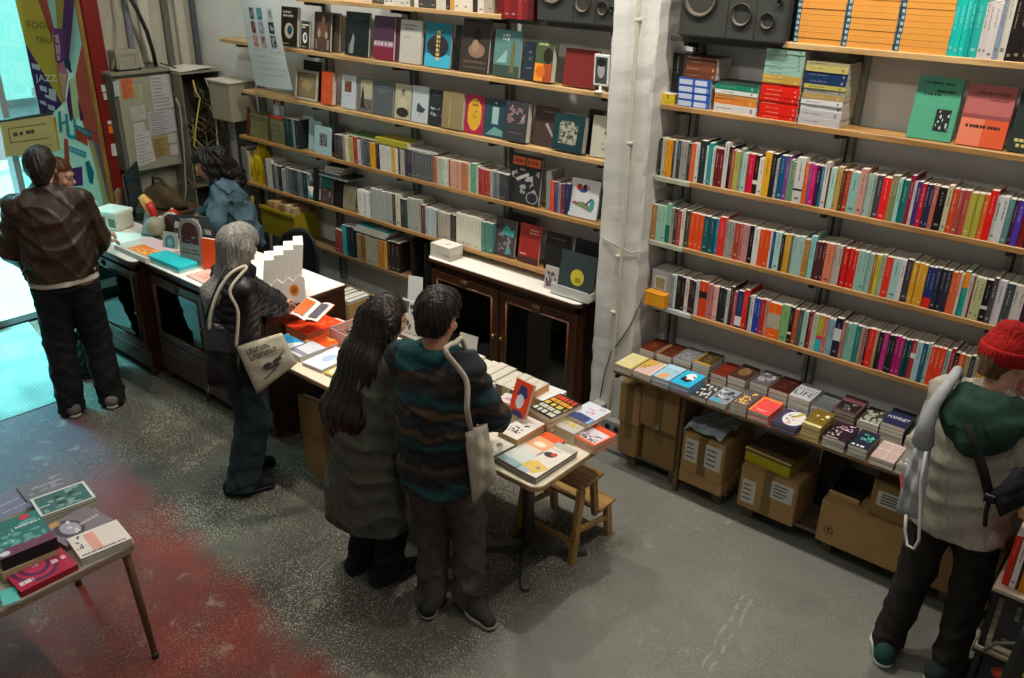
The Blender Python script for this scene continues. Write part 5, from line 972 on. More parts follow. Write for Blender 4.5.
def shorten(s, n=11):
 w = s.split()[:n]
 while w[-1].strip(',') in ('at', 'the', 'of', 'with', 'a', 'an', 'and', 'in', 'by', 'before', 'on', 'grey', 'black', 'back', 'under', 'edge', 'its', 'small', 'white', 'end'): w.pop()
 return ' '.join(w).rstrip(',')
def flat_pile(fl, fr, br, ztop, zbase, n, col, label, art=None, spine=None, hard=False, w=None, h=None, pagec=None, name='book', seed=0, back=None):
 a, ang, ww, hh = flat_at(fl, fr, br, ztop); w = w or ww; h = h or hh; tt = (ztop-zbase)/n; r = random.Random(seed+int(fl[0]))
 for k in range(n):
  top = k == n-1
  lab = label if top else f'copy lying beneath the {label}'
  lab = lab if top else 'copy lying beneath the '+shorten(label)
  book(M_flat(a.x, a.y, zbase+.0006+k*tt, ang+(0 if top else r.uniform(-.03, .03))), w, h, tt-.0008, col, lab, f'copies beneath the {label}' if (n > 2 and not top) else None, art=(art if art is not None else auto_art(col, int(fl[0]))) if top else None, spine=spine, seed=seed+int(fl[0])+k, hard=hard, pagecol=pagec, name=name)
a = on_z(145, 263, zc);
t = thing('flat_box', 'turquoise flat box along the counter edge', 'box', rotz(.02, on_z(146, 262, zc)+Vector((0, .02, .0005))))
mb = MB(); mb.box((0, 0, 0), (.40, .15, .018), mat('a8ccc8', .4), bev=.002); mb.build('box_body', t)
mb = MB(); mb.box((-.002, -.002, .0181), (.402, .152, .05), mat('22b4bc', .4), bev=.004); mb.build('lid', t)
flat_pile((114, 245), (146, 259), (158, 246), .985, zc, 2, 'c8c0b4', 'magazine with orange print at the street end of the counter', art=[('r', .3, .1, .95, .55, 'e07030'), ('b', .35, .15, .9, .5, 14, 3, 'f0b060'), ('r', .05, .6, .95, .95, 'd8a8a8')], name='magazine')
def standing(px0, px1, py, Y, h, t_, col, label, art, lean=.15, turn=0.0, name='book', cat='book', base=zc):
 x0 = on_y(px0, py, Y).x; x1 = on_y(px1, py+(px1-px0)*.4, Y).x
 return book(M_face(x0, Y, base+.001+t_*math.sin(lean), lean, turn), x1-x0, h, t_, col, label, art=art, name=name, cat=cat, seed=int(px0))
p = on_z(199, 270, zc)
book(M_face(p.x, p.y+.05, zc+.006, .12, .35), .135, .22, .03, 'd04818', 'orange book standing upright on the counter', art=[('t', .3, .5, .7, .02, 3, 'c03c10')], seed=5)
flat_pile((186, 275), (206, 284), (212, 274), .962, zc, 1, 'd8a898', 'pink leaflet lying before the upright orange book', art=[('b', .2, .2, .8, .8, 8, 3, 'c87c68')], name='leaflet')
p = on_z(176, 266, zc)
t = thing('display_stand', 'grey arched cardboard display with a dark red picture standing on the counter', 'display stand', M_face(p.x-.02, p.y+.06, zc+.012, .1, .3))
w, h = .20, .33; m = mat('8c8880', .6)
outl = [(0, 0), (w, 0), (w*1.0, h*.8)]+[(w*.5+w*.5*math.cos(q*PI/8), h*.8+h*.2*math.sin(q*PI/8)) for q in range(9)]+[(0, h*.8)]
mb = MB(); mb.prism(outl, 0, .012, m); art_on(mb, [('e', .5, .72, .38, .2, '4c2828'), ('r', .12, .45, .88, .72, '4c2828'), ('b', .2, .4, .8, .62, 10, 3, '6c9094'), ('b', .2, .45, .8, .7, 10, 4, '2c2020'), ('t', .15, .3, .85, .04, 5, '5c5850'), ('t', .1, .22, .9, .05, 6, '5c5850'), ('b', .1, .05, .9, .18, 8, 8, '6c6860')], w, h, .012); mb.build('printed_board', t)
mb = MB(); mb.box((.06, 0, -.07), (.14, .2, -.001), mat('5c5850', .7)); mb.build('support', t)
p = on_z(158, 254, zc)
t = thing('card_display', 'pale card with a teal arched picture on the counter', 'card', M_face(p.x-.03, p.y+.06, zc+.004, .2, .3))
mb = MB(); mb.box((0, 0, 0), (.14, .15, .006), mat('a8a89c', .6)); art_on(mb, [('e', .5, .6, .33, .25, '4c8084'), ('r', .17, .1, .83, .6, '4c8084'), ('e', .5, .5, .16, .2, '7ca8a8')], .14, .15, .006); mb.build('card_front', t)
mb = MB(); mb.box((.04, 0, -.05), (.1, .1, -.001), mat('8c8c80', .6)); mb.build('support', t)
p = on_z(262, 300, zc); q = on_z(296, 305, zc)
base = on_z(266, 302, zc)
t = thing('brochure_holder', 'stepped white card display with an orange round sticker on the counter', 'display stand', rotz(.95, on_z(262, 305, zc)) @ Matrix.Diagonal((.84, .85, 1.0, 1)))
wm = mat('dcd8d0', .5, noise=.03)
for k in range(4):
 x = .0+.075*k; hh = .30+.03*k;
 mb = MB(); mb.prism([(x, .0), (x+.071, .0), (x+.071+.05, hh), (x+.05, hh)], .0, .22, wm, Matrix(((1, 0, 0, 0), (0, 0, 1, 0), (0, 1, 0, 0), (0, 0, 0, 1)))); mb.build('tier', t)
mb = MB(); mb.prism([(-.01, 0), (.33, 0), (.335, .17), (.29, .19), (.25, .15), (.21, .18), (.17, .14), (.13, .17), (.08, .13), (.04, .15), (0, .12)], -.012, -.002, wm, Matrix(((1, 0, 0, 0), (0, 0, 1, 0), (0, 1, 0, 0), (0, 0, 0, 1)))); mb.build('front_panel', t)
T = Matrix.Translation((.25, -.0125, .09)) @ Matrix.Rotation(PI/2, 4, 'X')
mb = MB(); mb.add([(.036*math.cos(a_*PI/12), .04*math.sin(a_*PI/12), 0) for a_ in range(24)], [list(range(24))], mat('d88818', .4), T);
mb.add([(.02*math.cos(a_*PI/6), .024*math.sin(a_*PI/6), .0004) for a_ in range(12)], [list(range(12))], ink('9c5c10'), T); mb.build('sticker', t)
p = on_z(105, 232, zc)
t = thing('printer', 'small white and grey label printer on the counter by the street window', 'printer', rotz(.3, (p.x-.06, p.y+.12, zc)))
mb = MB(); mb.box((-.12, -.09, 0), (.12, .09, .15), mat('c4c0b0', .5), bev=.012); mb.build('printer_body', t)
mb = MB(); mb.box((-.125, -.095, .125), (.125, .095, .16), mat('d8d4c8', .5), bev=.008); mb.build('lid', t)
mb = MB(); mb.box((-.06, -.0915, .02), (.0, -.0895, .11), mat('6c2c24', .5)); mb.box((.03, -.0915, .03), (.1, -.0895, .1), mat('5c6458', .5)); mb.build('front_panel', t)
p = on_z(137, 238, zc)
t = thing('tablet', 'grey tablet propped on the counter beside white papers', 'tablet', M_face(p.x-.02, p.y+.05, zc+.006, .5, .5))
mb = MB(); mb.box((0, 0, 0), (.09, .2, .008), mat('6c7074', .3, .4), bev=.003); mb.build('tablet_body', t)
mb = MB(); mb.box((.006, .01, .0081), (.084, .19, .0088), mat('8c9094', .2)); mb.build('screen', t)
t = thing('monitor', 'dark slim monitor seen nearly edge-on before the red door post', 'monitor', rotz(2.45, on_z(126, 224, zc)+Vector((-.10, .16, 0))))
mb = MB(); mb.box((-.24, -.012, .10), (.24, .012, .42), mat('18181a', .4), bev=.006); mb.build('screen_housing', t)
mb = MB(); mb.box((-.225, -.0135, .115), (.225, -.0122, .405), mat('243c44', .15)); mb.build('screen', t)
mb = MB(); mb.cyl((0, .03, .01), (0, .02, .2), .016, mat('141414', .4)); mb.box((-.1, -.07, 0), (.1, .09, .012), mat('141414', .4), bev=.004); mb.build('stand', t)
p = on_z(147, 240, zc)
t = thing('barcode_scanner', 'red and yellow hand scanner standing on the counter', 'scanner', rotz(.4, (p.x-.07, p.y+.13, zc)))
mb = MB(); mb.tube([(0, 0, .012), (0, 0, .05), (.0, .0, .12), (-.02, -.0, .19), (-.05, 0, .25)], [.03, .018, .024, .036, .04], mat('b02c1c', .4), 12); mb.build('handle', t)
mb = MB(); mb.tube([(-.02, 0, .16), (-.055, 0, .25), (-.1, 0, .30)], [.03, .042, .03], mat('d89c50', .4), 12); mb.build('head', t)
mb = MB(); mb.lathe([(.05, 0), (.048, .008), (.02, .012)], mat('1c1c1c', .5)); mb.build('base', t)
p = on_z(163, 240, zc)
t = thing('desk_globe', 'small greenish-grey globe-like ball on the counter', 'lamp', (p.x-.05, p.y-.02, zc))  # globe-like sphere on a base, gives no light
mb = MB(); mb.lathe([(.001, .04)]+[(.075*math.sin(k*PI/12), .105-.075*math.cos(k*PI/12)) for k in range(1, 12)]+[(.001, .18)], mat('8c8870', .5, noise=.25, scale=14)); mb.build('globe', t)
mb = MB(); mb.lathe([(.05, 0), (.05, .01), (.02, .02), (.02, .045)], mat('4c4a44', .5)); mb.build('base', t)
p = on_z(174, 222, zc)
t = thing('table_ball', 'small red ball on the counter by the white headset', 'ball', (p.x, p.y, zc))
mb = MB(); mb.lathe([(.001, 0)]+[(.055*math.sin(k*PI/10), .055-.055*math.cos(k*PI/10)) for k in range(1, 10)]+[(.001, .11)], mat('c03420', .4)); mb.build('ball_body', t)
mb = MB(); mb.lathe([(.012, .106), (.012, .118)], mat('d8d0c8', .4)); mb.build('valve', t)
p = on_z(186, 226, zc)
t = thing('headset', 'white rounded headset lying on the counter behind the grey display', 'headset', rotz(.5, (p.x-.06, p.y-.10, zc)))
mb = MB(); mb.tube([(.08*math.cos(k*PI/10), .02, .03+.08*math.sin(k*PI/10)) for k in range(11)], .012, mat('d0ccc4', .4), 8); mb.build('headband', t)
for s in (-1, 1):
 mb = MB(); mb.lathe([(.001, 0), (.036, .0), (.042, .02), (.03, .04), (.001, .042)], mat('c4c0b8', .5), T=Matrix.Translation((s*.08, .02, .04)) @ Matrix.Rotation(s*PI/2, 4, 'Y')); mb.build('ear_pad', t)
p = on_z(207, 243, zc)
t = thing('laptop', 'dark laptop with pale stickers open in front of the person in the denim jacket', 'laptop', rotz(PI+.53, (on_z(205, 236, zc).x, on_z(205, 236, zc).y, zc)))
mb = MB(); mb.box((-.17, -.12, 0), (.17, .12, .016), mat('26282a', .4, .4), bev=.004); mb.build('laptop_base', t)
lid = MB(); Tl = Matrix.Translation((0, .12, .014)) @ Matrix.Rotation(math.radians(-22), 4, 'X'); lid.box((-.17, -.004, 0), (.17, .004, .23), mat('34363a', .4, .4), Tl, bev=.003); L_ = lid.build('lid', t)
mb = MB(); rr = random.Random(5)
for k in range(9):
 u, v = rr.uniform(-.14, .1), rr.uniform(.02, .16); c = ['a8a8a0', '8c8c88', 'c8c4bc', '5c6468'][k % 4]
 mb.add([(u, .0045+.0002*k, v), (u+rr.uniform(.03, .07), .0045+.0002*k, v+rr.uniform(-.01, .01)), (u+.04, .0045+.0002*k, v+.06), (u-.01, .0045+.0002*k, v+.05)], [(0, 1, 2, 3)], mat(c, .5), Tl)
mb.build('sticker', L_)
mb = MB(); mb.box((-.15, -.0052, .015), (.15, -.0041, .215), mat('5a6a74', .2), Tl); mb.build('screen', L_)
p = on_z(96, 215, zc)
t = thing('ornament', 'wooden ornament standing at the window end of the counter', 'ornament', (-6.87, 3.23, zc))
mb = MB(); mb.lathe([(.05, 0), (.04, .06), (.055, .12), (.03, .2), (.045, .25), (.001, .29)], wood('4a2c14', '7a5024', axis='Z')); mb.build('ornament_body', t)
mb = MB(); mb.lathe([(.06, 0), (.06, .012)], DKX); mb.build('base', t)
flat_pile((150, 246), (168, 255), (190, 240), .953, zc, 1, 'd0d4cc', 'white papers on the counter beside the grey tablet', art=[('t', .1, .8, .9, .02, 3, '8c9090'), ('t', .1, .7, .8, .02, 4, '8c9090'), ('t', .1, .6, .85, .02, 5, '8c9090')], name='paper_sheet')
t = thing('brochure_holder', 'grey card brochure holder by the jacket wearer at the window', 'brochure holder', M_face(on_z(84, 228, zc).x-.02, on_z(84, 228, zc).y-.0, zc+.004, .2, .4))
mb = MB(); mb.box((0, 0, 0), (.16, .22, .01), mat('b0bcc0', .4)); art_on(mb, [('t', .1, .85-.1*k, .9, .03, k, '7c8488') for k in range(7)], .16, .22, .01); mb.build('printed_card', t)
mb = MB(); mb.box((.02, 0, -.06), (.14, .1, -.001), mat('8c9094', .5)); mb.build('support', t)
item = lambda lo, hi, c, lab, cat='box': item_box('storage_box', lo, hi, c, lab, cat)
for k, (x, w_, hh, c) in enumerate([(-5.72, .26, .28, '6c6a64'), (-5.40, .12, .24, '3c5c5c'), (-5.1, .2, .26, '4c4844')]):
 item((x, 3.12, .34), (x+w_, 3.4, .34+hh*.4), c, ['grey file box inside the counter beside the grey-haired person', 'teal file box inside the counter beside the grey-haired person', 'brown-grey file box inside the counter, farther from the door'][k])
t = thing('notice_sheet', 'pale sheet with bold lines of print behind the counter glass', 'sheet', M_face(-5.58, 2.93, .355, .05))
mb = MB(); mb.box((0, 0, 0), (.17, .24, .003), mat('7c8480', .6)); art_on(mb, [('t', .08, .8-.2*k, .9, .09, k, 'b8c0bc') for k in range(4)], .17, .24, .003); mb.build('sheet_body', t)
item((-6.6, 2.95, .192), (-6.3, 3.15, .54), '1c5454', 'teal box for a glass reflection, inside the counter nearest the street door')  # teal box takes the place of the teal reflection in this glass
item((-6.2, 2.93, .192), (-6.08, 3.1, .50), '6c1c30', 'dark magenta bag inside the counter nearest the street door', 'bag')
TZ = .75
TW = mat('d8ccb4', .35, noise=.05)
def cafe_table(x0, x1, y0, y1, label, legs):
 t = thing('cafe_table', label, 'table', ((x0+x1)/2, (y0+y1)/2, 0)); T = Matrix.Translation((-(x0+x1)/2, -(y0+y1)/2, 0))
 r = .06; out = []
 for cx, cy, a0 in ((x1-r, y1-r, 0), (x0+r, y1-r, 90), (x0+r, y0+r, 180), (x1-r, y0+r, 270)):
  out += [(cx+r*math.cos(math.radians(a0+k*18)), cy+r*math.sin(math.radians(a0+k*18))) for k in range(6)]
 mb = MB(); mb.prism(out, TZ-.006, TZ, TW, T); mb.prism([((x-(x0+x1)/2)*1.003+(x0+x1)/2, (y-(y0+y1)/2)*1.006+(y0+y1)/2) for x, y in out], TZ-.028, TZ-.006, wood('8c6c44', 'b8966a', axis='X'), T); mb.build('tabletop', t)
 for lx, ly, rot in legs:
  b = mat('4e4f4b', .4, .4); Tp = T @ Matrix.Translation((lx, ly, 0)) @ Matrix.Rotation(rot, 4, 'Z')
  mb = MB(); mb.cyl((0, 0, .05), (0, 0, TZ-.03), .032, b, 20, Tp); mb.lathe([(.12, TZ-.04), (.12, TZ-.029)], b, T=Tp); mb.build('pole', t)
  mb = MB()
  for k in range(4):
   a = k*PI/2; c_, s_ = math.cos(a), math.sin(a)
   Tk = Tp @ Matrix.Rotation(a, 4, 'Z')
   mb.add([(.02, -.026, .0), (.02, .026, .0), (.02, .026, .075), (.02, -.026, .075), (.31, -.024, .0), (.31, .024, 0), (.31, .024, .03), (.31, -.024, .03), (.335, -.016, .0), (.335, .016, 0), (.335, .014, .022), (.335, -.014, .022)], [(0, 3, 2, 1), (0, 1, 5, 4), (1, 2, 6, 5), (2, 3, 7, 6), (3, 0, 4, 7), (4, 5, 9, 8), (5, 6, 10, 9), (6, 7, 11, 10), (7, 4, 8, 11), (8, 9, 10, 11)], b, Tk)
  mb.build('cross_base', t)
 return t
cafe_table(-3.28, -2.10, 2.735, 3.42, 'pale topped cafe table with a crossed metal foot under the books nearest the pillar', [(-2.43, 3.09, .66)])
cafe_table(-4.44, -3.29, 2.735, 3.42, 'pale topped cafe table between the counter and the couple, under orange books', [(-4.2, 3.27, .3)])
t = thing('step_stool', 'small wooden step stool half under the display table', 'stool', (-2.315, 3.34, 0))
SW = wood('7a5a30', 'a8824c', axis='Z'); SWX = wood('7a5a30', 'a8824c', axis='X')
def sbar(a, b, w_, d_, name, m=SW):
 a, b = Vector(a), Vector(b); v = b-a; L = v.length; z = v.normalized(); x = Vector((1, 0, 0)) if abs(z.x) < .9 else Vector((0, 1, 0)); y = z.cross(x).normalized(); x = y.cross(z)
 mb = MB(); mb.box((-w_/2, -d_/2, 0), (w_/2, d_/2, L), m, frame(x, y, z, a), bev=.004); mb.build(name, t)
for sx in (-.26, .13):
 sbar((sx, -.16, 0), (sx*.95, -.10, .45), .035, .045, 'leg'); sbar((sx, .19, 0), (sx, .16, .22), .035, .045, 'leg'); sbar((sx*.9, .06, .2), (sx*.85, .03, .45), .033, .04, 'leg')
 sbar((sx, .17, .13), (sx*.95, -.12, .19), .02, .035, 'rail')
mb = MB(); mb.box((-.27, -.12, .452), (.14, .09, .474), SWX, bev=.004); mb.build('seat', t)
mb = MB(); mb.box((-.28, .06, .222), (.15, .22, .242), SWX, bev=.004); mb.build('step', t)
sbar((-.24, -.14, .12), (.12, -.14, .12), .02, .035, 'rail')
PC = 'd8c8a8'
flat_pile((516, 468), (536, 478), (578, 451), .79, TZ, 2, 'd8d0c4', 'tall white magazine with a yellow foot and dark red figure at the table corner', art=[('p', [(0, .12), (.7, .05), (1, .3), (.3, .38), (0, .3)], 'd8b860'), ('r', 0, 0, .5, .12, 'a8b8bc'), ('e', .62, .22, .1, .035, '8c8470'), ('e', .35, .62, .25, .07, '3c3036'), ('e', .5, .66, .14, .05, 'b83c40'), ('r', .0, .85, 1, 1, 'b0aca4'), ('t', .1, .78, .6, .02, 3, '8c8880')], name='magazine', pagec='8c8678')
flat_pile((497, 457), (515.5, 467.5), (558, 437), .79, TZ, 2, 'd8ccc0', 'tall white magazine with an orange-red top, second from the table corner', art=[('r', 0, .82, 1, 1, 'd8582c'), ('r', 0, .55, 1, .82, 'dca070'), ('e', .5, .66, .3, .07, 'e8c8a8'), ('e', .5, .66, .18, .04, 'e8e0d0'), ('r', .0, .0, 1, .12, '98b4b8'), ('e', .68, .3, .1, .035, '8c8470'), ('r', 0, .12, 1, .4, 'c8d0c8')], name='magazine', pagec='8c8678')
flat_pile((474, 445), (493, 456), (517, 440.5), .80, TZ, 2, 'd8d4c4', 'white magazine with an oval grey sticker, third from the table corner', art=[('e', .6, .5, .1, .1, '8c8470'), ('r', .0, .0, 1, .2, 'c0c4b8')], name='magazine', pagec='8c8678')
flat_pile((498, 431), (517, 440), (541, 422), .83, TZ, 2, 'dcd4cc', 'thick white book with a black star-like mark on tan pages', art=[('b', .2, .2, .75, .65, 14, 3, '241c1c'), ('b', .1, .3, .3, .5, 4, 5, '4c3c3c'), ('t', .1, .8, .8, .03, 5, 'c8bcb4')], pagec='b89468')
flat_pile((497, 400), (518, 406), (527, 398.5), .90, TZ, 5, 'd8c8c8', 'white book with purple script on a tall pile', art=[('b', .1, .3, .9, .7, 14, 3, '5c4468'), ('t', .2, .8, .8, .05, 6, 'a898a8')], pagec=PC)
p = on_z(519, 404, .905)
book(M_face(on_z(509, 402, .91).x+.0, on_z(509, 402, .91).y+.01, .85, .35, -.1), .125, .19, .02, 'dc4420', 'bright orange-red book with a blue and white shape, leaning on the purple-script pile', art=[('p', [(.2, .58), (.8, .54), (.85, .62), (.7, .85), (.35, .88), (.28, .64)], '2c3868'), ('e', .5, .42, .22, .2, 'd8d4d8'), ('p', [(.1, 0), (.9, 0), (.75, .14), (.3, .16)], '2c3868')], seed=8)
flat_pile((525, 394), (549, 403), (566, 391), .86, TZ, 3, 'dcdad6', 'plain white thick book beside the many-lettered black one', art=[], pagec='d0c8b8')
flat_pile((528.5, 407), (550.5, 419), (577, 402), .87, TZ, 4, '20201c', 'black book with rows of white, yellow and red lettering', art=[('t', .06, .08, .95, .13, 3, 'c8c8bc'), ('t', .06, .26, .95, .13, 4, 'b8bca8'), ('t', .06, .44, .95, .13, 5, 'c8b040'), ('t', .06, .62, .95, .13, 6, 'd09028'), ('t', .06, .80, .95, .14, 7, 'd04020')], pagec=PC)
flat_pile((551, 423), (574, 434), (598, 417), .82, TZ, 3, 'b8b4ac', 'pale book with a yellow picture under the edge of the black lettered one', art=[('b', .1, .2, .9, .7, 14, 3, 'c8a838'), ('r', 0, .75, 1, 1, '5c5864')], pagec=PC)
flat_pile((565.5, 414), (588, 424.5), (599, 417), .845, .822, 1, 'c8ccd8', 'white and navy book on the pale yellow-pictured ones', art=[('p', [(0, 0), (1, .0), (1, .3), (.3, .35), (0, .2)], '34406c'), ('b', .2, .45, .9, .9, 8, 3, 'c88c90'), ('r', .85, .0, 1, .3, '7ca0c8')], pagec=PC, h=.2)
flat_pile((574, 435.5), (594, 446.5), (617, 434.5), .80, TZ, 2, 'd8502c', 'orange-red book with a white group picture overhanging the table end', art=[('r', .0, .1, .92, .75, 'd0c8cc'), ('b', .05, .12, .9, .5, 18, 3, '5c5058'), ('b', .1, .15, .85, .5, 10, 5, '8c8088')], pagec='c8a890')
a = on_z(462, 353, .93); b = on_z(534, 388, .93)
n = 10; x = a.x; W = (b.x-a.x)/n; r = random.Random(12)
for k in range(n):
 tt = W-.001; hh = .165+r.uniform(-.012, .012)
 c = ['c8a868', 'd8d0b8', 'c8bca0', 'e0d8c4', 'a88c5c', 'd8ccb4', '8c8468', 'd0c49c', '6c7c4c', 'd89858'][k]
 book(M_spine(x, 3.19+r.uniform(0, .01), TZ+.0008), .20, hh, tt, c, f'upright pale paperback in the row behind the striped sweater, {ordw(k+1)} from the couple', 'upright paperbacks at the back of the table', seed=700+k); x += W
book(M_face(on_z(489, 388, .8).x, 3.14, TZ+.004, .1, 0), .16, .18, .03, '2c2428', 'dark book with crossing tan triangles standing before the upright row', art=[('p', [(.1, .2), (.5, .55), (.55, .5), (.2, .1)], '8c7458'), ('p', [(.4, .4), (.95, .8), (.95, .6), (.5, .35)], '9c8468'), ('p', [(.5, .1), (.9, .3), (.9, .05)], '5c4440'), ('r', .96, 0, 1, 1, 'd89850')], seed=9)
def stand_card(px, py, z, w_, h_, col, label, art, lean=.2, turn=0.3, name='display_card'):
 p = on_z(px, py, z); t = thing(name, label, 'card', M_face(p.x, p.y, z+.002, lean, turn))
 mb = MB(); mb.box((0, 0, 0), (w_, h_, .004), mat(col, .45)); art_on(mb, art, w_, h_, .004); mb.build('card_front', t)
 mb = MB(); mb.prism([(w_*.35, 0), (w_*.65, 0), (w_*.5, h_*.6)], -.05, -.001, mat(col, .6)); mb.build('easel_foot', t)
p = on_z(398, 330, TZ); q = on_z(407, 318, TZ)
item_box('storage_box', (min(p.x, q.x)-.03, min(p.y, q.y)-.03, 0), (max(p.x, q.x)+.2, max(p.y, q.y)+.09, TZ-.001), '8c8476', 'plain tall box behind the table carrying two display cards', 'box')
stand_card(456, 372, TZ, .13, .25, 'b4b4ac', 'pale grey card with a small print standing beside the dark hair of the sweater wearer', [('b', .55, .78, .8, .86, 3, 3, '6c6c68'), ('b', .4, .5, .5, .55, 2, 3, '7c7c78')], .2, .1)
stand_card(404, 372, TZ, .18, .20, 'b4bcc4', 'blue-grey printed card between the heads of the couple', [('b', .1, .1, .9, .9, 22, 4, '5c6474'), ('r', .0, .93, 1, 1, 'e0dccc')], .25, .2)
stand_card(398, 330, TZ, .2, .22, 'b8b4ac', 'dotted pale card standing behind the long-haired person', [('b', .1, .1, .9, .9, 16, 6, '4c4448'), ('r', .0, .6, .35, .95, '4c545c'), ('r', 0, .95, 1, 1, 'd8d8d0')], .25, .1)
stand_card(407, 318, TZ+.0, .11, .30, 'c4c8c4', 'plain pale card tallest behind the couple', [], .15, .3)
t = carton(-5.46, -4.98, 3.98, 4.3, .0, .28, 'plain carton on the floor carrying the magazine carton behind the counter', 1)
t = carton(-5.42, -5.0, 4.0, 4.28, .2865, .50, 'open carton of magazines behind the white counter end', 2, open_=True)
for k in range(8):
 book(M_spine(-5.40+.048*k, 4.02, .294), .22, .225-.006*(k % 3), .044, ['9ca8b4', 'b0b4bc', '8c9098', 'c0b8ac', '7c8490', 'c8a88c', 'b8b4b4', 'a8a4a0'][k], f'magazine bundle standing in the open carton behind the counter, {ORD[k]} along', seed=720+k, name='magazine')
p0, p1, p2 = on_z(327, 338, .76), on_z(352, 350, .76), on_z(366, 328, .76)
t = thing('display_box', 'pinkish open carton full of small items beside the orange books', 'box', rotz(-.05, (-4.14, 3.14, TZ+.001)))
pm = mat('d0a8a0', .6); mb = MB(); e = .006; w_, d_, h_ = .30, .26, .10
mb.box((0, 0, 0), (w_, d_, e), pm); mb.box((0, 0, e), (w_, e, h_), pm); mb.box((0, d_-e, e), (w_, d_, h_), pm); mb.box((0, e, e), (e, d_-e, h_), pm); mb.box((w_-e, e, e), (w_, d_-e, h_), mat('b8905c', .6)); mb.build('box_body', t)
mb = MB(); rr = random.Random(3)
for k in range(70):
 c = Vector((rr.uniform(.03, w_-.03), rr.uniform(.03, d_-.03), rr.uniform(.03, .085))); T = Matrix.Translation(c) @ Matrix.Rotation(rr.uniform(0, 6), 4, Vector((rr.random(), rr.random(), rr.random())))
 mb.box((-.02, -.012, -.004), (.02, .012, .004), mat(['6c5c50', '8c7464', '4c3c38', 'a89484', '7c3c34', 'b8a898'][k % 6], .5), T, bev=.002)
o = mb.build('box_filling'); o.location = (-4.14, 3.14, TZ+.001); o.rotation_euler = (0, 0, -.05); tag(o, 'jumble of small brown and grey items filling the pinkish carton', 'trinkets', kind='stuff')
t = thing('card_box', 'white lidded box behind the pinkish carton of small items', 'box', rotz(-.15, (-4.10, 3.42, TZ+.001)))
mb = MB(); mb.box((0, 0, 0), (.19, .10, .085), mat('c8c0b0', .6), bev=.003); mb.build('box_body', t); mb = MB(); mb.box((-.003, -.003, .06), (.193, .103, .092), mat('d8d0c0', .6), bev=.003); mb.build('lid', t)
t = thing('card_box', 'small pinkish box with a dark red side next to the trinket carton', 'box', rotz(.1, (-3.82, 3.22, TZ+.001)))
mb = MB(); mb.box((0, 0, 0), (.13, .14, .07), mat('8c2c2c', .6), bev=.003); mb.build('box_body', t); mb = MB(); mb.box((-.002, -.002, .06), (.132, .142, .078), mat('d8b8a8', .6), bev=.003); mb.build('lid', t)
OR = 'e8441c'
flat_pile((281, 323), (307, 335), (333, 319), .80, TZ, 3, OR, 'bright orange book on a low pile before the person with grey hair', art=[('b', .55, .55, .9, .85, 8, 3, 'f08050')], pagec='c87858', name='magazine')
flat_pile((304, 341), (321, 349), (345, 333), .785, TZ, 2, 'f05a1c', 'orange book with a yellow oval, nearer the long-haired person', art=[('e', .55, .6, .3, .18, 'f0a048'), ('r', .0, 0, .9, .12, 'e8b060')], name='magazine')
flat_pile((270, 340), (288, 349), (303, 342), .80, TZ, 2, '2c94c8', 'blue magazine with a white corner at the table edge by the printed bag', art=[('p', [(.5, 0), (1, 0), (1, 1), (.75, .7)], 'd8dce0')], name='magazine')
flat_pile((287, 350), (300, 357), (322, 346), .79, TZ, 2, 'c8ccd4', 'white magazine with a grey band beside the blue one', art=[('r', .0, .1, 1, .3, '8c8494'), ('b', .2, .5, .8, .9, 6, 3, 'd8d0d0')], name='magazine')
flat_pile((302, 362), (322, 370), (348, 352), .775, TZ, 2, 'd0d8e0', 'pale blue-white magazine at the table edge nearest the long-haired person', art=[('e', .5, .5, .2, .2, 'a8bcd8'), ('r', .1, .1, .9, .2, 'e0e4e8')], name='magazine')
flat_pile((324, 372), (338, 378), (360, 362), .77, TZ, 1, 'd8b848', 'yellow magazine behind the coat of the long-haired person', name='magazine')
carton(-4.02, -3.50, 2.78, 3.10, .0, .285, 'lower brown carton under the table beside the grey-haired person', 0, tape=2)
carton(-4.02, -3.52, 2.77, 3.10, .2905, .545, 'upper brown carton under the table carrying grey folders', 3, tape=2)
for k, (x, y, a_) in enumerate([(-3.98, 2.80, .1), (-3.80, 2.92, -.1)]):
 book(M_flat(x, y, .551+.014*k, a_), .30, .2, .012, ['3c4448', '5c666c'][k], ['dark grey folder lying on the upper carton under the table', 'pale grey folder crossing the dark one under the table'][k], seed=740+k, name='folder')
NZ = .66
a, b, c = on_z(0, 605, NZ), on_z(133, 543, NZ), on_z(95, 482, NZ)
t = thing('side_table', 'small old table with a metal edged top on the red painted floor', 'table', (b.x-.35, b.y-.35, 0)); T = Matrix.Translation((-(b.x-.35), -(b.y-.35), 0))
X1, Y1 = b.x+.012, b.y+.015; X0, Y0 = X1-.78, Y1-.75; r = .05; out = []
for cx, cy, a0 in ((X1-r, Y1-r, 0), (X0+r, Y1-r, 90), (X0+r, Y0+r, 180), (X1-r, Y0+r, 270)): out += [(cx+r*math.cos(math.radians(a0+k*18)), cy+r*math.sin(math.radians(a0+k*18))) for k in range(6)]
mb = MB(); mb.prism(out, NZ-.006, NZ, mat('9c9484', .4), T); mb.build('tabletop', t)
mb = MB(); mb.prism([((x-(X0+X1)/2)*1.006+(X0+X1)/2, (y-(Y0+Y1)/2)*1.006+(Y0+Y1)/2) for x, y in out], NZ-.035, NZ-.0062, mat('9a8c78', .35, .5), T); mb.build('metal_edge', t)
mb = MB(); mb.box((X0+.06, Y0+.06, NZ-.065), (X1-.06, Y1-.06, NZ-.0362), wood('3c2818', '5c4028', axis='X'), T); mb.build('apron', t)
LM = wood('5c4632', '7c6248', axis='Z')
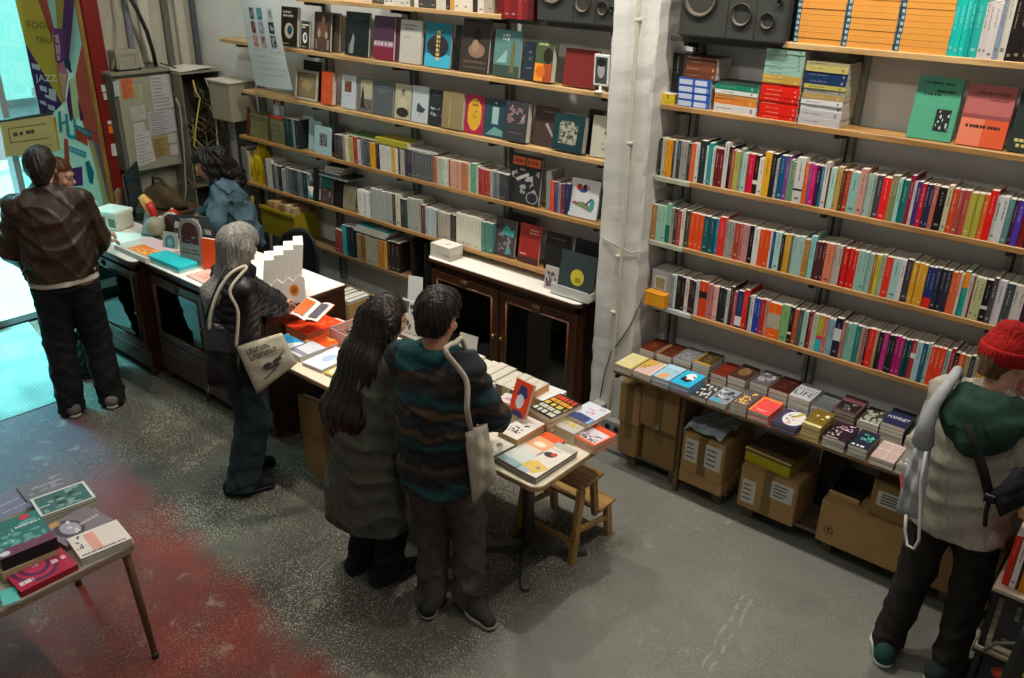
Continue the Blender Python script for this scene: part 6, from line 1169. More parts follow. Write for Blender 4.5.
for sx, sy in ((X1-.035, Y1-.04), (X0+.035, Y1-.04), (X1-.035, Y0+.04), (X0+.035, Y0+.04)):
 ox = .03 if sx > (X0+X1)/2 else -.03; oy = .02 if sy > (Y0+Y1)/2 else -.02
 mb = MB(); mb.tube([(sx-ox*1.5, sy-oy*1.2, NZ-.036), (sx-ox*.2, sy-oy*.1, NZ-.07), (sx, sy, NZ-.13), (sx+ox, sy+oy, .0)], [.018, .02, .019, .014], LM, 10, T); lg = mb.build('leg', t)
 mb = MB(); mb.lathe([(.017, .0), (.017, .025), (.014, .03)], mat('3c3430', .5), T=T @ Matrix.Translation((sx+ox, sy+oy, 0))); mb.build('foot', lg)
def near(fl, fr, br, ztop, n, col, label, art, **k): flat_pile(fl, fr, br, ztop, NZ, n, col, label, art=art, **k)
near((81, 559), (132, 538), (117, 519), .70, 3, 'd8d0c8', 'white book with a salmon block and small black print at the table corner', art=[('r', .45, .05, .95, .95, 'd8ccc4'), ('r', .28, .1, .48, .9, 'd89c8c'), ('b', .05, .35, .22, .92, 10, 3, '3c3c40'), ('t', .05, .06, .9, .06, 4, '5c5c60')], pagec='a8a498')
near((66, 546), (113, 519), (92, 502), .69, 2, '7c7078', 'mauve-grey book with a pale arch and tan letters beside the white one', art=[('e', .35, .5, .25, .4, '4c4450'), ('e', .37, .5, .17, .28, '9c98a8'), ('b', .3, .2, .5, .8, 8, 3, 'd8d4d8'), ('r', .0, .8, .35, 1, 'b88c58'), ('t', .55, .4, .95, .08, 4, 'b8aca8')], pagec='8c8880')
near((41, 517), (96, 497), (80, 482), .715, 3, '3c6460', 'thick book with a white-framed dark teal picture at the back of the table', art=[('r', .0, .93, 1, 1, 'c8ccc8'), ('r', .0, 0, .05, 1, 'c8ccc8'), ('r', .95, 0, 1, 1, 'c8ccc8'), ('r', .0, 0, 1, .05, 'c8ccc8'), ('b', .1, .1, .9, .9, 12, 3, '7c9c94'), ('b', .3, .2, .9, .8, 6, 5, '1c4440'), ('t', .06, .4, .25, .05, 4, 'b8c4c0')], pagec='b8b4a4')
near((27, 501), (78, 482), (64, 470), .69, 2, '6c6c74', 'blue-grey book at the very back of the small table', art=[('b', .1, .2, .9, .9, 12, 3, '8c8c98'), ('t', .2, .5, .8, .08, 5, 'a8a8b8')])
near((0, 521), (38, 504), (18, 486), .68, 1, '70748c', 'bluish grey book behind the big teal one', art=[('t', .2, .2, .8, .06, 3, '9c9cb0'), ('t', .2, .5, .8, .06, 4, '9c9cb0')])
near((21, 592), (78, 564), (52, 537), .69, 1, 'a82444', 'crimson book with purple rings on the small table', art=[('e', .45, .5, .4, .46, '5c2c50'), ('e', .45, .5, .33, .38, 'b03050'), ('e', .45, .5, .27, .3, '5c2c50'), ('e', .45, .5, .2, .22, 'b83858'), ('b', .3, .42, .6, .6, 6, 3, 'c8b0c0'), ('t', .06, .12, .3, .1, 4, 'd8c0c8'), ('t', .7, .3, .95, .1, 5, 'd8b0b8')], pagec='8c1c28', spine='8c1c28')
flat_pile((0, 560), (57, 537), (30, 508), .775, .715, 1, '2c6c68', 'large dark teal and mauve book topped by a red round sticker', art=[('r', 0, 0, 1, .22, '6c3c54'), ('b', .05, .2, .95, .8, 18, 3, '5c9c94'), ('e', .75, .9, .1, .07, 'c83440'), ('t', .5, .65, .95, .06, 4, 'b0c4c0'), ('e', .12, .1, .09, .06, 'c0d0d0'), ('b', .2, .3, .5, .7, 6, 6, 'a0c0b8')], spine='1c1418', pagec='1c1418', h=.27)
flat_pile((2, 574), (58, 549), (34, 520), .714, NZ, 2, 'a89c7c', 'tan paged book under the large dark teal one', art=[], pagec='a89870', h=.21)
near((3, 606), (20, 600), (10, 588), .675, 1, '58b8b0', 'small pale turquoise leaflet at the table edge', art=[])
def print_mat(h):
 key = ('print', h)
 if key in _mats: return _mats[key]
 def fn(nt, b, N, L):
  out = nt.nodes['Material Output']; b.inputs['Base Color'].default_value = (*lin(h), 1); b.inputs['Roughness'].default_value = .5
  n = N('ShaderNodeTexNoise'); n.inputs['Scale'].default_value = 9; tc = N('ShaderNodeTexCoord'); L(tc.outputs['Object'], n.inputs['Vector'])
  mx0 = N('ShaderNodeMix'); mx0.data_type = 'RGBA'; c = lin(h); mx0.inputs['A'].default_value = (*[v*.92 for v in c], 1); mx0.inputs['B'].default_value = (*[min(1, v*1.08) for v in c], 1)
  L(n.outputs['Fac'], mx0.inputs['Factor']); L(mx0.outputs['Result'], b.inputs['Base Color'])
  t = N('ShaderNodeBsdfTranslucent'); L(mx0.outputs['Result'], t.inputs[0])
  mx = N('ShaderNodeMixShader'); mx.inputs[0].default_value = .7; L(b.outputs[0], mx.inputs[1]); L(t.outputs[0], mx.inputs[2]); L(mx.outputs[0], out.inputs['Surface'])
 _mats[key] = custom('window_print', fn); return _mats[key]
PX = WX+.012
pst = thing('window_poster', 'tall colourful geometric poster with a purple figure covering the shop window', 'poster')
mbp = MB(); kk = [0]
def ppoly(pts, c):
 kk[0] += 1; X = PX+.0004*kk[0]
 vs = []
 for x, y in pts:
  p = on_x(x, y, PX); p.x = X; p.y = min(p.y, 3.525); vs.append(p)
 mbp.poly(vs, print_mat(c))
ppoly([(14, -60), (70, -60), (126, 225), (60, 225), (40, 118), (25, 43)], 'c8d4c4')
ppoly([(10, -60), (30, -60), (38, 0), (52, 28), (66, 100), (62, 104), (25, 43), (15, 0)], 'b8a03c')
ppoly([(30, -60), (38, -60), (47, 0), (54, 28), (52, 40), (38, 0)], 'a84a40')
ppoly([(38, -60), (44, -60), (55, 0), (57, 28), (54, 28), (47, 0)], '9cc4bc')
ppoly([(44, -60), (52, -60), (64, 0), (63, 30), (57, 28), (55, 0)], 'a08840')
ppoly([(52, -60), (64, -60), (77, 0), (76, 30), (70, 72), (64, 66), (62, 30), (64, 0)], '54305f')
ppoly([(77, 3), (84, 42), (74, 76), (69, 58)], 'a4d0c8')
ppoly([(66, 50), (72, 72), (70, 73), (63, 60)], '2c4c60')
ppoly([(84, 44), (97, 108), (116, 200), (106, 200), (81, 118), (75, 76)], 'b85548')
ppoly([(25, 43), (62, 104), (54, 112), (41, 118)], '43306c')
ppoly([(53, 28), (65, 29), (67, 56), (60, 66), (55, 60)], '6a3a78')
ppoly([(54.5, 35), (58, 34), (60, 48), (60, 60), (57, 61), (55.5, 50)], 'd0b0c0'); ppoly([(56, 43), (58, 43), (58, 45), (56, 45)], '6a3a78'); ppoly([(57, 54), (59, 54), (59, 56), (57, 55)], '6a3a78')
ppoly([(56, 64), (63, 62), (68, 74), (64, 104), (60, 90)], 'b87088'); ppoly([(58, 72), (66, 74), (64, 100), (61, 92)], 'cfc29a')
ppoly([(68, 80), (72, 118), (80, 118), (78, 100), (75, 76)], 'c4c89c'); ppoly([(66, 100), (69, 82), (73, 118), (70, 122)], '5c2c64'); ppoly([(77, 98), (84, 119), (80, 121)], '5c2c64')
ppoly([(62, 106), (70, 122), (66, 150), (58, 150), (52, 116)], 'd8e4dc'); ppoly([(52, 118), (55, 116), (60, 150), (57, 150)], 'd0b840')
for (x0, y0, x1, y1) in ((31, 63, 39, 69), (31, 87, 34, 96), (39, 85, 46, 91), (44, 94, 50, 98), (39, 100, 45, 104), (47, 104, 54, 110), (48, 88, 55, 100)):
 ppoly([(x0, y0), (x1, y0+2), (x1+.8, y1+1.5), (x0+.8, y1-1)], 'd0e8ec')
for x0, s, c in ((57, 'H', '38a0b0'),):
 ppoly([(57, 112), (60, 110), (62, 132), (59, 133)], c); ppoly([(60, 122), (66, 120), (66.5, 123), (60.5, 125)], c); ppoly([(64, 113), (67, 114), (70, 138), (66, 136)], c); ppoly([(68, 134), (80, 137), (80, 140), (68, 138)], c); ppoly([(72, 118), (75, 119), (77, 140), (74, 138)], c)
ppoly([(74, 124), (92, 131), (91, 138), (75, 131)], '2c7c90'); ppoly([(68, 145), (86, 152), (85, 158), (69, 151)], '38a0b4')
for k in range(6): ppoly([(75.5+2.6*k, 126+1.1*k), (77+2.6*k, 126.6+1.1*k), (77+2.6*k, 131+1.1*k), (75.5+2.6*k, 130.4+1.1*k)], '8cc0c8')
for k in range(6): ppoly([(69.5+2.6*k, 147+1.0*k), (71+2.6*k, 147.6+1*k), (71+2.6*k, 151+1*k), (69.5+2.6*k, 150.4+1*k)], 'a8d8dc')
ppoly([(63, 138), (67, 139), (72, 200), (64, 200)], 'b85548'); ppoly([(70, 168), (81, 166), (82, 185), (71, 186)], '64347c'); ppoly([(84, 162), (88, 160), (93, 172), (92, 184), (88, 182)], '1c7c84'); ppoly([(88, 140), (94, 142), (116, 220), (106, 220)], 'c8c08c'); ppoly([(92, 140), (96, 144), (122, 225), (117, 222)], '4c9cb0')
ppoly([(75, 128), (86, 136), (87, 146), (76, 140)], 'c0503c')
mbp.build('printed_sheet', pst)
for s, x, y, size, c in (('FOOD', 25.5, 27, .07, '4c3c24'), ('TRUC', 34, 42, .065, '4c3c24'), ('JAZZ', 34.5, 80.5, .075, 'e8f4f8')):
 p = on_x(x, y, PX); mb = MB(); mb.text(s, size, print_mat(c), frame((0, 1, -.12), (0, 0, 1), (1, 0, 0), (PX+.035, p.y, p.z))); mb.build('lettering', pst)
t = thing('notice_sign', 'yellowed hanging sign with a boxed line of dark print by the street door', 'sign', (0, 0, 0))
P = [on_x(x, y, WX+.12) for x, y in ((6, 157), (59, 151), (52, 114.5), (0, 122.5))]
mb = MB(); mb.add(P+[Vector((p.x-.012, p.y, p.z)) for p in P], [(0, 1, 2, 3), (7, 6, 5, 4), (0, 4, 5, 1), (1, 5, 6, 2), (2, 6, 7, 3), (3, 7, 4, 0)], mat('97905c', .6)); mb.build('sign_panel', t)
def on_sign(u, v): return (P[0]*(1-u)+P[1]*u)*(1-v)+(P[3]*(1-u)+P[2]*u)*v+Vector((.002, 0, 0))
mb = MB()
for (u0, v0, u1, v1) in ((.12, .78, .85, .80), (.12, .38, .85, .40), (.12, .38, .135, .8), (.2, .55, .28, .66), (.32, .56, .38, .66), (.44, .57, .52, .67), (.53, .57, .6, .67), (.55, .2, .9, .21), (.55, .12, .85, .13)):
 mb.add([on_sign(u0, v0), on_sign(u1, v0), on_sign(u1, v1), on_sign(u0, v1)], [(0, 1, 2, 3)], ink('34321e'))
mb.build('print', t)
mb = MB(); mb.tube([P[3]+Vector((-.006, -.01, .008)), P[2]+Vector((-.006, .01, .008))], .012, mat('243434', .5), 8); mb.tube([P[2]+Vector((-.006, -.02, .01)), (WX+.0, P[2].y-.0, P[2].z+.02)], .008, mat('243434', .5), 8); mb.build('hanging_bar', t)
EX = -7.54
p0, p1, p2, p3 = on_x(112, 78, EX), on_x(168, 69, EX), on_x(181, 160, EX), on_x(135, 171, EX)
Y0, Y1, Z0, Z1 = p0.y, p1.y, p3.z, p0.z+.01
GREY = mat('8d8b78', .5, noise=.12, scale=10)
t = thing('electrical_panel', 'beige metal electrical cabinet covered with pinned papers on the street wall', 'electrical cabinet', ((WX+EX)/2, (Y0+Y1)/2, Z0)); T = Matrix.Translation((-(WX+EX)/2, -(Y0+Y1)/2, -Z0))
mb = MB(); mb.box((WX+.001, Y0, Z0), (EX-.02, Y1, Z1), mat('5c5a4e', .6), T); mb.build('housing', t)
mb = MB(); mb.box((EX-.02, Y0+.03, Z0-.01), (EX, Y1+.01, Z1-.03), GREY, T, bev=.004); mb.build('door', t)
mb = MB(); mb.box((WX+.001, Y0-.01, Z1), (EX+.01, Y1+.01, Z1+.03), mat('7c7a66', .6), T, bev=.004); mb.build('top_cover', t)
def pin(poly, c, extra=None, k=[0]):
 k[0] += 1; mb = MB(); vs = [on_x(x, y, EX+.003+.0003*k[0]) for x, y in poly]; mb.add([T @ v for v in vs], [list(range(len(vs)))], mat(c, .6))
 if extra:
  r = random.Random(k[0])
  a, b_, c_, d = vs[0], vs[1], vs[2], vs[3]
  n = 9
  for q in range(n):
   v = .08+.1*q; u1 = r.uniform(.5, .92); L_ = a.lerp(d, v); R_ = b_.lerp(c_, v); L2 = a.lerp(d, v+.03); R2 = b_.lerp(c_, v+.03); off = Vector((.0015, 0, 0))
   mb.add([T @ (L_.lerp(R_, .08)+off), T @ (L_.lerp(R_, u1)+off), T @ (L2.lerp(R2, u1)+off), T @ (L2.lerp(R2, .08)+off)], [(0, 1, 2, 3)], ink(extra))
 mb.build('pinned_paper', t)
pin([(113, 82), (119, 80), (120, 96), (115, 97)], '9ca0a0')
pin([(120, 80), (132, 77.5), (134, 97), (123, 100)], 'b8683c', '7c3c20'); pin([(133, 85), (141, 83.5), (143, 100), (135, 102)], '9c9c78', '6c6c50')
pin([(149, 76), (167, 74), (174, 107), (154, 110)], 'a8a6a4', '7c7a78'); pin([(130, 107), (144, 105), (147, 119), (132, 122)], 'a8a8a0', '8c8c84')
pin([(133, 124), (144, 121.5), (146, 130), (135, 133)], 'a8a8a0'); pin([(147, 112), (174, 108.5), (177, 131), (151, 136)], 'a4a2a2', '6c6a6c')
pin([(134, 133), (149, 130), (156, 161), (138, 167)], 'b0aeaa', '8c8a86'); pin([(152, 139), (167, 136), (170, 154), (155, 158)], '8c7c4c', '5c3424'); pin([(167, 134), (176, 133), (177, 142), (169, 143.5)], 'a8a69c'); pin([(170, 145), (177, 144), (179, 154), (171, 156)], 'a8a69c')
for (x0, y0, x1, y1, c) in ((101, 85, 111, 92, 'c8c4bc'), (103, 93, 112, 100, 'c4bcb0'), (107, 121, 116, 124.5, 'c8b8b0'), (108, 126, 118, 133.5, 'd86c20'), (111, 144, 121, 156, 'c4bcb0')):
 vs = [on_x(x, y, WX+.032) for x, y in ((x0, y0), (x1, y0-1), (x1+1.2, y1-1), (x0+1.2, y1))]
 mb = MB(); mb.add(vs+[v+Vector((-.001, 0, 0)) for v in vs], [(0, 1, 2, 3), (7, 6, 5, 4)], mat(c, .5)); tag(mb.build('sticker'), {85: 'topmost pale sticker on the red door post', 93: 'second pale sticker on the red door post, under the topmost', 121: 'narrow pale sticker above the orange one on the red post', 126: 'orange sticker on the red door post', 144: 'tall pale sticker under the orange one on the red post'}[y0], 'sticker')
c0 = on_x(127, 66, -7.6)
t = thing('junction_box', 'beige old transformer box standing on the electrical cabinet', 'electrical box', (-7.63, c0.y, Z1+.0305))
mb = MB(); mb.box((-.08, -.10, 0), (.06, .10, .17), mat('8c8878', .6), bev=.006); mb.build('box_body', t)
mb = MB(); mb.box((.06, -.085, .015), (.068, -.065, .155), GREY); mb.box((.06, .065, .015), (.068, .085, .155), GREY); mb.box((.06, -.065, .135), (.068, .065, .155), GREY); mb.box((.06, -.065, .015), (.068, .065, .035), GREY); mb.build('frame', t)
mb = MB(); mb.box((-.07, -.11, -.0), (.065, .11, .02), mat('1c1c18', .6)); mb.build('base', t)
def cable(pts, r, c, label, X=-7.6, name='cable', extra=()):
 mb = MB(); P_ = [on_x(x, y, X+dx) if len(q) == 0 else None for (x, y, dx, *q) in pts]
 mb.tube(P_, r, mat(c, .5), 7); o = mb.build(name); tag(o, label, 'cable' if name != 'conduit_pipe' else 'pipe'); return o
cable([(124, -12, -.02), (137, 10, 0), (147, 32, .02), (153, 52, .03), (156, 66, .0)], .018, '141412', 'thick black cable looping down onto the electrical cabinet', -7.55, 'power_cable')
cable([(114, -12, 0), (118, 20, 0), (117, 48, 0), (112, 70, .0)], .012, '98937c', 'pale conduit bending down beside the electrical cabinet top', -7.62, 'conduit_pipe')
for k, (xa, w_, c) in enumerate([(3.93, .045, '6f7478'), (4.05, .10, 'b5b0a0'), (4.28, .06, '5c5a50'), (4.40, .09, 'b0ab9c'), (4.56, .05, '4e555a')]):
 mb = MB(); mb.box((WX+.001, xa, 2.065 if k < 2 else 0), (WX+.05+.01*(k % 2), xa+w_, 4.4), mat(c, .6, noise=.15, scale=6), bev=.012); tag(mb.build('duct'), f'{["slate grey", "pale flat", "dark narrow", "pale broad", "dark blue-grey corner"][k]} vertical duct on the street wall behind the electrical cabinet', 'duct')
cable([(160, 63, .06), (170, 66, .1), (182, 70, .12), (193, 71, .12)], .006, '2c2a24', 'thin dark cable running along the top of the electrical cabinet', -7.6, 'power_cable')
t = thing('meter_cabinet', 'open grey meter cabinet full of loose wiring in the corner behind the denim jacket', 'electrical cabinet', (-7.5, 4.36, 1.2))
mb = MB(); m = mat('6b6858', .6); T = Matrix.Translation((7.5, -4.36, -1.2))
mb.box((WX+.062, 4.20, .002), (-7.40, 4.215, 1.98), m, T); mb.box((WX+.062, 4.58, .002), (-7.40, 4.60, 1.98), m, T); mb.box((WX+.062, 4.215, .002), (WX+.075, 4.58, 1.98), mat('3c3a30', .7), T); mb.box((WX+.062, 4.20, 1.98), (-7.38, 4.60, 2.0), mat('b0ac9c', .6), T); mb.box((WX+.062, 4.18, .95), (-7.4, 4.58, .97), m, T); mb.build('housing', t)
rr = random.Random(8);
for k in range(5):
 mb = MB(); a, b = rr.uniform(4.2, 4.45), rr.uniform(1.05, 1.75); mb.box((WX+.08, a, b), (WX+.14, a+rr.uniform(.07, .13), b+rr.uniform(.08, .16)), mat(['4c4034', '5c5a4c', '2c2a26', '6c3c24', '3c3c38'][k], .6), T, bev=.006); mb.build('breaker', t)
for k in range(26):
 y, z = rr.uniform(4.2, 4.56), rr.uniform(1.2, 1.95); pts = [(WX+.1+rr.uniform(0, .1), y, z)]
 for q in range(5):
  y += rr.uniform(-.08, .08); z -= rr.uniform(.03, .16); pts.append((WX+.12+rr.uniform(0, .26), min(max(y, 4.19), 4.57), max(z, .98)))
 mb = MB(); mb.tube(pts, rr.choice((.004, .006, .008)), mat(rr.choice(['8c8450', '6c5c3c', '9c9474', '2c2c28', '5c3c28', '7c7a68', '3c4440']), .5), 6, T); mb.build('wire', t)
cable([(193, 80, 0), (196, 92, .03), (200, 98, .04), (196, 125, .03), (194, 146, .03), (200, 150, .05), (195, 156, .04), (196, 172, .05)], .007, 'b0a04c', 'yellow cable hanging down in front of the open meter cabinet', -7.34, 'hanging_cable')
cable([(205, 78, 0), (213, 98, .02), (222, 118, .02), (228, 140, .0), (240, 137, -.05)], .006, '9c9880', 'pale thin cable slanting across the meter cabinet', -7.33, 'hanging_cable')
cable([(176, 98, 0), (180, 108, .02), (184, 150, .0), (186, 190, 0), (184, 208, .0)], .008, '8c887c', 'grey-white cable hanging beside the papered cabinet', -7.42, 'hanging_cable')
cable([(214, 84, 0), (216, 118, 0), (218, 150, 0), (228, 300, 0)], .01, 'a8a490', 'straight pale conduit in the corner beside the meter cabinet', -7.30, 'conduit_pipe')
t = thing('storage_box', 'pale box with a white top high in the corner beside the shelves', 'box', (-7.09, 4.5, 1.60))
mb = MB(); mb.box((-.14, -.13, 0), (.18, .13, .33), mat('9a917a', .6), bev=.006); mb.build('box_body', t); mb = MB(); mb.box((-.15, -.14, .33), (.19, .135, .35), mat('cfcabb', .6), bev=.004); mb.build('lid', t)
mb = MB(); mb.box((-.12, .08, -1.6), (.16, .12, -.001), mat('55524a', .7)); mb.build('stand', t)
mb = MB(); mb.add([(-7.66, 4.17, 2.012), (-7.36, 4.2, 2.004), (-7.33, 4.5, 2.03), (-7.6, 4.57, 2.012), (-7.5, 4.3, 2.05)], [(0, 1, 4), (1, 2, 4), (2, 3, 4), (3, 0, 4)], mat('c8c4b8', .6)); tag(mb.build('paper_sheet', solid=.002), 'crumpled white paper on top of the meter cabinet', 'paper')
mb = MB(); vs = []; n1, n2 = 9, 16
for i in range(n1):
 v = i/(n1-1)
 for j in range(n2):
  a = 2*PI*j/n2; rr_ = (1-.55*v**2)*(1+.12*math.sin(3*a+5*v)+.08*math.sin(7*a)); vs.append((.26*rr_*math.cos(a), .14*rr_*math.sin(a), .16*v+.02*math.sin(2*a+3*v)*v))
fs = [(i*n2+j, i*n2+(j+1) % n2, (i+1)*n2+(j+1) % n2, (i+1)*n2+j) for i in range(n1-1) for j in range(n2)]+[tuple(range(n2))[::-1], tuple((n1-1)*n2+j for j in range(n2))]
t = thing('cloth_bag', 'brown slumped cloth bag on the stand behind the counter', 'bag', on_z(165, 206, .95)); t.location.z = .97
mb.add(vs, fs, mat('4f3f2a', .8, noise=.25, scale=12, bump=.3), smooth=True); mb.build('bag_body', t)
mb = MB(); mb.tube([(-.15, 0, .12), (-.1, -.02, .22), (.05, -.02, .23), (.1, 0, .13)], .012, mat('3c301e', .8), 8); mb.build('handle', t)
bl_ = t.location
mb = MB(); mb.box((bl_.x-.4, bl_.y-.2, 0), (bl_.x+.3, bl_.y+.2, .96), wood('3c2c1c', '5c4630', axis='Z'), bev=.004); tag(mb.build('storage_stand'), 'brown wooden stand behind the counter under the cloth bag', 'stand')
t = thing('office_chair', 'black chair with a rounded back behind the white counter', 'chair', rotz(.25, (-5.66, 3.90, 0)))
BK = mat('16181a', .45, noise=.1)
mb = MB(); n = 10; vs = []
for i in range(n+1):
 for j in range(9):
  u = -1+2*i/n; v = j/8; hw = .21*(1-.35*max(0, v-.55)**1.2*2); vs.append((u*hw, .20-.05*u*u*1.0+.05*v, .58+.36*v-(.06*u*u*v)))
fs = [(i*9+j, (i+1)*9+j, (i+1)*9+j+1, i*9+j+1) for i in range(n) for j in range(8)]
mb.add(vs, fs, BK, smooth=True); mb.build('backrest', t, solid=.02)
mb = MB(); mb.box((-.21, -.22, .44), (.21, .2, .475), BK, bev=.012); mb.build('seat', t)
for sx in (-.18, .18):
 mb = MB(); mb.tube([(sx, .2, 0), (sx, .19, .45), (sx*.95, .21, .75)], .011, mat('101010', .4), 8); mb.build('leg', t)
 mb = MB(); mb.tube([(sx, -.2, 0), (sx, -.18, .45)], .011, mat('101010', .4), 8); mb.build('leg', t)
t = thing('storage_crate', 'yellow crate of cardboard pieces on the low plank near the denim jacket', 'crate', (-6.30, 4.45, ZL[5]+.001))
ym = mat('8a7c14', .6, noise=.2)
mb = MB(); mb.box((-.24, -.13, 0), (.24, .13, .01), ym); mb.box((-.24, -.13, .01), (.24, -.118, .24), ym); mb.box((-.24, .118, .01), (.24, .13, .24), ym); mb.box((-.24, -.118, .01), (-.228, .118, .24), ym); mb.box((.228, -.118, .01), (.24, .118, .24), ym); mb.build('crate_body', t)
mb = MB(); mb.box((-.25, -.14, .22), (.25, -.129, .25), mat('a8941c', .6)); mb.box((-.25, .129, .22), (.25, .14, .25), mat('a8941c', .6)); mb.build('rim', t)
for k in range(5):
 mb = MB(); mb.box((-6.50+.085*k, 4.36, ZL[5]+.013), (-6.45+.085*k, 4.55, ZL[5]+.285+.01*(k % 2)), mat(['a08454', 'b89468', '8c7040', 'c0a880', 'a88c5c'][k], .7), bev=.002); tag(mb.build('cardboard_piece'), f'brown cardboard piece in the yellow crate, {ORD[k]} from the street wall', 'cardboard', 'cardboard in the yellow crate')
mb = MB(); mb.tube([(-6.82, 4.36, .0), (-6.75, 4.35, .62), (-6.66, 4.30, .8), (-6.56, 4.26, 1.02)], .014, mat('8c7c18', .5), 8); tag(mb.build('rolled_poster'), 'thin yellow roll leaning in front of the low plank', 'roll')
RX, RY = -.255, 3.86
t = thing('display_rack', 'black wire display rack with wooden shelves beside the person in the red beanie', 'rack', (RX, RY, 0))
BM = mat('22211f', .45, .4)
for dx in (0, .62):
 for dy in (0, -.40):
  mb = MB(); mb.box((dx-.012, dy-.012, 0), (dx+.012, dy+.012, .75 if dy == 0 else .73), BM); mb.build('post', t)
for z in (.42, .73):
 mb = MB(); mb.box((-.02, -.42, z), (.64, .02, z+.022), wood('8a7a66', 'b0a088', axis='X'), bev=.003); mb.build('shelf', t)
 mb = MB(); mb.box((-.025, -.425, z-.012), (.645, .025, z-.0005), BM); mb.build('shelf_rim', t)
mb = MB(); mb.tube([(.02, -.43, .44), (.05, -.43, .5), (.25, -.43, .62), (.6, -.43, .63)], .008, mat('6c6c68', .4, .6), 8); mb.tube([(.02, -.43, .10), (.6, -.43, .16)], .008, mat('6c6c68', .4, .6), 8); mb.build('guard_bar', t)
mb = MB(); mb.box((-.02, -.42, .08), (.64, .02, .1), BM); mb.build('bottom_shelf', t)
for k, (x, w_, h_, c) in enumerate([(.0, .025, .245, 'c02418'), (.028, .022, .24, 'd8d0c8'), (.053, .006, .235, '2c2420')]):
 book(M_spine(RX+x, RY-.38, .7535), .28, h_, w_, c, ['red folder standing first on the display rack by the beanie wearer', 'white folder between the red and orange ones on the rack', 'thin dark folder before the orange binder on the rack'][k], seed=760+k, name='folder')
t2 = thing('ring_binder', 'orange binder with a round finger hole standing on the display rack', 'binder', M_spine(RX+.062, RY-.38, .7535))
mb = MB(); oc = mat('d07c14', .5, noise=.1); mb.box((0, 0, 0), (.28, .235, .004), oc); mb.box((0, 0, .071), (.28, .235, .075), oc); mb.box((0, 0, .004), (.004, .235, .071), oc); mb.build('cover', t2)
mb = MB(); mb.box((.01, .004, .005), (.275, .23, .07), PAGE); mb.build('page_block', t2)
mb = MB(); mb.add([(-.0008, .16+.016*math.cos(k*PI/8), .037+.016*math.sin(k*PI/8)) for k in range(16)], [list(range(16))[::-1]], mat('101010', .6)); mb.build('finger_hole', t2)
for k, (x, w_, h_, c) in enumerate([(.145, .04, .25, 'c8c0b8'), (.19, .05, .27, 'b8b8b8'), (.245, .03, .24, '8c4c2c')]):
 book(M_spine(RX+x, RY-.38, .7535), .28, h_, w_, c, ['pale folder beside the orange binder on the rack', 'wide pale grey folder on the rack', 'brown folder farthest along the rack'][k], seed=770+k, name='folder')
for k, (x, w_, h_, c) in enumerate([(.03, .12, .26, '3c3c40'), (.17, .1, .24, '4c4a48'), (.29, .12, .27, '2c2c30')]):
 book(M_spine(RX+x, RY-.36, .4435), .27, h_, w_, c, f'thick dark volume on the lower rack shelf, {ORD[k]} from the beanie wearer', seed=780+k, art=None)
book(M_face(RX+.02, RY-.37, .1035, .08), .2, .28, .03, '1a2028', 'dark book with a red-orange oval low on the rack', art=[('e', .5, .78, .3, .12, 'b03c1c'), ('e', .5, .78, .2, .07, 'd8582c'), ('t', .1, .4, .8, .04, 3, '4c5460')], seed=9)
book(M_face(RX+.25, RY-.37, .1035, .08), .2, .27, .03, '3c3c44', 'dark grey book beside the red-orange oval one low on the rack', seed=10)
t = thing('hanging_bag', 'black bag with bright yellow patches hanging on the front of the rack', 'bag', rotz(-.05, (RX+.30, RY-.55, .30)))
vs = []; n1, n2 = 8, 20
for i in range(n1):
 v = i/(n1-1);
 for j in range(n2):
  a = 2*PI*j/n2; ca, sa = math.cos(a), math.sin(a); q = 2.6/4
  vs.append((.20*(1-.12*v)*math.copysign(abs(ca)**q, ca), .065*(1-.3*v+.2*math.sin(v*PI))*math.copysign(abs(sa)**q, sa), .42*v))
fs = [(i*n2+j, i*n2+(j+1) % n2, (i+1)*n2+(j+1) % n2, (i+1)*n2+j) for i in range(n1-1) for j in range(n2)]+[tuple(range(n2))[::-1], tuple((n1-1)*n2+j for j in range(n2))]
mb = MB(); mb.add(vs, fs, mat('121212', .6, bump=.2), smooth=True); mb.build('bag_body', t)
yl = mat('b8b018', .5)
for k, q in enumerate([[(-.19, .0), (-.02, 0), (-.06, .12), (-.16, .15), (-.2, .06)], [(.02, 0), (.19, 0), (.2, .09), (.1, .12), (.04, .08)], [(-.12, .24), (-.03, .25), (-.02, .35), (-.11, .34)], [(.05, .2), (.16, .2), (.16, .32), (.06, .33)]]):
 mb = MB(); mb.prism(q, .072-.01*(k > 1), .078-.01*(k > 1), yl, frame((1, 0, 0), (0, 0, 1), (0, -1, 0), (0, 0, 0))); mb.build('patch', t)
mb = MB(); mb.tube([(-.14, 0, .40), (-.13, .06, .5), (-.0, .09, .5), (.13, .06, .5), (.14, 0, .40)], .012, mat('121212', .6), 8); mb.build('strap', t)
V = lambda *a: np.array(a, dtype=np.float64)
def d_rc(P, a, b, ra, rb, sq=None, rip=None):
 x, y, z = P[0]-a[0], P[1]-a[1], P[2]-a[2]; v = np.asarray(b, float)-np.asarray(a, float); k = 1.0
 if sq is not None:
  x, y, z = x/sq[0], y/sq[1], z/sq[2]; v = v/np.asarray(sq); k = min(sq)
 L2 = float(v@v)+1e-12; t = np.clip((x*v[0]+y*v[1]+z*v[2])/L2, 0, 1)
 r = ra+(rb-ra)*t
 if rip: r = r+rip[0]*np.abs(np.sin(math.pi*t*math.sqrt(L2)/rip[1]))
 return (np.sqrt((x-v[0]*t)**2+(y-v[1]*t)**2+(z-v[2]*t)**2)-r)*k
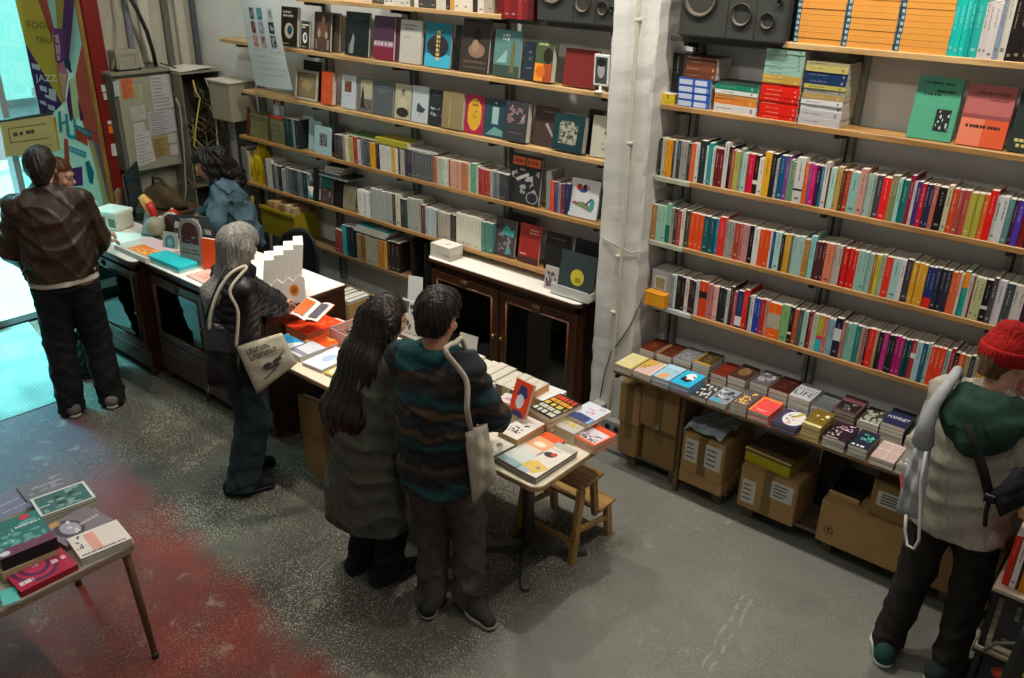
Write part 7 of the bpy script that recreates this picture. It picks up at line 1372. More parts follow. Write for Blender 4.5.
def d_el(P, c, r, R=None):
 x, y, z = P[0]-c[0], P[1]-c[1], P[2]-c[2]
 if R is not None: x, y, z = R[0, 0]*x+R[1, 0]*y+R[2, 0]*z, R[0, 1]*x+R[1, 1]*y+R[2, 1]*z, R[0, 2]*x+R[1, 2]*y+R[2, 2]*z
 k0 = np.sqrt((x/r[0])**2+(y/r[1])**2+(z/r[2])**2); k1 = np.sqrt((x/r[0]**2)**2+(y/r[1]**2)**2+(z/r[2]**2)**2)+1e-9
 return k0*(k0-1)/k1
def rc(a, b, ra, rb=None, k=.02, sq=None, rip=None, sub=False):
 a = np.asarray(a, float); b = np.asarray(b, float); rb = ra if rb is None else rb; m = max(ra, rb)*(max(sq) if sq is not None else 1)+(rip[0] if rip else 0)
 return (lambda P: d_rc(P, a, b, ra, rb, sq, rip), np.minimum(a, b)-m, np.maximum(a, b)+m, k, sub)
def el(c, r, k=.02, R=None, sub=False):
 c = np.asarray(c, float); m = max(r); return (lambda P: d_el(P, c, r, R), c-m, c+m, k, sub)
def grow(prims, h, disp=None, cut=None):
 lo = np.min([p[1] for p in prims if not p[4]], 0)-.03; hi = np.max([p[2] for p in prims if not p[4]], 0)+.03
 n = np.ceil((hi-lo)/h).astype(int)+1
 ax = [lo[i]+h*np.arange(n[i]) for i in range(3)]
 F = np.full(n, 1.0, np.float32)
 for f, a, b, k, sub in prims:
  m = k+3*h; i0 = np.maximum(((a-m-lo)/h).astype(int), 0); i1 = np.minimum(((b+m-lo)/h).astype(int)+2, n)
  if (i1 <= i0).any(): continue
  sl = tuple(slice(i0[q], i1[q]) for q in range(3))
  P = np.meshgrid(*[ax[q][sl[q]] for q in range(3)], indexing='ij', sparse=True)
  d = f(P); S = F[sl]
  if sub:
   t = np.clip(.5-.5*(S+d)/k, 0, 1); F[sl] = S*(1-t)-d*t+k*t*(1-t)
  else:
   t = np.clip(.5+.5*(S-d)/k, 0, 1); F[sl] = d*t+S*(1-t)-k*t*(1-t)
 if disp is not None or cut is not None:
  P = np.meshgrid(*ax, indexing='ij', sparse=True)
  if disp is not None:
   m = np.where(np.abs(F) < .06); F[m] += disp(ax[0][m[0]], ax[1][m[1]], ax[2][m[2]])
  if cut is not None:
   F = np.maximum(F, cut(P)).astype(np.float32)
 return nets(F, lo, h)
def nets(F, lo, h):
 S = F < 0; n = np.array(F.shape)
 c = np.zeros(n-1, np.int8)
 for dx in (0, 1):
  for dy in (0, 1):
   for dz in (0, 1): c += S[dx:n[0]-1+dx, dy:n[1]-1+dy, dz:n[2]-1+dz]
 cells = np.argwhere((c > 0) & (c < 8)); idx = np.full(n-1, -1, np.int32); idx[tuple(cells.T)] = np.arange(len(cells))
 acc = np.zeros((len(cells), 3)); cnt = np.zeros(len(cells))
 for ax_ in range(3):
  o1, o2 = [q for q in range(3) if q != ax_]
  for u in (0, 1):
   for v in (0, 1):
    off = np.zeros(3, int); off[o1] = u; off[o2] = v; p = cells+off; q = p.copy(); q[:, ax_] += 1
    a = F[tuple(p.T)]; b = F[tuple(q.T)]; m = (a < 0) != (b < 0)
    t = np.where(m, a/np.where(m, a-b, 1), 0); pos = (off+np.zeros((len(cells), 1))); pos[:, ax_] += t
    acc[m] += pos[m]; cnt[m] += 1
 verts = lo+h*(cells+acc/np.maximum(cnt, 1)[:, None])
 quads = []
 for ax_ in range(3):
  o1, o2 = [(1, 2), (2, 0), (0, 1)][ax_]
  s0 = [slice(None)]*3; s1 = [slice(None)]*3; s0[ax_] = slice(0, -1); s1[ax_] = slice(1, None)
  A, B = S[tuple(s0)], S[tuple(s1)]; e = np.argwhere(A != B)
  e = e[(e[:, o1] > 0) & (e[:, o2] > 0) & (e[:, o1] < n[o1]-1) & (e[:, o2] < n[o2]-1)]
  flip = A[tuple(e.T)]
  q = []
  for u, v in ((1, 1), (0, 1), (0, 0), (1, 0)):
   p = e.copy(); p[:, o1] -= u; p[:, o2] -= v; q.append(idx[tuple(p.T)])
  q = np.stack(q, 1); q[~flip] = q[~flip][:, ::-1]; quads.append(q)
 return verts, np.concatenate(quads)
def sdf_obj(name, prims, m, parent=None, h=.008, disp=None, cut=None, mats=None, pick=None, smooth=1):
 v, q = grow(prims, h, disp, cut)
 ok = (q >= 0).all(1); q = q[ok]
 for _ in range(smooth):                      # one light relaxation pass
  s = np.zeros_like(v); k = np.zeros(len(v))
  for i in range(4):
   a, b = q[:, i], q[:, (i+1) % 4]; np.add.at(s, a, v[b]); np.add.at(s, b, v[a]); np.add.at(k, a, 1); np.add.at(k, b, 1)
  v = .5*v+.5*s/np.maximum(k, 1)[:, None]
 me = bpy.data.meshes.new(name); me.vertices.add(len(v)); me.vertices.foreach_set('co', v.astype(np.float32).ravel())
 me.loops.add(q.size); me.loops.foreach_set('vertex_index', q.astype(np.int32).ravel())
 me.polygons.add(len(q)); me.polygons.foreach_set('loop_start', np.arange(0, q.size, 4, dtype=np.int32))
 for mm in (mats or [m]): me.materials.append(mm)
 if pick is not None: me.polygons.foreach_set('material_index', pick(v[q].mean(1)).astype(np.int32))
 me.update(calc_edges=True); me.polygons.foreach_set('use_smooth', np.ones(len(q), bool)); me.validate()
 return link(name, me, parent)
def ik(a, t, l1, l2, pole):
 a, t, pole = map(lambda q: np.asarray(q, float), (a, t, pole)); d = t-a; L = np.linalg.norm(d)
 if L > (l1+l2)*.999: t = a+d/L*(l1+l2)*.999; d = t-a; L = np.linalg.norm(d)
 x = (l1*l1-l2*l2+L*L)/(2*L); hgt = math.sqrt(max(l1*l1-x*x, 1e-6)); u = d/L; w = pole-u*(pole@u); w = w/(np.linalg.norm(w)+1e-9)
 return a+u*x+w*hgt, t
def folds(A, f1=14, f2=9, seed=0.0):
 def f(x, y, z):
  w = np.sin(f2*x+seed)+np.sin(f2*1.3*y+1.7*seed)+.7*np.sin(f2*.8*z+2*seed)
  r1 = 1-np.abs(np.sin(.5*f1*1.5*z+1.5*w+seed+5*x)); r2 = 1-np.abs(np.sin(.5*f1*2.3*(z*.8+x*.5)-1.9*w+2.1*seed)); r3 = 1-np.abs(np.sin(f1*.9*(x-y)+2*w+3*z+seed))
  return -A*(1.1*r1**3+.9*r2**3+.7*r3**3-.5)-.35*A*np.sin(3.1*f1*z+4*w)
 return f
def rot_head(yaw, pitch):
 cy, sy, cp, sp = math.cos(yaw), math.sin(yaw), math.cos(pitch), math.sin(pitch)
 Rz = np.array([[cy, -sy, 0], [sy, cy, 0], [0, 0, 1]]); Rx = np.array([[1, 0, 0], [0, cp, -sp], [0, sp, cp]]); return Rz@Rx
class Person:
 """standing figure in its own frame: faces +y, right hand side +x"""
 def __init__(s, label, at, face, H=1.75, lean=0.0, lfoot=(-.1, 0), rfoot=(.1, 0), ldir=None, rdir=None, lhand=None, rhand=None, yaw=0.0, pitch=0.0, skin='b88a6c', build=1.0, lknee=(0, 1, 0), rknee=(0, 1, 0), lelb=(-.4, -1, -.3), relb=(.4, -1, -.3), shift=(0, 0), lpalm=(0, 0, -1), rpalm=(0, 0, -1)):
  s.s = k = H/1.75; s.H = H; s.label = label; s.skin = skin; s.b = build
  sx, sy = shift
  s.pel = V(sx, sy, .95*k); s.waist = V(sx, sy+lean*.12, 1.10*k); s.chest = V(sx, sy+lean*.30, 1.29*k); s.neck = V(sx, sy+lean*.46, 1.465*k-.25*lean*lean)
  s.R = rot_head(yaw, pitch)
  s.hc = s.neck+V(0, .03+lean*.10, .155*k)
  s.sh = {q: s.chest+V(q*.178*k*build, lean*.1, .125*k-.1*lean*lean) for q in (-1, 1)}
  s.hip = {q: s.pel+V(q*.088*k, 0, -.03*k) for q in (-1, 1)}
  s.ank = {-1: V(lfoot[0], lfoot[1]-.03, .085), 1: V(rfoot[0], rfoot[1]-.03, .085)}
  s.fdir = {-1: ldir or (-.18, 1), 1: rdir or (.18, 1)}
  s.knee = {}
  for q, pole in ((-1, lknee), (1, rknee)):
   s.knee[q], _ = ik(s.hip[q], s.ank[q], .435*k, .42*k, pole)
  s.elb = {}; s.wri = {}; s.palm = {-1: np.asarray(lpalm, float), 1: np.asarray(rpalm, float)}
  for q, hd, pole in ((-1, lhand, lelb), (1, rhand, relb)):
   hd = hd if hd is not None else (q*.24, .03+sy, .80*k)
   s.elb[q], s.wri[q] = ik(s.sh[q], hd, .29*k, .255*k, pole)
  s.M = frame((face[1], -face[0], 0), (face[0], face[1], 0), (0, 0, 1), (at[0], at[1], 0))
 def world(s, p): return s.M @ Vector([float(c) for c in p])
 def hd(s, x, y, z): return s.hc+s.R@(V(x, y, z)*s.s)
 def body(s):
  k = s.s; P = []; hr = s.R
  P += [rc(s.pel, s.waist, .115*k, .105*k, .04, (1.15, .8, 1)), rc(s.waist, s.chest, .105*k, .125*k, .04, (1.15, .78, 1)), rc(s.sh[-1], s.sh[1], .05*k, .05*k, .05), rc(s.neck-V(0, .01, .03), s.hc-V(0, .03, .03)*k, .057*k, .052*k, .025)]
  P += [el(s.hd(0, -.012, .025), (.077*k, .095*k, .098*k), .03, hr), el(s.hd(0, .035, -.05), (.058*k, .062*k, .068*k), .03, hr), el(s.hd(0, .062, -.096), (.026*k, .022*k, .02*k), .02, hr)]
  P += [rc(s.hd(0, .088, .012), s.hd(0, .112, -.028), .009*k, .013*k, .012), el(s.hd(.011, .098, -.034), (.009*k, .01*k, .008*k), .008), el(s.hd(-.011, .098, -.034), (.009*k, .01*k, .008*k), .008)]
  P += [rc(s.hd(-.038, .082, .028), s.hd(.038, .082, .028), .011*k, .011*k, .014), rc(s.hd(-.018, .089, -.062), s.hd(.018, .089, -.062), .007*k, .007*k, .008), rc(s.hd(-.015, .087, -.073), s.hd(.015, .087, -.073), .008*k, .008*k, .006)]
  P += [el(s.hd(q*.045, .068, -.025), (.022*k, .02*k, .02*k), .02, hr) for q in (-1, 1)]
  P += [el(s.hd(q*.033, .098, .008), (.013*k, .014*k, .009*k), .008, hr, True) for q in (-1, 1)]
  for q in (-1, 1):
   P += [el(s.hd(q*.079, -.008, -.004), (.009*k, .02*k, .031*k), .008, hr), el(s.hd(q*.086, -.004, .002), (.006*k, .011*k, .017*k), .005, hr, True)]
   P += [rc(s.sh[q], s.elb[q], .05*k, .04*k, .03), rc(s.elb[q], s.wri[q], .041*k, .027*k, .02)]
   P += [rc(s.hip[q], s.knee[q], .088*k, .056*k, .03), rc(s.knee[q], s.ank[q], .055*k, .04*k, .02), rc(s.ank[q], s.ank[q]+V(s.fdir[q][0]*.13, s.fdir[q][1]*.13, -.05), .04*k, .03*k, .02)]
   P += s.hand(q)
  skin = mat(s.skin, .55, noise=.08, scale=25)
  o = sdf_obj('person', P, skin, None, .0058)
  o.matrix_world = s.M; tag(o, s.label, 'person'); s.o = o
  ew = mat('a09c94', .3); ei = mat('2c1c14', .15); lp = mat('8c5048', .5)
  for q in (-1, 1):
   mb = MB(); c = s.hd(q*.033, .083, .009); r = .0125*k
   T = Matrix.Translation(c) @ Matrix(s.R.tolist()).to_4x4() @ Matrix.Rotation(-PI/2, 4, 'X')
   mb.lathe([(.0002, r)]+[(r*math.sin(a*PI/12), r*math.cos(a*PI/12)) for a in range(1, 4)], ei, 14, T, close=False); mb.lathe([(r*math.sin(a*PI/12), r*math.cos(a*PI/12)) for a in range(3, 12)], ew, 14, T, close=False); mb.build('eye', o)
  mb = MB(); mb.tube([s.hd(-.021, .0905, -.067), s.hd(-.008, .0965, -.0655), s.hd(.008, .0965, -.0655), s.hd(.021, .0905, -.067)], [.001, .0042, .0042, .001], lp, 6); mb.build('lips', o)
  return o
 def hand(s, q):
  k = s.s; w = s.wri[q]; d = w-s.elb[q]; d = d/np.linalg.norm(d); n = s.palm[q]-d*(s.palm[q]@d); n = n/(np.linalg.norm(n)+1e-9); t = np.cross(d, n)*q
  c = w+d*.05*k; out = []
  out += [rc(w, w+d*.03*k, .025*k, .024*k, .015, None)]
  R = np.stack([t, n, d], 1); out += [el(c, (.040*k, .017*k, .052*k), .012, R)]
  for i, (u, L) in enumerate(((.029, .072), (.010, .08), (-.010, .074), (-.028, .058))):
   b = w+d*.088*k+t*u*k; m1 = b+(d*.9+n*.35)*L*.5*k; m2 = m1+(d*.55+n*.8)*L*.32*k; m3 = m2+(d*.1+n*.95)*L*.24*k
   out += [rc(b-d*.02*k, m1, .0092*k, .0085*k, .005), rc(m1, m2, .0085*k, .0078*k, .004), rc(m2, m3, .0078*k, .0066*k, .004)]
  b = w+d*.028*k+t*.03*k; m1 = b+(t*.75+d*.6+n*.3)*.038*k; m2 = m1+(t*.2+d*.8+n*.55)*.032*k
  out += [rc(b, m1, .0115*k, .010*k, .008), rc(m1, m2, .010*k, .0078*k, .004)]
  return out
 def top(s, name, m, loose=.03, hem=.86, sleeve=1.0, h=.008, A=.006, seed=0., neck=.07, quilt=None, cuff=.012, extra=(), cutx=None, flare=0.0, mats=None, pick=None, collar=.05):
  k = s.s; b = s.b; P = []; L = loose
  rq = (quilt[0], quilt[1]) if quilt else None
  P += [rc(V(s.pel[0], s.pel[1], hem*k-.02), s.waist, (.135+L+flare)*k, (.125+L)*k, .05, (1.16*b, .80, 1)), rc(s.waist, s.chest, (.125+L)*k, (.135+L*.8)*k, .05, (1.18*b, .80, 1)), rc(s.chest, s.neck-V(0, 0, .05), (.13+L*.6)*k, .085*k, .05, (1.1*b, .8, 1)), rc(s.sh[-1]+V(0, 0, -.005), s.sh[1]+V(0, 0, -.005), (.06+L*.45)*k, None, .06)]
  P += [rc(s.neck-V(0, .004, .045), s.neck+V(0, .012, collar-.04), .072*k, neck*k, .02)] if collar else []
  for q in (-1, 1):
   e = s.elb[q]; w = e+(s.wri[q]-e)*(sleeve*.97)
   P += [rc(s.sh[q]-V(q*.012, 0, .012), e, (.062+L*.5)*k, (.052+L*.5)*k, .018, None, rq), rc(e, w, (.054+L*.5)*k, (.040+L*.35)*k, .015, None, rq)]
   if cuff: P += [rc(w-(w-e)*.10, w-(w-e)*.02, (.042+L*.3)*k+cuff*.4, None, .008)]
  P += list(extra)
  hz = hem*k
  fd = folds(A, 16, 8, seed)
  if quilt:
   q0, q1 = quilt
   dd = lambda x, y, z: fd(x, y, z)-q0*np.abs(np.sin(math.pi*z/q1))*(np.abs(x-s.pel[0]) < .2*k)+q0*.5
  else: dd = fd
  def cut(Pg):
   F = hz-Pg[2]+0*Pg[0]+0*Pg[1]+.006*np.sin(9*Pg[0])
   inner = (Pg[0]-s.pel[0])**2/(.30**2)+(Pg[1]-s.pel[1])**2/(.26**2) < 1      # sleeves may hang below the hem
   return np.where(inner, F, -1.0) if cutx is None else np.maximum(np.where(inner, F, -1.0), cutx(Pg))
  return sdf_obj(name, P, m, s.o, h, dd, cut, mats, pick)
 def trousers(s, m, wide=.0, A=.006, seed=1., h=.008, name='trousers', zlow=.045, top=.90):
  k = s.s; P = [el(s.pel+V(0, -.012, .0), (.166*k, .128*k, .125*k), .04), rc(s.pel, s.pel+V(0, 0, .09*k), .13*k, .125*k, .03, (1.15, .82, 1))]
  for q in (-1, 1):
   a = s.ank[q]; P += [rc(s.hip[q]+V(q*.004, 0, 0), s.knee[q], (.10+wide*.25)*k, (.074+wide*.6)*k, .03), rc(s.knee[q], a+V(0, -.005, -.09), (.074+wide*.6)*k, (.056+wide)*k, .03)]
  fd = folds(A, 17, 9, seed)
  def dd(x, y, z): return fd(x, y, z)*(1+.9*np.exp(-((z-.14)/.09)**2))
  return sdf_obj(name, P, m, s.o, h, dd, lambda Pg: np.maximum(zlow-Pg[2], Pg[2]-top*k)+0*Pg[0]+0*Pg[1])
 def shoe(s, q, up, sole, stripe=None, lace=None, toe=0.0, h=.006):
  f = np.array([*s.fdir[q], 0.0]); f /= np.linalg.norm(f); a = s.ank[q]; g = V(a[0], a[1], 0); side = V(f[1], -f[0], 0)
  heel = g-f*.06+V(0, 0, .05); mid = g+f*.07+V(0, 0, .05); tp = g+f*.165+V(0, 0, .035)
  P = [rc(heel+V(0, 0, .01), g+V(0, 0, .08), .042, .045, .03), rc(heel, mid, .042, .046, .03), rc(mid, tp, .045, .036, .03)]
  o = sdf_obj('shoe', P, up, s.o, h, None, lambda Pg: .026-Pg[2]+0*Pg[0]+0*Pg[1])
  P = [rc(heel-V(0, 0, .03), mid-V(0, 0, .03), .045, .050, .02, (1, 1, .5)), rc(mid-V(0, 0, .03), tp-V(0, 0, .016), .050, .040, .02, (1, 1, .6))]
  sdf_obj('sole', P, sole, o, h, None, lambda Pg: np.maximum(.001-Pg[2], Pg[2]-.034)+0*Pg[0]+0*Pg[1])
  if stripe:
   mb = MB()
   for sg in (-1, 1): mb.tube([heel+side*sg*.040+V(0, 0, .005), g+side*sg*.044+V(0, 0, .03)+f*.02, g+f*.06+side*sg*.046+V(0, 0, .012), g+f*.10+side*sg*.044+V(0, 0, .0)], .0055, stripe, 6)
   mb.build('side_stripe', o)
  if lace:
   mb = MB()
   for i in range(4):
    c = g+f*(.05+.025*i)+V(0, 0, .098-.012*i); mb.tube([c-side*.022, c+V(0, 0, .006), c+side*.022], .0035, lace, 6)
   mb.build('lace', o)
  return o
 def hair_short(s, m, A=.005, back=-.07, vol=.014, front=.06, seed=0.):
  k = s.s; P = [el(s.hd(0, -.016, .034), (.079*k+vol, .097*k+vol, .098*k+vol), .02, s.R), rc(s.hd(0, -.075, .0), s.hd(0, -.07, back), .055*k, .045*k, .03), el(s.hd(0, .045, .105), (.06*k, .045*k, .025*k+vol*.6), .03, s.R)]
  Ri = s.R.T
  def cut(Pg):
   x, y, z = Pg[0]-s.hc[0], Pg[1]-s.hc[1], Pg[2]-s.hc[2]
   yy = (Ri[1, 0]*x+Ri[1, 1]*y+Ri[1, 2]*z)/k; zz = (Ri[2, 0]*x+Ri[2, 1]*y+Ri[2, 2]*z)/k; xx = (Ri[0, 0]*x+Ri[0, 1]*y+Ri[0, 2]*z)/k
   face = np.minimum(yy-.022, .055-zz+.2*(np.abs(xx)-.05)); ear = np.minimum(np.minimum(.045-zz-.35*(yy+.06), yy+.03), np.abs(xx)-.06); low = back-zz
   return np.maximum(np.maximum(np.minimum(face, 1)*k, ear*k), low*k)
  def dd(x, y, z):
   an = np.arctan2(y-s.hc[1]+.02, x-s.hc[0]); return A*(np.sin(26*an+40*(z-s.hc[2])+seed)*.35+.35*np.sin(15*an-55*(z-s.hc[2])+2*np.sin(9*an))+.3*np.sin(150*(x-y)+60*z)+.3*np.sin(61*an+90*z))
  return sdf_obj('hair', P, m, s.o, .005, dd, cut)
 def hair_long(s, m, length=.5, w=.10, A=.006, back=-.09, seed=0., curl=0., side=.0, extra=(), fr=.03):
  k = s.s; c = s.hc
  P = [el(s.hd(0, -.016, .034), (.092*k, .112*k, .113*k), .02, s.R)]
  top_ = s.hd(0, -.06, -.02); b0 = V(c[0]+side*.3, s.neck[1]+back-.03, s.neck[2]-.05); bm = V(c[0]+side*.7, s.chest[1]+back-.10, s.neck[2]-.05-length*.45); b1 = V(c[0]+side, s.chest[1]+back-.11, s.neck[2]-length)
  P += [rc(top_, b0, .09*k, .075*k, .05, (w/.09, .8, 1)), rc(b0, bm, .075*k, .07*k, .05, (w/.075, .75, 1)), rc(bm, b1, .07*k, .03*k, .05, (w/.07, .75, 1))] if length > .12 else []
  for q in (-1, 1): P += [rc(s.hd(q*.075, -.005, .03), s.hd(q*.085, -.01, -.12), .03*k, .032*k, .03)]
  P += list(extra); Ri = s.R.T
  def cut(Pg):
   x, y, z = Pg[0]-c[0], Pg[1]-c[1], Pg[2]-c[2]
   yy = (Ri[1, 0]*x+Ri[1, 1]*y+Ri[1, 2]*z)/k; zz = (Ri[2, 0]*x+Ri[2, 1]*y+Ri[2, 2]*z)/k; xx = (Ri[0, 0]*x+Ri[0, 1]*y+Ri[0, 2]*z)/k
   return np.minimum(np.minimum(yy-fr, .062-zz), .095-np.abs(xx))*k+0*Pg[0]
  def dd(x, y, z):
   an = np.arctan2(y-c[1]+.02, x-c[0]); wv = curl*np.sin(42*z+6*an)
   return A*(.3*np.sin(9*an+wv*2+seed+3*z)+.25*np.sin(41*an+wv*3+5*z)+.2*np.sin(77*an-wv*2+9*z)+.15*np.sin(190*x+14*z+wv*4))+curl*.006*np.sin(70*z+9*an)*np.sin(8*an)
  return sdf_obj('hair', P, m, s.o, .006, dd, cut)
def cloth_mat(name, base, dark, scale=30., bump=.4, rough=.85, sheen=0.0, wave=None):
 def fn(nt, b, N, L):
  tc = N('ShaderNodeTexCoord'); n = N('ShaderNodeTexNoise'); n.inputs['Scale'].default_value = scale; n.inputs['Detail'].default_value = 5; L(tc.outputs['Object'], n.inputs['Vector'])
  n2 = N('ShaderNodeTexNoise'); n2.inputs['Scale'].default_value = 3.5; n2.inputs['Detail'].default_value = 3; L(tc.outputs['Object'], n2.inputs['Vector'])
  ad = N('ShaderNodeMath'); ad.operation = 'MULTIPLY_ADD'; ad.inputs[1].default_value = .5; L(n.outputs['Fac'], ad.inputs[0]); L(n2.outputs['Fac'], ad.inputs[2])
  cr = N('ShaderNodeValToRGB'); cr.color_ramp.elements[0].position = .5; cr.color_ramp.elements[1].position = 1.0; cr.color_ramp.elements[0].color = (*lin(dark), 1); cr.color_ramp.elements[1].color = (*lin(base), 1); L(ad.outputs[0], cr.inputs[0]); L(cr.outputs[0], b.inputs['Base Color'])
  b.inputs['Roughness'].default_value = rough; b.inputs['Specular IOR Level'].default_value = .3
  bp = N('ShaderNodeBump'); bp.inputs['Strength'].default_value = bump; bp.inputs['Distance'].default_value = .004
  if wave:
   w = N('ShaderNodeTexWave'); w.inputs['Scale'].default_value = wave; w.wave_type = 'BANDS'; w.bands_direction = 'X'; w.inputs['Distortion'].default_value = .6; L(tc.outputs['Object'], w.inputs['Vector']); L(w.outputs['Fac'], bp.inputs['Height'])
  else: L(n.outputs['Fac'], bp.inputs['Height'])
  L(bp.outputs[0], b.inputs['Normal'])
 return custom(name, fn)
def hair_mat(name, c0, c1, axis='Z', rough=.4):
 def fn(nt, b, N, L):
  tc = N('ShaderNodeTexCoord'); mp = N('ShaderNodeMapping'); mp.inputs['Scale'].default_value = (160, 160, 8); L(tc.outputs['Object'], mp.inputs['Vector'])
  n = N('ShaderNodeTexNoise'); n.inputs['Scale'].default_value = 1.; n.inputs['Detail'].default_value = 4; L(mp.outputs[0], n.inputs['Vector'])
  cr = N('ShaderNodeValToRGB'); cr.color_ramp.elements[0].position = .35; cr.color_ramp.elements[1].position = .7; cr.color_ramp.elements[0].color = (*lin(c0), 1); cr.color_ramp.elements[1].color = (*lin(c1), 1); L(n.outputs['Fac'], cr.inputs[0]); L(cr.outputs[0], b.inputs['Base Color'])
  b.inputs['Roughness'].default_value = rough; bp = N('ShaderNodeBump'); bp.inputs['Strength'].default_value = .35; bp.inputs['Distance'].default_value = .003; L(n.outputs['Fac'], bp.inputs['Height']); L(bp.outputs[0], b.inputs['Normal']); b.inputs['Specular IOR Level'].default_value = .25
 return custom(name, fn)
def loc_of(p, w):                      # world point -> a person's own frame
 q = p.M.inverted() @ Vector(w); return (q.x, q.y, q.z)
BLK = cloth_mat('black_cloth', '17171a', '0c0c0e'); BLKT = cloth_mat('black_trousers', '151517', '09090b')
W_SOLE = mat('c8c4ba', .5); GSHOE = cloth_mat('grey_shoe', '6c6862', '45423e')
p1 = Person('person in a brown leather jacket and wide black trousers standing by the street door', (-5.82, 2.26), Vector((-.93, .36)).normalized(), H=1.86, lean=.12, lfoot=(-.12, .0), rfoot=(.15, .02), lhand=(-.17, .26, 1.02), rhand=(.17, .28, 1.02), lelb=(-1, -.8, -.3), relb=(1, -.8, -.3), yaw=-.15, pitch=-.12, build=1.02)
p1.body()
LEA = cloth_mat('brown_leather', '3c2a1a', '20160e', 9, .25, .38)
p1.top('jacket', LEA, loose=.045, hem=.955, A=.009, seed=2.0, neck=.082, collar=.07)
p1.top('shirt', mat('b4ac9c', .7), loose=.040, hem=.918, sleeve=.55, A=.003, seed=3., collar=0, cuff=0, cutx=lambda Pg: Pg[2]-1.06+0*Pg[0]+0*Pg[1])
p1.trousers(BLKT, wide=.032, A=.006, seed=1.3, zlow=.02)
for q in (-1, 1): p1.shoe(q, GSHOE, W_SOLE, lace=W_SOLE)
p1.hair_short(hair_mat('dark_brown_hair', '140e0a', '2e2218'), back=-.085, vol=.013)
p2 = Person('person with auburn hair and dark glasses in black, half hidden beyond the leather jacket', (-6.39, 2.53), Vector((.35, .94)).normalized(), H=1.66, lean=.05, yaw=-.5, pitch=-.15, skin='b08468', lhand=(-.13, .24, 1.06), rhand=(.13, .24, 1.06))
p2.body()
p2.top('coat', BLK, loose=.035, hem=.55, A=.01, seed=4., flare=.02, neck=.085, collar=.09)
p2.trousers(BLKT, wide=.02, seed=2.2)
for q in (-1, 1): p2.shoe(q, BLK, mat('1c1c1c', .6))
p2.hair_long(hair_mat('auburn_hair', '2a130b', '5c2e18'), length=.16, w=.085)
mb = MB()
for q in (-1, 1):
 c = p2.hd(q*.033, .108, .008); ex = p2.R@V(1, 0, 0); ez = p2.R@V(0, 0, 1)
 mb.tube([c+(ex*math.cos(a*PI/7)*.023+ez*math.sin(a*PI/7)*.019) for a in range(15)], .0022, mat('141414', .3), 6)
 mb.tube([c+ex*q*.023, p2.hd(q*.078, .06, .012), p2.hd(q*.084, -.005, .012)], .002, mat('141414', .3), 6)
mb.tube([p2.hd(-.011, .109, .01), p2.hd(.011, .109, .01)], .002, mat('141414', .3), 6); mb.build('glasses', p2.o)
p3 = Person('person with dark curly hair in a blue denim jacket bent over behind the counter', (-6.01, 3.83), Vector((-.58, -.81)).normalized(), H=1.64, lean=.40, pitch=-.5, yaw=.05, skin='a8785c', lhand=(-.1, .36, 1.05), rhand=(.12, .36, 1.05), lelb=(-1, -.2, -.6), relb=(1, -.2, -.6), build=.97, lpalm=(0, 0, -1), rpalm=(0, 0, -1))
p3.body()
DEN = cloth_mat('denim', '587480', '324a54', 18, .4)
p3.top('denim_jacket', DEN, loose=.035, hem=.86, A=.014, seed=5., neck=.08)
p3.trousers(BLKT, seed=.4)
for q in (-1, 1): p3.shoe(q, BLK, W_SOLE)
p3.hair_long(hair_mat('black_curls', '0c0a09', '1e1815', rough=.5), length=.10, w=.125, A=.016, curl=1.2, back=-.01, extra=[el(p3.hd(0, -.10, -.03), (.11, .08, .12), .04), el(p3.hd(.03, -.11, -.13), (.10, .08, .10), .04), el(p3.hd(.02, -.14, -.22), (.085, .07, .09), .04), rc(p3.hd(.085, .0, 0), p3.hd(.09, .03, -.16), .035, .03, .03), rc(p3.hd(-.085, .0, 0), p3.hd(-.09, .03, -.16), .035, .03, .03)])
p4 = Person('person with long grey hair in a black quilted jacket reading at the table', (-4.17, 2.47), Vector((.30, .95)).normalized(), H=1.66, lean=.13, pitch=-.62, yaw=.10, skin='b48a70', lfoot=(-.10, .03), rfoot=(.09, -.05), ldir=(-.1, 1), rdir=(.2, 1), lelb=(-.5, -.4, -1), relb=(.6, -.5, -1), lpalm=(.5, 0, -.8), rpalm=(-.5, 0, -.8), build=1.04)
hR, hL = on_z(292, 313, .95), on_z(286, 305, .97)
fwd = p4.M.inverted() @ Vector((hR.x, hR.y, 1.0))
p4b = Person(p4.label, (-4.17, 2.47), Vector((.30, .95)).normalized(), H=1.66, lean=.13, pitch=-.62, yaw=.10, skin='b48a70', lfoot=(-.10, .03), rfoot=(.09, -.05), ldir=(-.1, 1), rdir=(.2, 1), lhand=loc_of(p4, (hL.x, hL.y, .97)), rhand=loc_of(p4, (hR.x, hR.y, .95)), lelb=(-.5, -.4, -1), relb=(.6, -.5, -1), lpalm=(.7, 0, -.5), rpalm=(-.7, 0, .3), build=1.04); p4 = p4b
p4.body()
PUF = cloth_mat('black_nylon', '1e1e20', '101012', 60, .15, .42)
p4.top('quilted_jacket', PUF, loose=.042, hem=.80, A=.006, seed=6., quilt=(.011, .05), neck=.085, collar=.09)
JN = cloth_mat('dark_jeans', '26363c', '131d22', 40, .3)
p4.trousers(JN, wide=.050, A=.006, seed=3.1)
for q in (-1, 1): p4.shoe(q, BLK, mat('16161a', .6))
SC4 = cloth_mat('dark_scarf', '15151a', '0b0b0e', 20, .5)
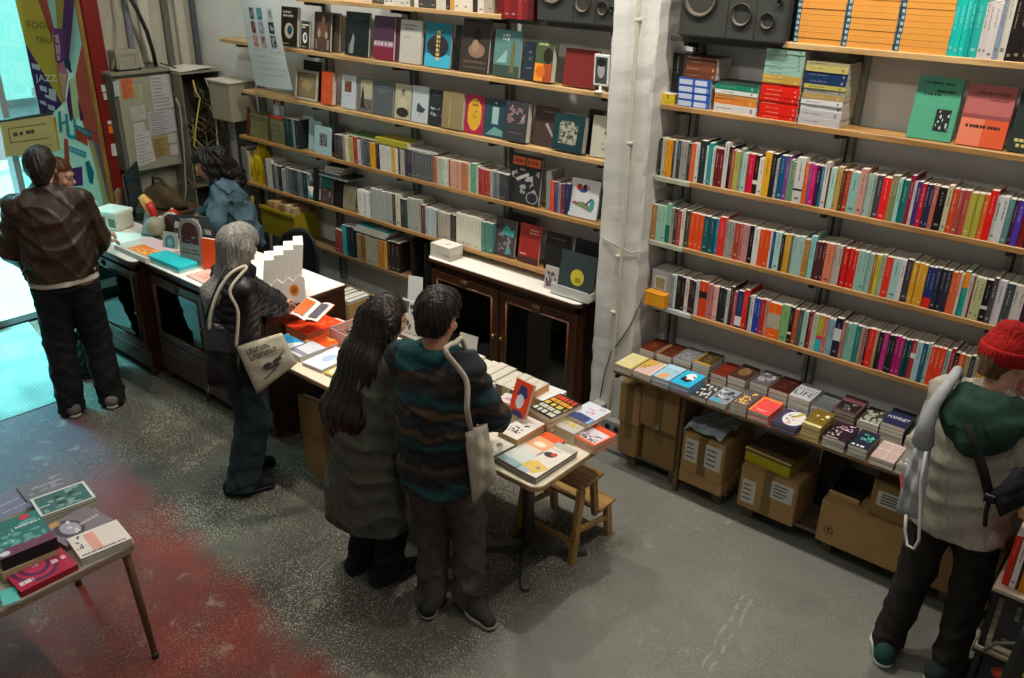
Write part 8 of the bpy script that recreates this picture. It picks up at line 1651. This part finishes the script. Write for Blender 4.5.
sdf_obj('scarf', [rc(p4.neck+V(.075*math.cos(a), .065*math.sin(a)+.01, -.005+.02*math.sin(2*a)), p4.neck+V(.075*math.cos(a+.8), .065*math.sin(a+.8)+.01, -.005+.02*math.sin(2*a+1.6)), .045, None, .02) for a in np.arange(0, 6.3, .8)], SC4, p4.o, .008, folds(.006, 30, 20))
p4.hair_long(hair_mat('grey_hair', '4c4a46', '918d86'), length=.16, w=.098, A=.006, back=-.02, fr=.045, extra=[rc(p4.hd(q*.085, .02, .0), p4.hd(q*.082, .05, -.13), .034, .026, .03) for q in (-1, 1)])
bk = on_z(315, 312, .95)
t = thing('open_book', 'open orange-covered book held by the person with grey hair', 'book', Matrix.Translation((bk.x-.02, bk.y, .94)) @ Matrix.Scale(.75, 4) @ Matrix.Rotation(.15, 4, 'Z') @ Matrix.Rotation(.35, 4, 'X'))
mb = MB(); oc = mat('d8481c', .4)
for s in (-1, 1): mb.add([(0, -.12, 0), (s*.16, -.12, .03), (s*.16, .12, .03), (0, .12, 0), (0, -.12, .004), (s*.16, -.12, .034), (s*.16, .12, .034), (0, .12, .004)], [(0, 1, 2, 3), (4, 5, 6, 7), (0, 1, 5, 4), (1, 2, 6, 5), (2, 3, 7, 6)], oc)
mb.build('cover', t)
mb = MB()
for s in (-1, 1):
 n = 8; vs = []
 for i in range(n+1):
  u = i/n; vs += [(s*.155*u, -.116, .006+.03*u+.02*math.sin(u*PI)**.7), (s*.155*u, .116, .006+.03*u+.02*math.sin(u*PI)**.7)]
 mb.add(vs, [(2*i, 2*i+2, 2*i+3, 2*i+1) for i in range(n)], mat('dcd6cc', .7), smooth=True)
 mb.add([(s*x, y, z+.003) for x, y, z in ((.03, -.09, .036), (.13, -.09, .052), (.13, .09, .052), (.03, .09, .036))], [(0, 1, 2, 3)], mat('e0601c' if s < 0 else '5c5660', .5))
mb.build('page_block', t)
p5 = Person('person with very long dark hair in a long olive coat at the table', (-2.96, 2.40), Vector((.04, 1.0)).normalized(), H=1.57, lean=.30, yaw=-.25, pitch=-.35, skin='b88c70', lfoot=(-.07, .02), rfoot=(.12, .05), lhand=(-.12, .34, .98), rhand=(.29, .08, .72), relb=(.6, -1, 0), build=1.04)
p5.body()
OLV = cloth_mat('olive_wool', '55564a', '36372d', 35, .35)
p5.top('coat', OLV, loose=.045, hem=.42, A=.008, seed=7., flare=.06, neck=.085, collar=.07, extra=[rc(V(0, -.0, .30), V(0, 0, .95*p5.s), .225, .165, .06, (1.12, .82, 1))])
p5.trousers(BLKT, wide=.03, seed=2.7)
for q in (-1, 1): p5.shoe(q, BLK, mat('141416', .6))
p5.hair_long(hair_mat('dark_long_hair', '120d0a', '2f2119'), length=.56, w=.155, A=.008, back=-.075, curl=.12, side=-.07)
cl = p5.hd(-.045, -.085, .075)
mb = MB()
for k in range(6): mb.tube([cl+V(.016*math.cos(k), -.012, .016*math.sin(k)), cl+V(.034*math.cos(k), -.02, .034*math.sin(k))], [.009, .004], mat('0c0c0c', .3), 6)
mb.tube([cl+V(-.02, -.02, 0), cl+V(.02, -.02, .006)], .012, mat('0c0c0c', .3), 8); mb.build('hair_clip', p5.o)
p6d = Vector((-.30, .95)).normalized()
q6 = Person('x', (-2.50, 2.50), p6d)
ro = loc_of(q6, (-2.36, 2.60, 0))
hr6 = on_z(503, 428, .80)
p6 = Person('person with short dark hair in a wavy striped fleece and grey trousers at the table', (-2.51, 2.47), p6d, H=1.71, lean=.03, yaw=-.08, pitch=-.35, skin='b48468', lfoot=(-.02, -.02), rfoot=(ro[0], ro[1]), ldir=(-.25, 1), rdir=(1, -.55), lhand=(-.16, .36, 1.0), rhand=(.19, .30, .98), relb=(.75, -.8, -.5), lelb=(-.8, -.7, -.4), build=.96)
p6.body()
def fleece_fn(nt, b, N, L):
 tc = N('ShaderNodeTexCoord'); sp = N('ShaderNodeSeparateXYZ'); L(tc.outputs['Object'], sp.inputs[0])
 mp = N('ShaderNodeMapping'); mp.inputs['Scale'].default_value = (7.5, 7.5, 4.5); L(tc.outputs['Object'], mp.inputs['Vector'])
 n = N('ShaderNodeTexNoise'); n.inputs['Scale'].default_value = 1.0; n.inputs['Detail'].default_value = 2; L(mp.outputs[0], n.inputs['Vector'])
 m = N('ShaderNodeMath'); m.operation = 'MULTIPLY_ADD'; m.inputs[1].default_value = 2.1; L(sp.outputs[2], m.inputs[0])
 m2 = N('ShaderNodeMath'); m2.operation = 'MULTIPLY'; m2.inputs[1].default_value = .42; L(n.outputs['Fac'], m2.inputs[0]); L(m2.outputs[0], m.inputs[2])
 fr = N('ShaderNodeMath'); fr.operation = 'FRACT'; L(m.outputs[0], fr.inputs[0])
 cr = N('ShaderNodeValToRGB'); e = cr.color_ramp.elements
 seq = [(0, '0d0d10'), (.07, '3c2e1e'), (.13, '0c0c0f'), (.20, '182024'), (.27, '0b0b0d'), (.33, '0f4648'), (.39, '0c0d10'), (.46, '44341f'), (.53, '0b0b0e'), (.60, '1a2630'), (.66, '0c0c0e'), (.72, '4a3822'), (.78, '0d0d10'), (.86, '104648'), (.93, '14181c')]
 e[0].position = 0; e[0].color = (*lin(seq[0][1]), 1); e[1].position = seq[1][0]; e[1].color = (*lin(seq[1][1]), 1)
 for p_, c in seq[2:]:
  q = e.new(p_); q.color = (*lin(c), 1)
 cr.color_ramp.interpolation = 'LINEAR'; L(fr.outputs[0], cr.inputs[0]); L(cr.outputs[0], b.inputs['Base Color']); b.inputs['Roughness'].default_value = .95
 f = N('ShaderNodeTexNoise'); f.inputs['Scale'].default_value = 130; L(tc.outputs['Object'], f.inputs['Vector']); bp = N('ShaderNodeBump'); bp.inputs['Strength'].default_value = .5; bp.inputs['Distance'].default_value = .004; L(f.outputs['Fac'], bp.inputs['Height']); L(bp.outputs[0], b.inputs['Normal'])
FLE = custom('striped_fleece', fleece_fn); TEAL = cloth_mat('teal_fleece', '10484a', '082c30', 90, .5)
p6.top('fleece', FLE, loose=.045, hem=.74, A=.010, seed=8., flare=.0, neck=.095, collar=.0, cuff=.03, mats=[FLE, TEAL], pick=lambda c: ((c[:, 2] > p6.sh[1][2]+.015+.03*np.sin(14*c[:, 0])) & (np.abs(c[:, 0]+.03) < .13)).astype(int))
sdf_obj('collar', [rc(p6.neck+V(.08*math.cos(a), .07*math.sin(a)+.005, .0), p6.neck+V(.08*math.cos(a+.5), .07*math.sin(a+.5)+.005, .0), .032, None, .02) for a in np.arange(0, 6.3, .5)], TEAL, p6.o, .007, folds(.003, 30, 20))
p6.trousers(cloth_mat('grey_brown_trousers', '4e473f', '332e29', 30, .3), wide=.022, A=.006, seed=.9)
SN = cloth_mat('dark_sneaker', '2c2a28', '1a1918', 30, .3)
for q in (-1, 1): p6.shoe(q, SN, mat('8c867a', .6), lace=mat('b0aa9c', .6), stripe=mat('9c968a', .5) if q > 0 else None)
p6.hair_short(hair_mat('dark_short_hair', '0e0a08', '2a1e16'), A=.008, back=-.085, vol=.022)
p7 = Person('person in a red beanie, green hood and pale ribbed sweater facing the shelves', (-.50, 3.70), Vector((.06, 1)).normalized(), H=1.72, lean=.08, yaw=-.45, pitch=-.25, skin='c09078', lfoot=(-.14, -.05), rfoot=(.13, .0), ldir=(-.45, 1), rdir=(.55, 1), lhand=(-.14, .30, 1.10), rhand=(.16, .30, 1.08), lelb=(-.35, -1, -.6), relb=(.5, -1, -.5), build=.98)
p7.body()
KN = cloth_mat('pale_rib_knit', 'b6b0a0', '948e80', 40, .7, .95, wave=42)
p7.top('sweater', KN, loose=.048, hem=.80, A=.010, seed=9., neck=.085, collar=.02, cuff=.03)
HG = cloth_mat('green_hood', '1c3a2c', '0d2018', 30, .4)
nk = p7.neck
sdf_obj('hood', [rc(nk+V(.105*math.cos(a), .085*math.sin(a)-.01, -.03-.035*math.sin(a)), nk+V(.105*math.cos(a+.5), .085*math.sin(a+.5)-.01, -.03-.035*math.sin(a+.5)), .045, None, .03) for a in np.arange(0, 6.3, .5)]+[el(nk+V(0, -.135, -.085), (.150, .07, .115), .04), rc(nk+V(-.13, -.09, -.06), nk+V(.0, -.17, -.16), .045, .05, .03), rc(nk+V(.13, -.09, -.06), nk+V(.0, -.17, -.16), .045, .05, .03)], HG, p7.o, .007, folds(.006, 22, 16, 2))
p7.trousers(cloth_mat('dark_olive_trousers', '231f19', '14110d', 30, .3), wide=.012, A=.006, seed=1.9, zlow=.075)
GS = cloth_mat('green_suede', '1e4440', '12302c', 40, .3)
for q in (-1, 1): p7.shoe(q, GS if q < 0 else cloth_mat('dark_suede', '22302e', '141c1b'), mat('c8c4b8', .5), stripe=mat('d0ccc2', .5), lace=mat('b8b4a8', .6))
p7.hair_short(hair_mat('light_brown_hair', '3c2a1c', '6c5038'), back=-.08, vol=.004, A=.003)
RB = cloth_mat('red_knit', 'a81410', '6c0a08', 60, .8, .95)
k7 = p7.s; Ri7 = p7.R.T
def zl(Pg):
 x, y, z = Pg[0]-p7.hc[0], Pg[1]-p7.hc[1], Pg[2]-p7.hc[2]; return (Ri7[2, 0]*x+Ri7[2, 1]*y+Ri7[2, 2]*z)/k7, (Ri7[1, 0]*x+Ri7[1, 1]*y+Ri7[1, 2]*z)/k7
rib = lambda x, y, z: .0035*np.sin(44*np.arctan2(y-p7.hc[1]+.01, x-p7.hc[0]))
cap = sdf_obj('beanie', [el(p7.hd(0, -.012, .045), (.100*k7, .118*k7, .112*k7), .02, p7.R), el(p7.hd(0, -.05, .135), (.05*k7, .05*k7, .03*k7), .04, p7.R)], RB, p7.o, .006, rib, lambda Pg: (.025+.25*(zl(Pg)[1]+.02)*.6-zl(Pg)[0])*k7)
sdf_obj('turned_up_cuff', [el(p7.hd(0, -.012, .04), (.107*k7, .125*k7, .112*k7), .02, p7.R)], RB, p7.o, .006, rib, lambda Pg: np.maximum((-.005+.25*(zl(Pg)[1]+.02)*.6-zl(Pg)[0])*k7, (zl(Pg)[0]-.065-.25*(zl(Pg)[1]+.02)*.6)*k7))
def on_plane(x, y, q, n):
 d = Vector(ray(x, y)); n = Vector(n); o = Vector((0, 0, CAM_H)); t = (Vector(q)-o).dot(n)/d.dot(n); return o+d*t
def cloth_sheet(mb, corners, m, bulge, nrm, nu=12, nv=12, wr=.006, seed=0):
 a, b, c, d = [Vector(x) for x in corners]; r = random.Random(seed); ph = r.uniform(0, 6)
 vs = []
 for s in (1, -1):
  for j in range(nv+1):
   for i in range(nu+1):
    u, v = i/nu, j/nv; p = (a*(1-u)+b*u)*(1-v)+(d*(1-u)+c*u)*v
    e = (math.sin(PI*u)**.6 if 0 < u < 1 else 0)*(math.sin(PI*min(1, v*.9+.1))**.6 if v < 1 else 0)
    vs.append(p+Vector(nrm)*(s*(.006+bulge*e)+wr*math.sin(11*u+5*v+ph)*e+wr*.7*math.sin(17*v-7*u+ph)*e))
 N_ = (nu+1)*(nv+1); fs = []
 for j in range(nv):
  for i in range(nu):
   q = j*(nu+1)+i; fs.append([q, q+nu+1, q+nu+2, q+1]); fs.append([N_+q, N_+q+1, N_+q+nu+2, N_+q+nu+1])
 rim = [i for i in range(nu+1)]+[(j+1)*(nu+1)+nu for j in range(nv)]+[nv*(nu+1)+i for i in range(nu-1, -1, -1)]+[j*(nu+1) for j in range(nv-1, 0, -1)]
 for k in range(len(rim)): x, y = rim[k], rim[(k+1) % len(rim)]; fs.append([x, y, N_+y, N_+x])
 mb.add(vs, fs, m, smooth=True); return vs[:N_], vs[N_:]
CAN = cloth_mat('natural_canvas', 'b4ab98', '8f8776', 70, .4)
rt4 = Vector((.95, -.30, 0)); n4 = Vector((.88, -.42, .22)).normalized(); q4 = Vector((-4.17, 2.47, .8))+rt4*.30
C4 = [on_plane(x, y, q4, n4) for x, y in ((236, 347), (282, 333), (297, 363), (257, 394))]
t = thing('tote_bag', 'cream canvas tote bag with dark print on the shoulder of the grey-haired person', 'bag', C4[0]); T = Matrix.Translation(-C4[0])
mb = MB(); cloth_sheet(mb, [T @ c for c in C4], CAN, .030, n4, seed=3); mb.build('bag_body', t)
mb = MB(); rr = random.Random(6)
def q4uv(u, v, off=.046):
 a, b, c, d = [T @ c for c in C4]; e = math.sin(PI*u)**.6*math.sin(PI*min(1, v*.9+.1))**.6; return (a*(1-u)+b*u)*(1-v)+(d*(1-u)+c*u)*v+n4*(.009+.038*e)
def q4poly(pts, m): mb.add([q4uv(u, v) for u, v in pts], [list(range(len(pts)))], m)
ik4 = mat('3c342e', .8)
for row, (v0, n) in enumerate(((.10, 7), (.24, 8))):
 u = .14+.02*row
 for k in range(n):
  w_ = .075; q4poly([(u, v0), (u+.02, v0), (u+.02, v0+.10), (u, v0+.10)], ik4); q4poly([(u+.02, v0+(0 if k % 2 else .07)), (u+.055, v0+(0 if k % 2 else .07)), (u+.055, v0+(.03 if k % 2 else .10)), (u+.02, v0+(.03 if k % 2 else .10))], ik4)
  if k % 3: q4poly([(u+.04, v0), (u+.055, v0), (u+.055, v0+.1), (u+.04, v0+.1)], ik4)
  u += w_
for (cu, cv, ru, rv) in ((.42, .58, .10, .08), (.66, .57, .12, .06), (.55, .66, .12, .03)): q4poly([(cu+ru*math.cos(a*PI/6)*rr.uniform(.75, 1.1), cv+rv*math.sin(a*PI/6)*rr.uniform(.75, 1.1)) for a in range(12)], ik4)
q4poly([(.25, .80), (.5, .74), (.7, .66), (.71, .68), (.5, .77), (.26, .825)], ik4); q4poly([(.70, .52), (.88, .42), (.89, .44), (.72, .55)], ik4)
mb.build('printed_mark', t)
shp = p4.world(p4.sh[1]+V(-.03, -.0, .135))
mb = MB(); st = mat('b8b09c', .8)
pth = [C4[0]+Vector((.0, .0, 0)), on_plane(238, 312, q4+n4*.03, n4), on_plane(230, 290, q4+n4*.03, n4), shp+Vector((.03, .03, -.01)), shp+Vector((-.0, -.05, -.03)), on_plane(219, 290, q4+n4*.0, n4), on_plane(211, 312, q4-n4*.02, n4), on_plane(209, 330, q4-n4*.05, n4)]
def curve_through(pth):
 sm = []
 for i in range(len(pth)-1):
  for k in range(5):
   P0, P1, P2, P3 = pth[max(i-1, 0)], pth[i], pth[i+1], pth[min(i+2, len(pth)-1)]; u = k/5
   sm.append(.5*((2*P1)+(P2-P0)*u+(2*P0-5*P1+4*P2-P3)*u*u+(3*P1-P0-3*P2+P3)*u**3))
 return sm+[pth[-1]]
sm = curve_through(pth)
mb.tube([T @ p for p in sm], .009, st, 8); mb.build('strap', t)
qb = Vector((-4.17, 2.47, .8))+rt4*.20-Vector((.30, .95, 0))*.18
Cb = [on_plane(x, y, qb, n4) for x, y in ((204, 322), (240, 326), (240, 392), (207, 385))]
t = thing('shoulder_bag', 'black leather shoulder bag hanging behind the printed tote of the grey-haired person', 'bag', Cb[0]); T = Matrix.Translation(-Cb[0])
BL = mat('121214', .35, bump=.2)
mb = MB(); cloth_sheet(mb, [T @ c for c in Cb], BL, .035, n4, seed=5); mb.build('bag_body', t)
mb = MB(); a, b = T @ Cb[0], T @ Cb[1]; fl_ = [a+n4*.02, b+n4*.02, b*.6+(T @ Cb[2])*.4+n4*.052, a*.6+(T @ Cb[3])*.4+n4*.052]; mb.add(fl_+[p+n4*.004 for p in fl_], [(0, 1, 2, 3), (4, 5, 6, 7), (0, 1, 5, 4), (1, 2, 6, 5), (2, 3, 7, 6), (3, 0, 4, 7)], BL); mb.build('flap', t)
mb = MB(); mb.tube([T @ Cb[0], T @ on_plane(212, 300, qb, n4), T @ (shp+Vector((-.05, -.05, .0)))], .008, BL, 6); mb.build('strap', t); mb = MB(); mb.tube([T @ on_plane(208, 384, qb, n4), T @ on_plane(208, 402, qb+n4*.03, n4)], .008, BL, 6); mb.build('strap_end', t)
f6 = Vector((p6d.x, p6d.y, 0)); rt6 = Vector((p6d.y, -p6d.x, 0)); n6 = Vector((.80, -.58, .15)).normalized(); q6b = Vector((-2.50, 2.50, .9))+rt6*.27-f6*.03
C6 = [on_plane(x, y, q6b, n6) for x, y in ((466, 425), (478, 419), (498, 470), (470, 470))]
C6 = [on_plane(x, y, q6b, n6) for x, y in ((464, 432), (487, 424), (497, 478), (473, 503))]
t = thing('tote_bag', 'plain cream tote bag hanging from the shoulder of the person in the striped fleece', 'bag', C6[0]); T = Matrix.Translation(-C6[0])
CAN2 = cloth_mat('plain_canvas', 'beb5a0', '989080', 70, .3)
mb = MB(); cloth_sheet(mb, [T @ c for c in C6], CAN2, .045, n6, wr=.010, seed=8); mb.build('bag_body', t)
sh6 = p6.world(p6.sh[1]+V(-.045, -.04, .135)); mb = MB()
mb.tube(curve_through([T @ (C6[0]*.7+C6[1]*.3), T @ on_plane(467, 410, q6b+n6*.085, n6), T @ on_plane(466, 380, q6b+n6*.075, n6), T @ (sh6+Vector((.03, -.09, -.0))), T @ sh6, T @ (sh6+f6*.08+Vector((0, 0, -.03))), T @ (sh6+f6*.12+Vector((.04, 0, -.25)))]), .0125, CAN2, 8); mb.build('strap', t)
n7 = Vector((-.25, -.95, .15)).normalized(); q7 = Vector((-.515, 3.72, 1.0))+Vector((-.24, -.19, 0))
C7 = [on_plane(x, y, q7, n7) for x, y in ((915, 440), (931, 447), (921, 520), (896, 512))]
t = thing('drawstring_bag', 'white cloth bag with a hanging loop of cord on the beanie wearer’s shoulder'.replace('’', "'"), 'bag', C7[0]); T = Matrix.Translation(-C7[0])
WC = cloth_mat('white_cotton', 'a9abac', '85888a', 40, .4)
mb = MB(); cloth_sheet(mb, [T @ c for c in C7], WC, .04, n7, wr=.012, seed=9); mb.add([T @ on_plane(x, y, q7, n7)+n7*.052 for x, y in ((906, 474), (910, 470), (911, 484), (907, 486))], [(0, 1, 2, 3)], mat('a85c5c', .7)); mb.build('bag_body', t)
sh7 = p7.world(p7.sh[-1]+V(.02, -.035, .125))
mb = MB(); mb.tube([T @ (C7[0]*.5+C7[1]*.5), T @ on_plane(926, 425, q7+n7*.02, n7), T @ on_plane(934, 404, q7+n7*.01, n7), T @ (sh7+Vector((0, -.04, -.01))), T @ sh7, T @ (sh7+Vector((0, .09, -.06)))], [.045, .034, .026, .022, .02, .016], WC, 10); mb.build('strap', t)
mb = MB(); mb.tube([T @ on_plane(x, y, q7+n7*.06, n7) for x, y in ((926, 452), (921, 480), (920, 515), (919, 540), (914, 549), (907, 545), (905, 530), (906, 515))], .0065, mat('b0aea6', .8), 8); mb.build('cord', t)
nb7 = Vector((.05, -.99, .12)).normalized(); qs = Vector((-.515, 3.72, 1.0))+Vector((0.0, -.215, 0))
def P7(x, y, o=0): return on_plane(x, y, qs+nb7*o, nb7)
t = thing('sling_bag', 'black sling bag with a wide strap across the back of the beanie wearer', 'bag', P7(990, 500)); T = Matrix.Translation(-P7(990, 500)); BS = cloth_mat('black_webbing', '111113', '08080a', 90, .3)
mb = MB(); pts = [P7(968, 425, .02), P7(975, 446, .02), P7(983, 470, .025), P7(990, 497, .03)]
mb.tube([T @ p for p in pts], .021, BS, 8); mb.tube([T @ P7(990, 497, .03), T @ P7(986, 512, .03), T @ P7(985, 526, .03)], .010, BS, 6); mb.tube([T @ P7(990, 497, .03), T @ P7(1005, 490, .03), T @ P7(1022, 470, .0)], .024, BS, 8); mb.build('strap', t)
mb = MB(); cloth_sheet(mb, [T @ P7(x, y, .03) for x, y in ((992, 494), (1030, 462), (1036, 500), (1000, 517))], BS, .05, nb7, seed=4); mb.build('bag_body', t)
mb = MB(); c = T @ P7(990, 498, .045); mb.box((c.x-.022, c.y-.012, c.z-.02), (c.x+.022, c.y+.012, c.z+.02), mat('0c0c0c', .3), bev=.005); mb.build('buckle', t)
w = bpy.data.worlds.new('world'); SC.world = w; w.use_nodes = True
bg = w.node_tree.nodes['Background']; bg.inputs[0].default_value = (1.0, .97, .90, 1); bg.inputs[1].default_value = .16
def lamp(name, loc, aim, power, col, size, kind='AREA', spread=180, shape='DISK', sy=None):
 l = bpy.data.lights.new(name, kind); l.energy = power; l.color = col
 if kind == 'AREA':
  l.shape = shape; l.size = size
  if sy: l.size_y = sy
  l.spread = math.radians(spread)
 elif kind == 'SPOT': l.spot_size = math.radians(spread); l.shadow_soft_size = size; l.spot_blend = .5
 o = bpy.data.objects.new(name, l); COL.objects.link(o); o.location = loc
 o.rotation_euler = (Vector(aim)-Vector(loc)).to_track_quat('-Z', 'Y').to_euler()
 return o
WARM = (1.0, .945, .86)
for x, e in ((-.9, 60), (-2.45, 54), (-4.0, 40), (-5.6, 32)):
 lamp('ceiling_lamp_or_fill', (x, 3.62, 4.55), (x+.05, 3.9, 0), e, WARM, .14)  # overhead lamps by the shelf fronts
for x in (-.6, -2.9, -5.3):
 lamp('ceiling_lamp_or_fill', (x, 1.1, 4.7), (x-.3, 2.4, .6), 15, WARM, .35)  # added fill without fixtures, brightens the walls and people's backs
lamp('counter_spot', (-4.3, 2.9, 4.5), (-4.25, 3.15, .9), 300, (1, .94, .84), .12, 'SPOT', 46)
lamp('daylight', (-8.6, 1.9, 3.1), (-7.0, 1.9, 0), 42, (.10, .92, 1.0), .9, spread=70)
lamp('street_sky', (-10.3, 2.0, 9.5), (-10.3, 2.0, 0), 3000, (.52, 1.0, 1.0), 3.5)
SC.view_settings.view_transform = 'Standard'; SC.view_settings.look = 'None'; SC.view_settings.gamma = 1; SC.view_settings.use_curve_mapping = False
SC.view_settings.exposure = 0.0
